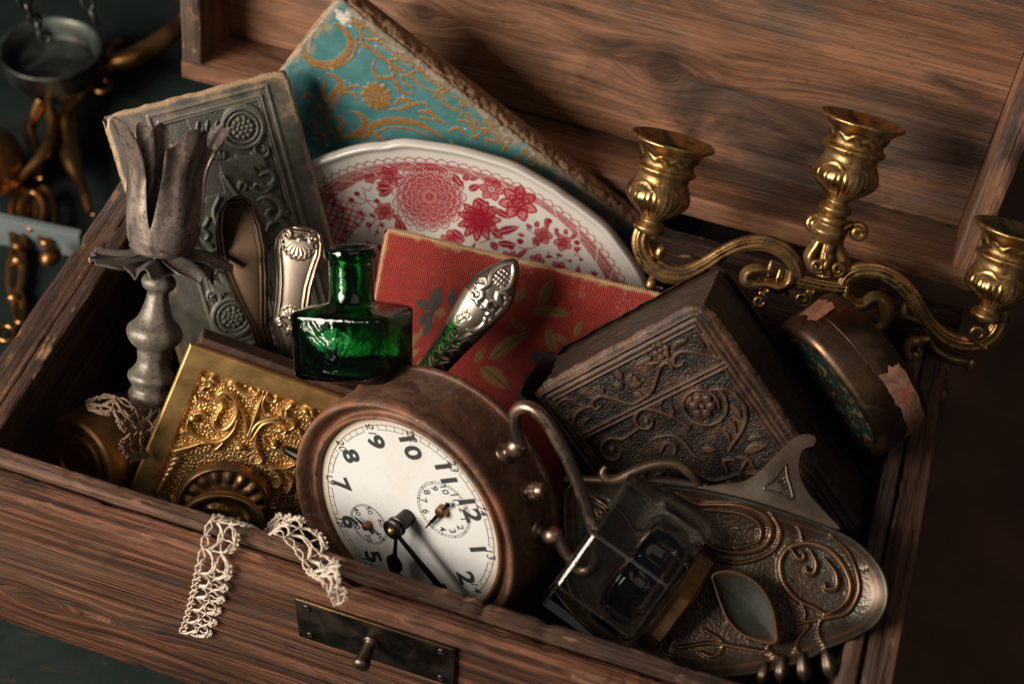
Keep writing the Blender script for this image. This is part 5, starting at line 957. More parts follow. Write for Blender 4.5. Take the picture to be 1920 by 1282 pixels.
def flat_handle(name, label, m, L, widths, mat, shell=True, bow=0.004):
    """flat cutlery handle: top end at local y=0, running down to -L; widths [(t, half width)]"""
    nt, ns = 260, 70; t = np.linspace(0, 1, nt); sv = np.linspace(-1, 1, ns); T, S = np.meshgrid(t, sv, indexing='ij')
    w = np.interp(T, [a for a, b in widths], [b for a, b in widths]); w = np.where(T < 0.001, 0.0005, w); X = S * w; Y = -T * L; d = w * (1 - np.abs(S)); d = np.minimum(d, np.clip((T * L) + 0.0002, 0, 1))
    cc = Canvas(-0.02, 0.02, -L, 0.001, 160, int(L / 0.00028)); R0 = 0.0011
    H = 0.0009 * np.exp(-((d - 0.0010) / 0.0006) ** 2) + 0.0007 * np.exp(-((d - 0.0032) / 0.0006) ** 2); rub = np.clip(H / 0.0006, 0, 1) + np.clip((d - 0.0042) / 0.002, 0, 1) * 0.9
    if shell:
        wm = max(b for a, b in widths)
        def sh(cy, R, n, hgt, up=1):
            for k_ in range(n):
                a = math.radians(-72 + 144 * k_ / (n - 1)); u = np.array([math.sin(a), -math.cos(a) * up]); p = np.array([0, cy]); cc.leaf(p, p + u * R * (0.85 + 0.15 * math.cos(a)), R * 1.9 / n, hgt, 'rub', 0.0, tip=1.7)
                cc.ring(p + u * R * (0.88 + 0.12 * math.cos(a)), R * 0.13, R * 0.06, hgt * 0.9, 'rub')
            cc.disc((0, cy), R * 0.2, hgt * 1.2, 'rub')
        sh(-wm * 0.5, wm * 0.72, 9, 0.0013); sh(-L * 0.60, wm * 0.42, 7, 0.0010, -1)
        for sx in (-1, 1):
            cc.spiral((sx * wm * 0.55, -wm * 0.42), wm * 0.22, wm * 0.05, 90, sx * 1.2, [wm * 0.09, wm * 0.07], 0.0016, 'rub'); cc.spiral((sx * wm * 0.42, -L * 0.64), wm * 0.18, wm * 0.04, 90, -sx * 1.2, [wm * 0.08, wm * 0.06], 0.0013, 'rub')
            cc.leaf((sx * wm * 0.1, -L * 0.68), (sx * wm * 0.35, -L * 0.62), wm * 0.1, 0.001, 'rub'); cc.leaf((0, -L * 0.66), (sx * 0.1 * wm, -L * 0.72), wm * 0.1, 0.001, 'rub')
        hs = cc.sample(cc.H, X, Y); H = np.maximum(H, hs); rub = np.maximum(rub, cc.sample(cc.ch('rub'), X, Y))
    dome = 0.0010 * (1 - S ** 2); zb = bow * np.sin(T * math.pi) - bow * 0.6 * np.exp(-T / 0.06)
    V1 = np.stack([X, Y, H + dome + zb], -1).reshape(-1, 3); V2 = np.stack([X * 0.97, Y, zb - 0.0014 - 0.0004 * (1 - S ** 2)], -1).reshape(-1, 3); n = nt * ns; Fa = grid_faces(nt, ns)[:, ::-1]; Fb = Fa[:, ::-1] + n
    idx = np.arange(n).reshape(nt, ns); loop = np.concatenate([idx[:-1, 0], idx[-1, :-1], idx[:0:-1, -1], idx[0, :0:-1]]); l2 = np.roll(loop, -1); Fc = np.stack([loop, l2, l2 + n, loop + n], -1)
    me = mesh_np(name, np.concatenate([V1, V2]), np.concatenate([Fa, Fb, Fc]), True, {'rub': np.concatenate([rub.reshape(-1), rub.reshape(-1) * 0])}); auto_smooth(me, 60)
    return tag(link(name, me, mat, None, m), label, 'cutlery')
pm = pxm(0.80)
FK = frame(566, 424, 0.797, -8, 14, -4)
flat_handle('fork_handle', 'silver cutlery handle with a shell at its end, beside the green bottle', FK, 290 * pm, [(0, 0.0008), (0.012, 0.0052), (0.04, 0.0105), (0.10, 0.0128), (0.17, 0.0130), (0.27, 0.0112), (0.38, 0.0098), (0.50, 0.0094), (0.60, 0.0098), (0.68, 0.0095), (0.76, 0.0072), (0.85, 0.0056), (1, 0.0048)], M_SILVER)
SP = frame(438, 370, 0.792, 10, 14, -8)
flat_handle('spoon_handle', 'brown tarnished pointed cutlery handle standing in the chest behind the candlestick', SP, 320 * pm, [(0, 0.0006), (0.02, 0.0062), (0.08, 0.0108), (0.18, 0.0128), (0.32, 0.0132), (0.46, 0.0112), (0.60, 0.0086), (0.75, 0.0052), (1, 0.0045)], M_SILVER2, False, 0.006)
# ---- ornate knife handle
kdp = 0.768; s = pxm(kdp); KH = frame(968, 487, kdp, -38, 9, 0); L = 275 * s
kh = thing('knife_handle', 'ornate polished silver knife handle lying across the red book', 'knife', KH)
nt, na = 330, 150; t = np.linspace(0, 1, nt); th = np.linspace(0, 2 * math.pi, na, endpoint=False); T, A = np.meshgrid(t, th, indexing='ij')
wx = np.interp(t, [0, 0.01, 0.05, 0.10, 0.17, 0.26, 0.34, 0.45, 0.60, 0.75, 0.90, 1.0], [2, 10, 19, 26, 37, 45, 46, 43, 37, 31, 27, 26]) * s; wx = np.convolve(np.pad(wx, 6, mode='edge'), np.ones(13) / 13, 'valid')
X0 = wx[:, None] * np.cos(A); Z0 = wx[:, None] * 0.62 * np.sin(A); Y0 = -T * L
cc = Canvas(-0.014, 0.014, -L, 0.001, 200, 520); uk = s
def K(pts, w, h=0.0011): cc.stroke([(a * uk, -b * uk) for a, b in pts], np.array(np.atleast_1d(w), float) * uk, h, 'rub')
for sx in (-1, 1):
    K([(0, 8), (sx * 12, 22), (sx * 20, 45), (sx * 12, 66), (sx * 26, 78)], [3, 4, 5, 5, 3]); K([(sx * 30, 68), (sx * 22, 60), (sx * 14, 68), (sx * 20, 80), (sx * 32, 82)], [3, 5, 5, 5, 3]); K([(sx * 24, 88), (sx * 12, 84), (sx * 8, 96), (sx * 18, 104), (sx * 24, 98)], [3, 5, 5, 4, 3])
    K([(sx * 6, 90), (sx * 10, 102), (sx * 4, 108)], [4, 6, 3])
K([(34, 62), (38, 90), (34, 120), (24, 150), (14, 170)], [4, 7, 7, 5, 3]); K([(22, 120), (28, 132), (22, 150), (10, 158)], [3, 6, 5, 3]); K([(30, 112), (24, 104), (20, 112)], [4, 5, 3])
for k_ in range(6):
    yy = 178 + k_ * 15; q0 = 1 if k_ % 2 else -1; K([(q0 * 16, yy - 6), (q0 * 6, yy - 10), (-q0 * 2, yy), (q0 * 4, yy + 9), (q0 * 13, yy + 4)], [2.5, 4.5, 5, 4.5, 3]); cc.disc((-q0 * 11 * uk, -(yy + 3) * uk), 4.0 * uk, 0.001, 'rub'); K([(-q0 * 16, yy - 8), (-q0 * 10, yy), (-q0 * 2, yy + 10)], [2, 3.5, 2])
K([(20, 170), (14, 190), (22, 205)], [3, 5, 3])
for k_ in range(4): K([(-10 + 7 * k_, 24 + 3 * abs(k_ - 1.5)), (-9 + 6 * k_, 56)], 1.3, 0.0005); K([(-12, 28 + k_ * 8), (14, 28 + k_ * 8)], 1.3, 0.0005)
K([(-24, 130), (-16, 140), (-22, 152), (-12, 158)], 1.2, -0.0004); K([(-14, 128), (-8, 140), (-14, 160)], 1.0, -0.0004); cc.ring((-8 * uk, -138 * uk), 6 * uk, 1.2 * uk, -0.0004)
top = np.sin(A) > 0; Hh = cc.sample(cc.H, X0, Y0) * np.where(top, np.clip(np.sin(A) * 1.5, 0, 1), 0.0); rb = np.where(top, cc.sample(cc.ch('rub'), X0, Y0), 0.3); smooth_area = ((T > 0.36) & (T < 0.64)); rb = np.maximum(rb, smooth_area * 0.9)
nx_ = np.cos(A); nzv = np.sin(A); V = np.stack([X0 + nx_ * Hh, Y0, Z0 + nzv * Hh], -1).reshape(-1, 3); F = grid_faces(nt, na, wrap_v=True).tolist(); F += [tuple(range(na)), tuple(range(nt * na - 1, (nt - 1) * na - 1, -1))]
link('handle', mesh_np('handle', V, F, True, {'rub': rb.reshape(-1)}), M_SILVER3, kh)
# blade, mostly hidden behind the clock
V, F = rbox(26 * s, 200 * s, 0.0014, 0.0005, (0, -L - 98 * s, 0)); link('blade', mesh_np('blade', V, F, False), mat_metal('steel_blade', (0.2, 0.18, 0.16), (0.12, 0.11, 0.1), 0.35), kh)
# ================================================================== green ink bottle
bd_ = 0.752; BT = frame(664, 704, bd_, 0.5, 11, -20); s = pxm(bd_); sv = s / math.cos(math.radians(17))
def mat_glass(name, col, rough, bump, scale, ior=1.5, dens=None):
    t = NT(name); v = t.coord(); n = t.noise(v, scale, 4, 0.6, 0.4); n2 = t.noise(v, scale * 6, 3, 0.6)
    t.done(col, rough, 0.0, t.bump(n2, bump * 0.35, 0.0003, t.bump(n, bump, 0.0012)) if bump else None, Transmission_Weight=1.0, IOR=ior)
    if dens:
        a = t.n.new('ShaderNodeVolumeAbsorption'); a.inputs[0].default_value = (*dens[0], 1); a.inputs[1].default_value = dens[1]; t.t.links.new(a.outputs[0], t.out.inputs[1])
    return t.m
def loft(secs, n=64):
    """secs: (half x, half z, y, corner exponent)"""
    th = np.arange(n) / n * 2 * math.pi; V = []
    for hx, hz, y, ex in secs:
        cx, sz = np.cos(th), np.sin(th); k = (np.abs(cx) ** ex + np.abs(sz) ** ex) ** (-1 / ex); V.append(np.stack([hx * k * cx, np.full(n, y), -hz * k * sz], 1))
    V = np.concatenate(V); F = grid_faces(len(secs), n, wrap_v=True)[:, ::-1].tolist(); return V, F, n
out = [(10, 10, 0, 2.2), (90, 64, 0.4, 6), (98, 71, 3, 8), (101, 74, 8, 9), (102, 75, 20, 9), (103, 76, 80, 9), (104, 77, 112, 9), (103.5, 76.5, 117, 9), (100, 73, 121, 8), (80, 60, 127, 6), (58, 50, 131, 3.5), (45, 45, 134, 2.2), (42, 42, 139, 2), (41, 41, 158, 2), (41, 41, 200, 2), (42, 42, 210, 2), (48, 48, 213, 2), (49.5, 49.5, 217, 2), (49.5, 49.5, 227, 2), (48, 48, 231, 2), (44, 44, 232.5, 2)]
inn_ = [(36, 36, 231, 2), (31, 31, 226, 2), (30, 30, 205, 2), (30, 30, 150, 2), (33, 33, 132, 2), (56, 42, 124, 3.5), (84, 58, 116, 5), (90, 64, 106, 6), (90, 64, 30, 5), (86, 60, 16, 4), (60, 40, 12, 3), (5, 5, 11, 2)]
V, F, n = loft([(a * s * (0.93 if e_ > 2.1 else 1.0), b * s, y * sv, e_) for a, b, y, e_ in out + inn_], 96); F += [tuple(range(n)), tuple(range(len(V) - 1, len(V) - 1 - n, -1))]
V[:, 2] += 0.0006 * (fbm(V[:, 0] * 120 + 9, V[:, 1] * 120, 81, 3) - 0.5) + (V[:, 2] > 0.3 * 75 * s) * np.clip(1 - np.abs(V[:, 0]) / (104 * s), 0, 1) * 9 * s * (V[:, 1] < 128 * sv)
me = mesh_np('ink_bottle', V, F); tag(link('ink_bottle', me, mat_glass('dark_green_glass', (0.16, 0.50, 0.27), 0.02, 0.55, 75, 1.52, ((0.09, 0.60, 0.25), 360.0)), None, BT), 'small square green glass ink bottle standing open beside the red book', 'bottle')
# ================================================================== three armed brass candelabra
cdp = 0.79; CA = frame(1550, 530, cdp, -14, 19, 0); s = pxm(cdp); zs = s / 2.466
M_CBRASS = mat_metal('aged_gilt_brass', (0.54, 0.335, 0.135), (0.30, 0.165, 0.06), 0.29, 0.18, 0.38, 130, dirt=(0.05, 0.028, 0.013), dirt_amt=0.9, cover=(0.43, 0.63))
M_CUPDARK = mat_plain('dark_cup_inside', (0.035, 0.022, 0.014), 0.6)  # dark brown lining, deeper in tone than the brass outside
cb = thing('candelabra', 'brass three armed candelabra lying at the back right of the chest', 'candelabra', CA)
Zp_ = lambda a, b, z=0.0: np.array([*uv_on(CA, 1160 + a / 2.466, 180 + b / 2.466), z])
def fl3(t): return 1 + 0.17 * math.cos(3 * t + math.pi / 2)
def arm(pts, rad, n=24, sect=None, sub=8, flat=0.85):
    P = smooth_path([Zp_(*p) for p in pts], sub); k = len(P); r = np.interp(np.linspace(0, 1, k), np.linspace(0, 1, len(rad)), rad) * zs
    return tube(P, r, n, sect, (0, 0, 1), True, False, flat)
fl5 = lambda t: 1.06 - 0.20 * abs(math.cos(4 * t)) ** 3
def curl(c, r0, r1, a0, turns, rad, z=0.0, tail=()):
    """flat spiral scroll in the plane of the arms (zoom pixels)"""
    n = int(abs(turns) * 18) + 6; t = np.linspace(0, 1, n); a = math.radians(a0) + t * turns * 6.2832; r = r0 + (r1 - r0) * t
    pts = [(*p, z) for p in tail] + [(c[0] + rr_ * math.cos(aa), c[1] + rr_ * math.sin(aa), z + 0.0015 * tt) for rr_, aa, tt in zip(r, a, t)]
    return arm(pts, rad, 12, None, 3, 1.0)
left = MB()
left.add(*arm([(835, 850), (815, 780), (760, 715), (670, 680), (570, 688), (480, 728), (400, 780), (310, 822), (220, 818), (150, 775), (108, 705), (105, 645), (140, 570)], [30, 34, 38, 37, 34, 33, 36, 42, 46, 46, 44, 42, 40], 36, fl5))
left.add(*arm([(800, 800), (790, 860), (740, 885), (680, 870), (630, 870), (590, 850), (600, 815), (650, 800), (690, 812)], [26, 32, 32, 28, 30, 30, 28, 24, 14], 20, fl3))
left.add(*curl((650, 945), 34, 8, -90, 1.3, [12, 12, 10], 0.0, [(700, 880), (690, 905)])); left.add(*curl((850, 935), 40, 8, -60, 1.5, [13, 13, 10], 0.001, [(900, 905)]))
left.add(*ellipsoid(Zp_(192, 715, 0.004), np.array([26, 40, 24]) * zs)); left.add(*ellipsoid(Zp_(148, 868, 0.003), np.array([24, 36, 20]) * zs)); left.add(*arm([(150, 780), (165, 830), (150, 880), (200, 890)], [20, 24, 22, 12], 14))
for q in ((700, 800), (740, 840), (780, 900)): left.add(*arm([(q[0] + 10, q[1] - 40), q, (q[0] - 6, q[1] + 30)], [8, 16, 6], 10))
lo_ = link('arm', left.mesh('arm'), M_CBRASS, cb)
right = MB()
right.add(*arm([(1035, 890), (1055, 840), (1110, 808), (1190, 808), (1270, 840), (1340, 905), (1390, 985), (1440, 1060), (1510, 1120), (1590, 1148), (1670, 1140), (1735, 1095), (1765, 1035), (1772, 985)], [30, 34, 38, 38, 36, 36, 36, 38, 42, 44, 46, 46, 44, 40], 36, fl5))
right.add(*arm([(1060, 860), (1050, 920), (1080, 965), (1135, 965), (1180, 935), (1225, 950), (1242, 1000), (1225, 1060), (1180, 1082), (1150, 1065)], [24, 32, 34, 30, 30, 32, 30, 26, 20, 12], 20, fl3))
right.add(*arm([(1325, 960), (1330, 1015), (1375, 1035), (1415, 1060), (1430, 1110), (1460, 1165), (1520, 1205), (1590, 1225), (1640, 1225)], [14, 20, 20, 20, 24, 26, 28, 26, 16], 18, fl3))
right.add(*curl((1365, 1175), 46, 14, -60, -1.0, [26, 26, 22, 16], 0.001, [(1440, 1120), (1405, 1125)])); right.add(*ellipsoid(Zp_(1365, 1195, 0.003), np.array([22, 26, 18]) * zs))
right.add(*ellipsoid(Zp_(1622, 1238, 0.002), np.array([24, 34, 20]) * zs)); right.add(*arm([(1600, 1225), (1570, 1215), (1540, 1225)], [18, 18, 8], 10)); right.add(*curl((1655, 1085), 34, 10, 120, 1.2, [14, 14, 12], 0.004, [(1690, 1150), (1660, 1135)]))
link('arm', right.mesh('arm'), M_CBRASS, cb)
mid = MB(); mid.add(*arm([(815, 850), (900, 868), (960, 880), (1050, 890)], [34, 32, 32, 34], 32, fl5))
mid.add(*arm([(955, 830), (962, 760), (975, 690), (995, 630), (1020, 565)], [44, 36, 34, 40, 50], 28, fl5))
mid.add(*curl((905, 585), 34, 8, -60, -1.4, [20, 20, 16], 0.003)); mid.add(*arm([(910, 560), (940, 580), (945, 630), (915, 690), (885, 740), (895, 790), (925, 800)], [18, 26, 28, 28, 30, 30, 22], 20, fl3)); mid.add(*curl((918, 775), 32, 8, 60, 1.4, [13, 12, 10], 0.004))
mid.add(*curl((1102, 622), 34, 8, -120, 1.4, [20, 20, 16], 0.003)); mid.add(*arm([(1085, 592), (1045, 610), (1020, 650), (1010, 700), (1035, 750), (1040, 800), (1000, 815)], [18, 26, 28, 28, 30, 30, 22], 20, fl3)); mid.add(*curl((1008, 790), 32, 8, 120, -1.4, [13, 12, 10], 0.004))
mid.add(*ellipsoid(Zp_(970, 690, 0.005), np.array([22, 34, 14]) * zs)); mid.add(*ellipsoid(Zp_(955, 770, 0.005), np.array([16, 28, 12]) * zs))
link('centre_stem', mid.mesh('centre_stem'), M_CBRASS, cb)
def gadroon(T, r, h):
    hh = h / s; k = np.exp(-((hh + 120) / 24) ** 2); k2 = np.exp(-((hh + 30 + 4 * np.cos(T * 12)) / 3.2) ** 2); q7 = np.abs(np.sin(T * 3.5)); lob = np.abs(np.sin(T * 3.5)) ** 0.6; rib = np.abs(np.sin(T * 17.5))
    k3 = np.exp(-((hh + 88 - 10 * q7) / 3.0) ** 2)
    return r * (1 + k * (0.10 * lob + 0.035 * rib - 0.05) + 0.05 * k2 + 0.045 * k3), h
cup_out = [(20, -178), (29, -172), (31, -165), (24, -158), (20, -153), (24, -146), (40, -132), (54, -116), (59, -104), (57, -92), (51, -82), (49, -72), (50, -62), (57, -57), (58, -51), (52, -46), (51, -38), (54, -28), (60, -18), (70, -9), (78, -4), (79, 0), (76, 3), (71, 0), (58, -9), (48, -16)]
cup_in = [(45, -20), (42, -60), (30, -68), (0.5, -68)]
for (tx, ty, jit) in ((1262, 264, 0), (1618, 226, 0), (1906, 432, 0)):
    p = uv_on(CA, tx, ty, 0.004); m = moved(np.eye(4), (p[0], p[1], 0.004))
    V, F = lathe(smooth_path([(a * s, b * s) for a, b in cup_out], 4), 168, gadroon); cu = link('candle_cup', mesh_np('candle_cup', V, F), M_CBRASS, cb, m)
    V, F = lathe(smooth_path([(a * s, b * s) for a, b in [(48.2, -16)] + cup_in], 2), 72); V[:, 1] += (V[:, 1] < -8 * s) * 0.0015 * (fbm(V[:, 0] * 400, V[:, 2] * 400, 91, 3) - 0.5); link('cup_inside', mesh_np('cup_inside', V, F), M_CUPDARK, cu)
p = uv_on(CA, 1618, 226, 0.004); V, F = lathe(smooth_path([(a * s, b * s) for a, b in ((20, -176), (27, -182), (29, -190), (25, -196), (29, -203), (33, -210), (30, -218), (26, -224), (22, -232))], 3), 60); link('ring_collar', mesh_np('ring_collar', V, F), M_CBRASS, cb, moved(np.eye(4), (p[0], p[1], 0.004)))
# ================================================================== rusty oval tin
td = 0.752; TN = frame(1592, 705, td, 0, 0, 0); s = pxm(td)
ax = np.array([-0.80, -0.56, 0.20]); ax /= np.linalg.norm(ax); lg = np.array([0.62, -0.80, 0.10]); lg -= ax * (lg @ ax); lg /= np.linalg.norm(lg); B3 = np.stack([lg, ax, np.cross(lg, ax)], 1)   # local: X long, Y axis (towards the painted face), Z
TN[:3, :3] = TN[:3, :3] @ B3
M_TINBOX = mat_metal('rusty_tin', (0.115, 0.068, 0.040), (0.075, 0.044, 0.028), 0.36, 0.2, 0.3, 80, dirt=(0.028, 0.016, 0.011), dirt_amt=0.8)
tn_ = thing('tin_box', 'rusty oval tin with torn paper labels wedged at the right side', 'tin', TN)
LX, LZ, HT = 152 * s, 118 * s, 116 * s
def oval(k_, hh, n=120):
    th = np.arange(n) / n * 2 * math.pi; e_ = 2.35; cx, sz = np.cos(th), np.sin(th); q_ = (np.abs(cx) ** e_ + np.abs(sz) ** e_) ** (-1 / e_); return np.stack([(LX + k_) * q_ * cx, np.full(n, hh), -(LZ + k_) * q_ * sz], 1)
def ovmesh(rows, n=120, cap=True):
    V = np.concatenate([oval(k_, hh, n) for k_, hh in rows]); F = grid_faces(len(rows), n, wrap_v=True)[:, ::-1].tolist()
    if cap: F += [tuple(range(n)), tuple(range(len(V) - 1, len(V) - 1 - n, -1))]
    return V, F
V, F = ovmesh([(-12 * s, -HT / 2), (-4 * s, -HT / 2 + 1 * s), (-1 * s, -HT / 2 + 5 * s), (-1.5 * s, 0), (-1.5 * s, 8 * s)]); link('tin_base', mesh_np('tin_base', V, F), M_TINBOX, tn_)
V, F = ovmesh([(0.4 * s, 2 * s), (0.8 * s, 4 * s), (0.6 * s, HT / 2 - 20 * s), (0, HT / 2 - 12 * s), (-4 * s, HT / 2 - 4 * s), (-10 * s, HT / 2), (-18 * s, HT / 2), (-22 * s, HT / 2 - 3 * s), (-24 * s, HT / 2 - 3.5 * s)]); link('tin_lid', mesh_np('tin_lid', V, F), M_TINBOX, tn_)
def mat_painted():
    t = NT('painted_tin_face'); v = t.coord(); n = t.noise(v, 150, 3, 0.6, 1.5); n2 = t.noise(v, 90, 3, 0.5, 2.0); c = t.mix(t.ramp(n2, [(0.48, 0.0), (0.54, 1.0)]), (0.010, 0.010, 0.008), (0.004, 0.022, 0.020)); c = t.mix(t.ramp(n, [(0.56, 0.0), (0.60, 0.9)]), c, (0.12, 0.07, 0.022)); return t.done(c, 0.35, 0.0)
V, F = ovmesh([(-23.5 * s, HT / 2 - 3.4 * s), (-60 * s, HT / 2 - 2.8 * s)]); link('painted_face', mesh_np('painted_face', V, F, False), mat_painted(), tn_)
def mat_label():
    t = NT('torn_red_label'); v = t.coord(); n = t.noise(v, 130, 5, 0.65, 0.6); w = t.noise(t.scale(v, (900, 260, 900)), 1.0, 3, 0.6, 1.0); c = t.mix(t.ramp(n, [(0.35, 0.0), (0.65, 1.0)]), (0.13, 0.065, 0.040), (0.26, 0.155, 0.10)); c = t.mix(t.math('MULTIPLY', t.ramp(w, [(0.52, 0.0), (0.56, 0.9)]), t.ramp(t.noise(v, 60, 2, 0.5), [(0.4, 0.1), (0.6, 1.0)])), c, (0.26, 0.022, 0.014)); c = t.mix(t.ramp(t.noise(v, 260, 4, 0.7), [(0.58, 0.0), (0.68, 0.8)]), c, (0.07, 0.035, 0.02)); return t.done(c, 0.62, 0.0, t.bump(n, 0.4, 0.0006))
M_LABEL = mat_label()
def label_patch(a0, a1, h0, h1, seed):
    nu, nv = 46, 22; U, Vv = np.meshgrid(np.linspace(0, 1, nu), np.linspace(0, 1, nv), indexing='ij'); jag = (fbm(U * 7 + seed, Vv * 5, seed, 3) - 0.5)
    th = np.radians(a0 + (a1 - a0) * (U + 0.10 * jag * (np.abs(U - 0.5) * 2) ** 4)); e_ = 2.35; cx, sz = np.cos(th), np.sin(th); q_ = (np.abs(cx) ** e_ + np.abs(sz) ** e_) ** (-1 / e_); k_ = 1.3 * s
    V = np.stack([(LX + k_) * q_ * cx, h0 + (h1 - h0) * (Vv + 0.25 * jag * (np.abs(Vv - 0.5) * 2) ** 4), -(LZ + k_) * q_ * sz], -1).reshape(-1, 3); return V, grid_faces(nu, nv).tolist()
for a0, a1, h0, h1, sd_ in ((14, 80, -44 * s, 0 * s, 1), (138, 160, -30 * s, 22 * s, 2)):
    V, F = label_patch(a0, a1, h0, h1, sd_); link('paper_label', mesh_np('paper_label', V, F), M_LABEL, tn_)
# ================================================================== bronze inkstand
idp = 0.718; IS = frame(1370, 1020, idp, 0, -10, -13); s = pxm(idp); zi = s / 2.4
M_BRONZE = NT('patinated_bronze'); t = M_BRONZE; v = t.coord(); n = t.noise(v, 70, 5, 0.65, 0.5); n2 = t.noise(v, 400, 4, 0.65); vo = t.vor(v, 640, rnd=0.9); k = t.attr('rub')
c_ = t.mix(t.ramp(n, [(0.3, 0.0), (0.7, 1.0)]), (0.032, 0.022, 0.016), (0.070, 0.045, 0.030)); c_ = t.mix(t.ramp(t.noise(v, 36, 4, 0.6, 0.8), [(0.5, 0.0), (0.7, 0.6)]), c_, (0.085, 0.095, 0.085)); c_ = t.mix(t.math('MULTIPLY', k, t.ramp(n, [(0.3, 0.35), (0.7, 0.9)])), c_, (0.17, 0.088, 0.042)); c_ = t.mix(t.math('MULTIPLY', t.attr('pale'), 0.75), c_, (0.080, 0.062, 0.050))
peb = t.math('MULTIPLY', vo, t.attr('ground')); M_BRONZE = t.done(c_, t.math('ADD', t.math('MULTIPLY', n, 0.25), 0.24), 0.75, t.bump(peb, 0.3, -0.0007, t.bump(n2, 0.12, 0.0004)))
ik = thing('inkstand', 'dark bronze inkstand tray with curling lily ornament at the lower right', 'inkstand', IS)
IZ = lambda a, b, z=0.0: uv_on(IS, 980 + a / 2.4, 780 + b / 2.4, z)
outl = [(215, 300), (420, 305), (620, 312), (800, 330), (1000, 372), (1180, 428), (1360, 490), (1500, 560), (1595, 650), (1645, 750), (1645, 850), (1595, 935), (1500, 995), (1390, 1040), (1250, 1110), (1050, 1160), (850, 1180), (650, 1170), (450, 1080), (300, 900), (220, 700), (190, 480)]
OP = smooth_path([IZ(*p) for p in outl], 14, True); cen = IZ(900, 730); nB = len(OP); rho = np.concatenate([np.linspace(0.02, 0.5, 40), np.linspace(0.51, 1.0, 130)])
ci = Canvas(OP[:, 0].min() - 0.002, OP[:, 0].max() + 0.002, OP[:, 1].min() - 0.002, OP[:, 1].max() + 0.002, 620, 380)
def B(pts, w, h=0.0022): ci.stroke([IZ(*p) for p in pts], np.array(np.atleast_1d(w), float) * zi, h, 'rub')
B([(790, 400), (880, 402), (980, 408), (1070, 440), (1120, 500), (1090, 580), (990, 612), (880, 600), (820, 560)], [6, 12, 14, 15, 15, 13, 11, 8]); B([(830, 425), (960, 435), (1050, 470), (1075, 520), (1050, 570), (960, 590)], [4, 8, 10, 10, 8, 4]); B([(700, 350), (790, 400), (850, 400)], [4, 10, 8]); B([(860, 640), (980, 660), (1120, 610), (1160, 520), (1120, 440)], [4, 8, 9, 8, 4])
B([(1240, 500), (1255, 560), (1200, 590), (1160, 650), (1170, 740), (1230, 820), (1310, 860), (1360, 890)], [4, 8, 12, 13, 13, 12, 10, 8]); B([(1200, 590), (1280, 572), (1370, 600), (1440, 670), (1475, 760), (1450, 840), (1370, 890)], [10, 14, 15, 14, 14, 12, 8]); B([(1390, 540), (1460, 610), (1500, 700), (1510, 790), (1460, 880), (1370, 905), (1290, 920), (1230, 935)], [4, 10, 12, 13, 13, 12, 9, 5])
for q_ in ([(1210, 600), (1240, 640), (1265, 640), (1260, 615)], [(1290, 600), (1320, 660), (1310, 705), (1275, 700), (1280, 680)], [(1360, 640), (1410, 710), (1410, 770), (1365, 775), (1360, 750)]): B(q_, [6, 13, 15, 11, 6], 0.0030)
B([(1360, 890), (1330, 940), (1335, 990), (1365, 1040)], [12, 10, 9, 9]); B([(1290, 940), (1240, 1000), (1230, 1050)], [7, 9, 9]); B([(1240, 820), (1270, 880), (1265, 920)], [4, 7, 3])
B([(1150, 1000), (1100, 1040), (1140, 1080)], [6, 9, 8]); B([(300, 400), (420, 480), (520, 640)], [4, 10, 5]); B([(270, 340), (360, 390), (430, 450)], [4, 9, 4]); B([(280, 370), (330, 430), (370, 520)], [4, 8, 3]); B([(700, 1040), (850, 1020), (980, 1040), (1100, 1060)], [5, 10, 10, 5]); B([(680, 1000), (660, 1080), (720, 1130)], [5, 10, 5]); B([(820, 960), (900, 1020), (860, 1080), (800, 1060)], [5, 9, 9, 5])
for k_ in range(40):
    a, b = rr.uniform(850, 1560), rr.uniform(420, 1020); ci.ring(IZ(a, b), 5 * zi, 2.2 * zi, 0.0006)
TH, RH = np.meshgrid(np.arange(nB), rho, indexing='ij'); XX = cen[0] + (OP[TH, 0] - cen[0]) * RH; YY = cen[1] + (OP[TH, 1] - cen[1]) * RH; dE = (1 - RH) * np.hypot(OP[TH, 0] - cen[0], OP[TH, 1] - cen[1])
rimz = 0.0075 * np.clip(1 - dE / 0.016, 0, 1) ** 1.6 - 0.0020 * np.clip(1 - dE / 0.0018, 0, 1) ** 2; hh = ci.sample(ci.H, XX, YY) * np.clip(dE / 0.004, 0, 1); rb = ci.sample(ci.ch('rub'), XX, YY) * np.clip(dE / 0.004, 0, 1)
rb = np.maximum(rb, 0.9 * np.exp(-((dE - 0.0052) / 0.0007) ** 2)); pale = np.clip(1 - dE / 0.004, 0, 1) * 0.5; gr = np.clip((dE - 0.007) / 0.002, 0, 1) * (1 - np.clip(rb, 0, 1))
V1 = np.stack([XX, YY, rimz + hh], -1).reshape(-1, 3); V2 = np.stack([XX, YY, rimz - 0.0030 - 0.002 * RH], -1)[:, ::12].reshape(-1, 3); nR, nR2 = len(rho), len(rho[::12]); 
V2 = V2.reshape(nB, nR2, 3); V2[:, -1] = V1.reshape(nB, nR, 3)[:, -1] - np.array([0, 0, 0.0035]); V2 = V2.reshape(-1, 3); n1 = len(V1)
F1 = grid_faces(nB, nR, wrap_u=True); F2 = grid_faces(nB, nR2, wrap_u=True)[:, ::-1] + n1; i = np.arange(nB); j = (i + 1) % nB; FJ = np.stack([i * nR + nR - 1, n1 + i * nR2 + nR2 - 1, n1 + j * nR2 + nR2 - 1, j * nR + nR - 1], -1)
area = np.sum(OP[:, 0] * np.roll(OP[:, 1], -1) - np.roll(OP[:, 0], -1) * OP[:, 1])
if area > 0: pass
else: F1, F2, FJ = F1[:, ::-1], F2[:, ::-1], FJ
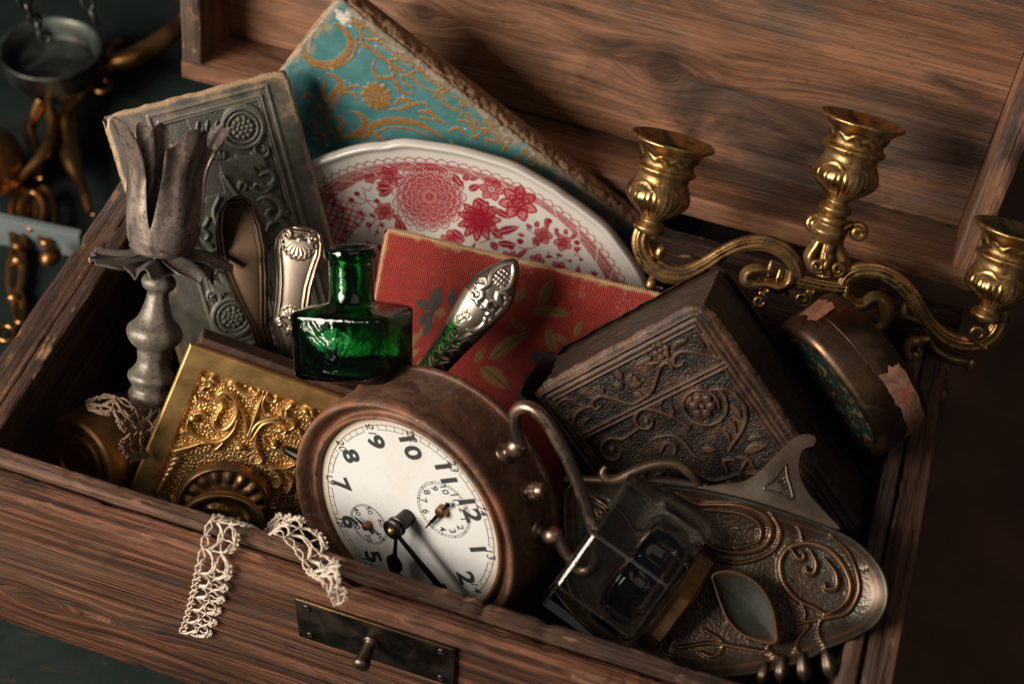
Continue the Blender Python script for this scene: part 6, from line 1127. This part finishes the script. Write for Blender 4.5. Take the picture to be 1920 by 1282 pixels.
FJ = FJ[:, ::-1] if area > 0 else FJ
A_ = {'rub': np.concatenate([rb.reshape(-1), np.zeros(len(V2))]), 'pale': np.concatenate([pale.reshape(-1), np.zeros(len(V2))]), 'ground': np.concatenate([gr.reshape(-1), np.zeros(len(V2))])}
link('tray', mesh_np('tray', np.concatenate([V1, V2]), np.concatenate([F1, F2, FJ]), True, A_), M_BRONZE, ik)
def extra(me, rub=0.2, pale=0.5, ground=0.0):
    n_ = len(me.vertices)
    for nm, val in (('rub', rub), ('pale', pale), ('ground', ground)): a = me.attributes.new(nm, 'FLOAT', 'POINT'); a.data.foreach_set('value', np.full(n_, val, np.float32))
    return me
def extrude_poly(pts, z0, z1, bev=0.0012):
    """bevelled plate from an outline (local xy)"""
    import bmesh
    bm = bmesh.new(); vs_ = [bm.verts.new((p[0], p[1], z0)) for p in pts]; f = bm.faces.new(vs_)
    if f.normal.z < 0: f.normal_flip()
    bm.normal_update(); r_ = bmesh.ops.extrude_face_region(bm, geom=[f]); up_ = [g for g in r_['geom'] if isinstance(g, bmesh.types.BMVert)]
    for v_ in up_: v_.co.z = z1
    bmesh.ops.recalc_face_normals(bm, faces=bm.faces)
    ed = [e_ for e_ in bm.edges if all(abs(v_.co.z - max(z0, z1)) < 1e-7 for v_ in e_.verts)]
    bmesh.ops.bevel(bm, geom=ed, offset=bev, segments=3, profile=0.5, affect='EDGES', clamp_overlap=True)
    bmesh.ops.triangulate(bm, faces=[f_ for f_ in bm.faces if len(f_.verts) > 4])
    bm.verts.index_update(); V = np.array([v_.co[:] for v_ in bm.verts]); F = [tuple(v_.index for v_ in f_.verts) for f_ in bm.faces]; bm.free(); return V, F
horn = [(800, 322), (900, 306), (1000, 292), (1070, 245), (1150, 165), (1220, 100), (1275, 82), (1318, 96), (1312, 135), (1270, 150), (1248, 195), (1250, 270), (1290, 350), (1370, 440), (1430, 510), (1330, 478), (1180, 425), (1000, 370), (860, 338)]
V, F = extrude_poly(smooth_path([IZ(*p, 0.008) for p in horn], 5, True), 0.0035, 0.0105, 0.0024); me = auto_smooth(mesh_np('horn_bracket', V, F), 40); link('horn_bracket', extra(me, 0.10, 0.60), M_BRONZE, ik)
tri = [(1085, 325), (1130, 285), (1180, 215), (1190, 270), (1215, 372), (1150, 345)]
V, F = extrude_poly(smooth_path([IZ(*p, 0.0105) for p in tri], 4, True), 0.0100, 0.0108, 0.0002); hb = link('sunk_triangle', extra(mesh_np('sunk_triangle', V, F), 0.0, 0.0), M_BRONZE, ik)
b = MB()
for k_ in range(4):
    p0, p1 = IZ(1150 + k_ * 14, 300 + k_ * 12, 0.011), IZ(1186, 270 + k_ * 22, 0.011); b.add(*tube([(*p0, 0.0110), (*p1, 0.0110)], 0.0005, 6))
b.add(*tube([(*q_, 0.0110) for q_ in smooth_path([IZ(*p, 0.011) for p in tri], 4, True)], 0.0006, 6, closed=True)); link('triangle_ribs', extra(b.mesh('triangle_ribs'), 0.1, 0.8), M_BRONZE, ik)
def rod(name, pts, rad, rub, pale, flat=0.8):
    P = smooth_path([(*IZ(p[0], p[1], p[2]), p[2]) for p in pts], 8); r_ = np.interp(np.linspace(0, 1, len(P)), np.linspace(0, 1, len(rad)), rad) * zi; V, F = tube(P, r_, 18, None, (0, 0, 1), True, False, flat); return link(name, extra(mesh_np(name, V, F), rub, pale), M_BRONZE, ik)
rod('wave_rim', [(375, 225, 0.013), (360, 255, 0.012), (385, 285, 0.011), (440, 280, 0.011), (510, 245, 0.012), (600, 215, 0.013), (690, 215, 0.013), (750, 255, 0.012), (800, 318, 0.009)], [12, 20, 24, 26, 26, 24, 24, 22, 10], 0.5, 0.35)
rod('upper_rim', [(190, 282, 0.006), (420, 288, 0.007), (640, 292, 0.008), (830, 318, 0.008)], [20, 22, 22, 14], 0.15, 0.55)
# leaf shaped dish
leaf_o = smooth_path([IZ(*p, 0.012) for p in [(845, 712), (890, 690), (960, 692), (1030, 722), (1090, 780), (1135, 870), (1152, 960), (1150, 1025), (1075, 1020), (985, 985), (920, 920), (880, 830), (858, 760)]], 8, True)
lc = leaf_o.mean(0); nL = len(leaf_o); rh_ = np.linspace(0.02, 1, 40); TH, RH = np.meshgrid(np.arange(nL), rh_, indexing='ij'); XX = lc[0] + (leaf_o[TH, 0] - lc[0]) * RH; YY = lc[1] + (leaf_o[TH, 1] - lc[1]) * RH
ZZ = 0.0125 + 0.0022 * np.exp(-((RH - 0.93) / 0.05) ** 2) - 0.003 * (1 - RH ** 2) - 0.006 * np.clip((RH - 0.97) / 0.03, 0, 1)
V = np.stack([XX, YY, ZZ], -1).reshape(-1, 3); F = grid_faces(nL, 40, wrap_u=True); ar = np.sum(leaf_o[:, 0] * np.roll(leaf_o[:, 1], -1) - np.roll(leaf_o[:, 0], -1) * leaf_o[:, 1]); F = F if ar > 0 else F[:, ::-1]
skirt = V.reshape(nL, 40, 3)[:, -1].copy(); skirt[:, 2] = 0.002; n0 = len(V); V = np.concatenate([V, skirt]); i = np.arange(nL); j = (i + 1) % nL; FS = np.stack([i * 40 + 39, n0 + i, n0 + j, j * 40 + 39], -1); FS = FS if ar > 0 else FS[:, ::-1]
t = NT('green_patina_dish'); v = t.coord(); n = t.noise(v, 90, 5, 0.65, 0.6); n2 = t.noise(v, 700, 4, 0.7); rim_ = t.attr('rub'); cc_ = t.mix(t.ramp(n, [(0.3, 0.0), (0.7, 1.0)]), (0.004, 0.005, 0.0035), (0.012, 0.015, 0.010)); cc_ = t.mix(t.ramp(n2, [(0.62, 0.0), (0.68, 0.8)]), cc_, (0.06, 0.08, 0.045)); cc_ = t.mix(t.math('MULTIPLY', rim_, 0.85), cc_, (0.21, 0.12, 0.065)); M_PATINA = t.done(cc_, 0.55, t.math('ADD', t.math('MULTIPLY', rim_, 0.6), 0.05), t.bump(n2, 0.2, 0.0004), Specular_IOR_Level=0.2)
rbl = np.concatenate([np.clip(np.exp(-((RH - 0.93) / 0.06) ** 2) + (RH > 0.95), 0, 1).reshape(-1), np.ones(nL)])
link('leaf_dish', auto_smooth(mesh_np('leaf_dish', V, np.concatenate([F, FS]), True, {'rub': rbl}), 60), M_PATINA, ik)
# hanging lily buds
for (a, b, an, sc) in ((1375, 1105, 12, 1.0), (1262, 1118, 4, 0.95), (1165, 1130, -6, 0.9), (1085, 1150, -14, 0.8)):
    prf = [(0.5, 62), (12, 58), (24, 40), (34, 10), (38, -20), (30, -48), (14, -68), (2, -78)]
    V, F = lathe(smooth_path([(x * zi * sc, y * zi * sc) for x, y in prf], 3), 40, mod=lambda T, r, h: (r * (0.86 + 0.14 * np.abs(np.cos(2.5 * T))), h)); p = IZ(a, b, 0.006); m = moved(np.eye(4), (p[0], p[1], 0.006)); m[:3, :3] = rotm('z', an)
    link('lily_bud', extra(mesh_np('lily_bud', V, F), 0.05, 0.25), M_BRONZE, ik, m)
for pts in ([(1365, 1035, 0.004), (1372, 1060, 0.006), (1375, 1085, 0.006)], [(1232, 1045, 0.004), (1250, 1075, 0.006), (1262, 1095, 0.006)], [(1140, 1075, 0.004), (1155, 1095, 0.006), (1165, 1110, 0.006)]): rod('lily_stem', pts, [9, 10, 12], 0.4, 0.2)
# ================================================================== cut glass inkwell
gd = 0.728; IW = frame(1176, 1050, gd, -125, 5, 0); s = pxm(gd); IW[:3, :3] = IW[:3, :3] @ rotm('y', 17)
iw = thing('glass_inkwell', 'clear cut glass inkwell block tipped over beside the alarm clock', 'inkwell', IW)
def octa(hx, ch, y):
    p = [(hx, hx - ch), (hx - ch, hx), (-hx + ch, hx), (-hx, hx - ch), (-hx, -hx + ch), (-hx + ch, -hx), (hx - ch, -hx), (hx, -hx + ch)]; return np.array([(a, y, -b) for a, b in p])
S_ = 148 * s; CHm = S_ * 0.586; HL = 92 * s
rows = [octa(S_ - 10 * s, CHm - 3 * s, -HL), octa(S_, CHm, -HL + 9 * s), octa(S_, CHm, HL - 16 * s), octa(S_ - 14 * s, CHm + 2 * s, HL)]
V = np.concatenate(rows); F = grid_faces(4, 8, wrap_v=True)[:, ::-1].tolist() + [tuple(range(8)), tuple(range(31, 23, -1))]
# cavity (separate inner shell, reversed)
Vc, Fc = lathe(smooth_path([(0.0001, -20 * s), (50 * s, -19 * s), (84 * s, -8 * s), (96 * s, 10 * s), (96 * s, 55 * s), (70 * s, 76 * s), (50 * s, 86 * s), (0.0001, 87 * s)], 3), 144, mod=lambda T, r, h: (r * (1 - 0.045 * np.abs(np.sin(T * 9)) * np.clip((h / s - 14) / 12, 0, 1)), h))
import bmesh
bm = bmesh.new(); bv = [bm.verts.new(p_) for p_ in V]; [bm.faces.new([bv[i_] for i_ in f_]) for f_ in F]; rb_ = bmesh.ops.bevel(bm, geom=list(bm.edges), offset=3.0 * s, segments=1, profile=0.5, affect='EDGES')
for f_ in rb_['faces']: f_.material_index = 1
bm.normal_update(); bmesh.ops.recalc_face_normals(bm, faces=bm.faces); me = bpy.data.meshes.new('glass_block'); bm.to_mesh(me); bm.free()
bm = bmesh.new(); bm.from_mesh(me); cv = [bm.verts.new(p_) for p_ in Vc]; [bm.faces.new([cv[i_] for i_ in f_[::-1]]) for f_ in Fc]; bm.to_mesh(me); bm.free(); fl_ = np.zeros(len(me.polygons), bool); fl_[-len(Fc):] = True; me.polygons.foreach_set('use_smooth', fl_)
Vk, Fk = lathe(smooth_path([(0.0001, -17.5 * s), (34 * s, -16 * s), (52 * s, -2 * s), (58 * s, 14 * s), (56 * s, 16 * s), (40 * s, 8 * s), (0.0001, 6 * s)], 3), 40); link('dark_cavity_fill', mesh_np('dark_cavity_fill', Vk, Fk), mat_plain('black_cavity_shade', (0.010, 0.008, 0.008), 0.2, var=0.3), iw)  # added dark filling, stands in for the blackness seen inside the cavity
M_EDGE = NT('bright_bevel_glass'); M_EDGE = M_EDGE.done((0.80, 0.79, 0.75), 0.12, 0.0, None, Transmission_Weight=0.99, IOR=1.5)  # separate glass on the bevels, imitates bright internal reflections along the edges
gbk = link('glass_block', me, mat_glass('clear_crystal', (0.95, 0.95, 0.92), 0.0, 0.0, 40, 1.54, ((0.66, 0.65, 0.60), 12.0)), iw)
me.materials.append(M_EDGE)
rows = [octa(100 * s, 58 * s, HL + 0.5 * s), octa(112 * s, 65 * s, HL + 3 * s), octa(113 * s, 66 * s, HL + 34 * s), octa(106 * s, 62 * s, HL + 40 * s), octa(70 * s, 41 * s, HL + 42 * s)]
V = np.concatenate(rows); F = grid_faces(5, 8, wrap_v=True)[:, ::-1].tolist() + [tuple(range(8)), tuple(range(39, 31, -1))]; link('brass_collar', auto_smooth(mesh_np('brass_collar', V, F), 25), mat_metal('brown_collar_brass', (0.20, 0.11, 0.05), (0.11, 0.06, 0.028), 0.3, 0.18, 0.3, 80, dirt=(0.03, 0.017, 0.009), dirt_amt=0.85), iw)
# ================================================================== lace
def mat_lace(name, a, b):
    t = NT(name); v = t.coord(); n = t.noise(v, 900, 3, 0.6); return t.done(t.mix(n, a, b), 0.85, 0.0, t.bump(n, 0.6, 0.0006), Sheen_Weight=0.2)
M_LACE = mat_lace('cream_lace', (0.50, 0.40, 0.30), (0.72, 0.62, 0.50)); M_LACEB = mat_lace('brown_lace', (0.11, 0.062, 0.034), (0.22, 0.13, 0.075))
def lace(name, label, path, side, width, mat, r=0.00033, seed=0, rep=0.0140):
    """bobbin lace strip: threads of tubes mapped on a ribbon (path, side vectors)"""
    P = smooth_path(path, 14); S = smooth_path(side, 14); S /= np.linalg.norm(S, axis=1)[:, None]; Lc = np.concatenate([[0], np.cumsum(np.linalg.norm(np.diff(P, axis=0), axis=1))]); TOT = Lc[-1]; R_ = random.Random(seed)
    nrm = np.cross(np.gradient(P, axis=0), S); nrm /= np.linalg.norm(nrm, axis=1)[:, None] + 1e-9
    def mp(u, v, h=0.0):
        u = np.clip(np.asarray(u, float), 0, TOT); v = np.asarray(v, float); return np.stack([np.interp(u, Lc, P[:, k]) + width * v * np.interp(u, Lc, S[:, k]) + h * np.interp(u, Lc, nrm[:, k]) for k in range(3)], -1)
    b = MB(); n = max(2, int(TOT / rep)); rep = TOT / n
    def th(us, vs, rad=r, wob=0.10, m=None):
        m = m or max(6, len(us) * 4); t_ = np.linspace(0, 1, m); q_ = np.linspace(0, 1, len(us)); sm = smooth_path(np.stack([us, vs], 1), 5) if len(us) > 2 else np.array([us, vs]).T; q_ = np.linspace(0, 1, len(sm)); U = np.interp(t_, q_, sm[:, 0]); Vv = np.interp(t_, q_, sm[:, 1])
        ph = R_.uniform(0, 6.28); Pt = mp(U, Vv + 0.012 * np.sin(t_ * 17 + ph), 0.0004 * np.sin(t_ * 11 + ph)); rad_ = rad * (1 + 0.25 * np.sin(t_ * 40 + ph)); b.add(*tube(Pt, rad_, 6, None, (0.2, 0.1, 1)))
    for k_ in range(n):
        a = k_ * rep; e_ = a + rep; j = lambda x: x + R_.uniform(-0.05, 0.05); m_ = a + rep * 0.5
        # left edge mesh of small holes
        for h in range(2):
            u0 = a + rep * h / 2; u1_ = a + rep * (h + 1) / 2; th([u0, (u0 + u1_) / 2, u1_], [-0.46, -0.53, -0.46], r * 1.15); th([u0, (u0 + u1_) / 2, u1_], [-0.46, j(-0.34), -0.46]); th([u0, u0], [-0.47, -0.30])
        # centre trail and diamonds
        th([a, a + rep * 0.25, m_, a + rep * 0.75, e_], [-0.28, -0.05, j(0.02), -0.06, -0.28], r * 1.5); th([a, a + rep * 0.25, m_, a + rep * 0.75, e_], [-0.24, 0.0, j(0.06), 0.0, -0.24], r * 1.3)
        # right scallop with picots
        sc_u = np.linspace(a, e_, 9); sc_v = 0.20 + 0.30 * np.sin(np.linspace(0, math.pi, 9)) ** 0.7
        th(list(sc_u), list(sc_v), r * 1.35); th(list(sc_u), list(sc_v - 0.07), r * 1.2)
        th([a, a + rep * 0.15, m_], [0.20, 0.12, 0.05]); th([e_, e_ - rep * 0.15, m_], [0.20, 0.12, 0.05]); th([m_, m_ + rep * 0.06], [0.05, 0.45], r * 1.2); th([a, a - rep * 0.05], [-0.25, 0.2], r * 1.1)
        for i_ in (2, 3.2, 4.4, 5.6, 6.6):
            uu = a + rep * i_ / 8; vv = 0.20 + 0.30 * math.sin(math.pi * i_ / 8) ** 0.7; th([uu, uu + 0.0002, uu + 0.0009, uu + 0.0011], [vv, vv + 0.12, vv + 0.13, vv], r * 0.9, m=8)
    for q_ in range(4): th([TOT - 0.002, TOT], [-0.5 + q_ * 0.25, -0.45 + q_ * 0.25])
    th([TOT, TOT], [-0.5, 0.45], r * 1.3)
    return tag(link(name, b.mesh(name), mat), label, 'lace')
def on_z(px, py, z):
    v = CAM_R.T @ np.array([(px - 960) / FPX, (py - 641) / FPX, 1.0]); return CAM_POS + v * (z - CAM_POS[2]) / v[2]
def on_y(px, py, y):
    v = CAM_R.T @ np.array([(px - 960) / FPX, (py - 641) / FPX, 1.0]); return CAM_POS + v * (y - CAM_POS[1]) / v[1]
fy_ = -0.0016
sr = lambda a, b: (np.array(b) - np.array(a))
p = [at(470, 990, 0.752), on_z(432, 974, 0.006), on_z(414, 1000, 0.0040), on_z(404, 1042, 0.0032), on_y(397, 1072, fy_ - 0.001), on_y(385, 1122, fy_), on_y(372, 1165, fy_), on_y(362, 1190, fy_)]
sd1 = [on_z(450, 985, 0.006) - on_z(410, 972, 0.006)] * 2 + [on_z(440, 1003, 0.004) - on_z(395, 993, 0.004), on_z(430, 1050, 0.003) - on_z(380, 1035, 0.003)] + [on_y(420, 1082, fy_) - on_y(374, 1066, fy_), on_y(410, 1130, fy_) - on_y(360, 1115, fy_), on_y(398, 1172, fy_) - on_y(345, 1158, fy_), on_y(390, 1195, fy_) - on_y(338, 1182, fy_)]
lace('lace_ribbon', 'longer cream lace end hanging down the front of the chest', p, sd1, 0.0150, M_LACE, seed=1)
p = [at(500, 990, 0.745), on_z(535, 985, 0.008), on_z(560, 1000, 0.007), on_z(585, 1030, 0.0045), on_z(600, 1060, 0.0032), on_y(618, 1085, fy_ - 0.001), on_y(640, 1128, fy_)]
sd2 = [at(515, 970, 0.745) - at(500, 1000, 0.745), on_z(560, 968, 0.008) - on_z(525, 990, 0.008), on_z(585, 990, 0.007) - on_z(548, 1010, 0.007), on_z(612, 1025, 0.004) - on_z(560, 1045, 0.004), on_z(625, 1055, 0.003) - on_z(578, 1070, 0.003), on_y(632, 1080, fy_) - on_y(600, 1095, fy_), on_y(652, 1122, fy_) - on_y(630, 1134, fy_)]
lace('lace_ribbon', 'shorter cream lace end draped over the front edge beside the dial', p, sd2, 0.0135, M_LACE, seed=2)
p = [at(310, 645, 0.805), at(285, 700, 0.803), at(300, 745, 0.80), at(270, 790, 0.795), at(255, 800, 0.79)]; sd3 = [at(340, 660, 0.80) - at(300, 640, 0.80), at(310, 715, 0.795) - at(280, 690, 0.80), at(325, 750, 0.79) - at(290, 735, 0.80), at(290, 810, 0.79) - at(255, 780, 0.79), at(270, 830, 0.79) - at(240, 790, 0.79)]
lace('lace_ribbon', 'brown lace strip standing between the candlestick foot and the golden album', p, sd3, 0.0125, M_LACEB, r=0.0006, seed=3)
p = [at(165, 762, 0.785), at(200, 758, 0.778), at(232, 772, 0.775), at(252, 800, 0.775), at(248, 835, 0.78), at(262, 860, 0.785)]; sd4 = [at(175, 778, 0.775) - at(165, 752, 0.79), at(205, 785, 0.77) - at(205, 752, 0.78), at(230, 800, 0.765) - at(248, 765, 0.775), at(240, 812, 0.765) - at(272, 795, 0.775), at(235, 838, 0.77) - at(268, 838, 0.78), at(245, 865, 0.775) - at(275, 855, 0.785)]
lace('lace_ribbon', 'brown lace curled on top of the dark brass cylinder', p, sd4, 0.0140, M_LACEB, r=0.0006, seed=4)
# ================================================================== blurred things beyond the chest, upper left
M_GREENPAINT = NT('worn_green_paint'); t = M_GREENPAINT; v = t.coord(); n = t.noise(v, 30, 5, 0.65, 0.6); c_ = t.mix(t.ramp(n, [(0.3, 0.0), (0.7, 1.0)]), (0.004, 0.008, 0.0075), (0.010, 0.017, 0.015)); c_ = t.mix(t.ramp(t.noise(t.scale(v, (1, 3, 1)), 60, 4, 0.65, 0.5), [(0.6, 0.0), (0.68, 0.7)]), c_, (0.05, 0.018, 0.012)); M_GREENPAINT = t.done(c_, 0.75, 0.0, t.bump(n, 0.3, 0.002), Specular_IOR_Level=0.15)
def slab_at(name, label, cat, x0, x1, y0, y1, z0, z1, mat):
    V, F = rbox(x1 - x0, y1 - y0, z1 - z0, 0.004, ((x0 + x1) / 2, (y0 + y1) / 2, (z0 + z1) / 2)); return tag(link(name, mesh_np(name, V, F, False), mat), label, cat)
slab_at('painted_board', 'dark green painted board lying under the chest at the left', 'board', -1.2, 0.30, -0.9, 0.95, -0.1535, -0.1505, M_GREENPAINT)
def dgr(px, py, h):
    """view depth where the sight line is h above the table"""
    return float((on_z(px, py, -0.150 + h) - CAM_POS) @ CAM_R[2])
BH = {1.03: 0.006, 1.035: 0.008, 1.04: 0.012, 1.045: 0.012, 1.05: 0.018, 1.06: 0.026, 1.07: 0.022, 1.08: 0.016, 1.09: 0.02, 1.10: 0.024, 1.11: 0.026, 1.12: 0.03, 1.13: 0.032, 1.14: 0.034, 1.15: 0.036, 1.16: 0.04, 1.18: 0.04}
def at_bg(px, py, d):
    h = BH.get(round(d, 3), 0.02); return at(px, py, dgr(px, py, h))
bw = frame(95, 92, dgr(95, 92, 0.045), -6, 48, 0); s = pxm(dgr(95, 92, 0.045))
bo = thing('bronze_bowl', 'blurred green bronze bowl on a chain in the upper left corner', 'bowl', bw)
M_VERD = mat_metal('verdigris_bronze', (0.07, 0.06, 0.052), (0.11, 0.125, 0.112), 0.45, 0.15, 0.2, 40, dirt=(0.10, 0.155, 0.14), dirt_amt=0.7)
pr = [(0.5, -95), (40, -92), (70, -75), (86, -45), (92, -12), (96, 0), (94, 4), (88, 2), (82, -12), (78, -30), (74, -36), (70, -30), (30, -24), (12, -22), (0.5, -20)]
V, F = lathe(smooth_path([(a * s, b_ * s) for a, b_ in pr], 3), 72); link('body', mesh_np('body', V, F), M_VERD, bo)
def chain(pts, rl, rw, parent, mat, name='chain_link', flip=0):
    P = smooth_path(pts, 10); L = np.concatenate([[0], np.cumsum(np.linalg.norm(np.diff(P, axis=0), axis=1))]); n = int(L[-1] / (rl * 1.55))
    for k_ in range(n):
        u = (k_ + 0.5) * L[-1] / n; c0 = np.array([np.interp(u, L, P[:, i]) for i in range(3)]); d = np.array([np.interp(u + rl * 0.3, L, P[:, i]) - np.interp(u - rl * 0.3, L, P[:, i]) for i in range(3)]); d /= np.linalg.norm(d) + 1e-9
        a = np.cross(d, [0.3, 0.2, 0.9]); a /= np.linalg.norm(a); b2 = np.cross(d, a); w_ = a if k_ % 2 else b2; th = np.linspace(0, 6.2832, 24, endpoint=False)
        ring = c0 + np.outer(np.cos(th), d) * rl + np.outer(np.sin(th), w_) * rl * 0.6; V, F = tube(ring, rw, 8, None, np.cross(d, w_), False, True); link(name, mesh_np(name, V, F), mat, parent)
loc = lambda px, py, d, m: (np.linalg.inv(m) @ np.array([*at(px, py, d), 1]))[:3]
chain([loc(30, -30, 0.93, bw), loc(58, 25, 0.95, bw), loc(88, 75, 0.975, bw)], 0.0055, 0.0014, bo, M_VERD); chain([loc(150, -40, 0.98, bw), loc(165, 5, 0.99, bw), loc(182, 45, 1.0, bw)], 0.0055, 0.0014, bo, M_VERD)
M_BGBRASS = mat_metal('warm_polished_brass', (0.34, 0.17, 0.065), (0.22, 0.105, 0.04), 0.30, 0.1, 0.1, 40, dirt=(0.05, 0.025, 0.012), dirt_amt=0.6)
def bgtube(b, pts, rad, n=14):
    P = smooth_path([at_bg(*p) for p in pts], 8); r_ = np.interp(np.linspace(0, 1, len(P)), np.linspace(0, 1, len(rad)), rad) * pxm(0.98) * 0.8; b.add(*tube(P, r_, n, None, (0.1, 0.2, 1)))
b = MB(); bgtube(b, [(180, 120, 1.12), (205, 118, 1.12), (250, 108, 1.13), (300, 80, 1.14), (330, 55, 1.15), (345, 35, 1.16)], [10, 22, 26, 26, 24, 20]); bgtube(b, [(195, 150, 1.11), (192, 120, 1.11), (212, 88, 1.12), (225, 78, 1.12)], [6, 8, 12, 9]); bgtube(b, [(120, 215, 1.09), (165, 160, 1.10), (200, 110, 1.12)], [14, 13, 12])
b.add(*tube(np.array([at_bg(190 + 17 * math.cos(a), 158 + 15 * math.sin(a), 1.09) for a in np.linspace(0, 6.283, 30, endpoint=False)]), 6 * pxm(0.98), 10, None, (0.1, 0.2, 1), False, True))
tag(link('brass_horn', b.mesh('brass_horn'), M_BGBRASS), 'blurred curved brass horn with a small ring behind the grey book', 'ornament')
orn = thing('brass_chain_ornament', 'blurred brass scale hanger with long links beside the chest', 'ornament', np.eye(4))
b = MB(); b.add(*ellipsoid(at_bg(82, 165, 1.06), np.array([24, 24, 24]) * pxm(0.95))); b.add(*ellipsoid(at_bg(108, 178, 1.07), np.array([20, 22, 20]) * pxm(0.95))); bgtube(b, [(75, 190, 1.06), (60, 230, 1.05), (55, 250, 1.05), (68, 290, 1.05), (70, 330, 1.05)], [14, 15, 17, 15, 12]); bgtube(b, [(90, 190, 1.07), (98, 240, 1.07), (80, 290, 1.06), (20, 345, 1.05), (-20, 370, 1.05)], [14, 18, 15, 13, 12]); bgtube(b, [(130, 195, 1.08), (128, 240, 1.08), (135, 300, 1.08), (150, 340, 1.08), (170, 400, 1.07)], [18, 30, 28, 14, 8]); link('hanger_frame', b.mesh('hanger_frame'), M_BGBRASS, orn)
def ringlink(cx, cy, rx, ry, d, r_, tilt=0.0):
    th = np.linspace(0, 6.2832, 40, endpoint=False); P = np.array([at_bg(cx + rx * math.cos(a) * math.cos(tilt) - ry * math.sin(a) * math.sin(tilt), cy + rx * math.cos(a) * math.sin(tilt) + ry * math.sin(a) * math.cos(tilt), d) for a in th]); V, F = tube(P, r_ * pxm(0.93), 12, None, (0.1, 0.2, 1), False, True); link('long_link', mesh_np('long_link', V, F), M_BGBRASS, orn)
for q_ in ((36, 405, 14, 58, 1.04, 8, 0.05), (84, 405, 16, 52, 1.045, 8, -0.05), (60, 395, 22, 34, 1.05, 7, 0), (30, 510, 12, 48, 1.03, 8, 0.06), (35, 575, 9, 30, 1.03, 7, -0.1), (12, 625, 16, 14, 1.03, 6, 0)): ringlink(*q_)
for a, c0 in ((40, 462), (33, 490), (25, 560)): link('bead', mesh_np('bead', *ellipsoid(at_bg(a, c0, 1.035), np.array([14, 11, 14]) * pxm(0.93))), M_BGBRASS, orn)
link('bead', mesh_np('bead', *ellipsoid(at_bg(95, 480, 1.05), np.array([20, 26, 20]) * pxm(0.93))), M_BGBRASS, orn)
V, F = lathe(smooth_path([(x * pxm(0.95), y * pxm(0.95)) for x, y in ((0.5, 70), (30, 66), (52, 48), (60, 20), (62, -10), (52, -40), (30, -58), (0.5, -62))], 3), 48); tag(link('brass_vessel', mesh_np('brass_vessel', V, F), M_BGBRASS, None, frame(-12, 305, dgr(-12, 305, 0.025), 10, 30, 0)), 'blurred round brass vessel cut off by the left edge', 'vessel')
M_PAPER = mat_plain('pale_blue_paper', (0.11, 0.135, 0.14), 0.85, var=0.15)
m = frame(60, 445, dgr(60, 445, 0.008), -12, 50, 0); V, F = rbox(210 * pxm(0.93), 90 * pxm(0.93), 0.006, 0.001); tag(link('pale_booklet', mesh_np('pale_booklet', V, F, False), M_PAPER, None, m), 'pale bluish booklet lying on the green board behind the brass links', 'booklet')
M_GREYCLOTH = mat_plain('grey_green_cloth', (0.13, 0.15, 0.135), 0.85, var=0.2, scale=20)
X, Y = np.meshgrid(np.linspace(-0.75, 0.12, 60), np.linspace(0.60, 1.25, 50), indexing='ij'); Zc = -0.146 + 0.020 * np.clip(fbm(X * 9, Y * 9, 95, 3) - 0.3, 0, 1) * 2
V = np.concatenate([np.stack([X, Y, Zc], -1).reshape(-1, 3)]); tag(link('grey_cloth', mesh_np('grey_cloth', V, grid_faces(60, 50)), M_GREYCLOTH), 'grey cloth rumpled behind the bronze bowl', 'cloth')
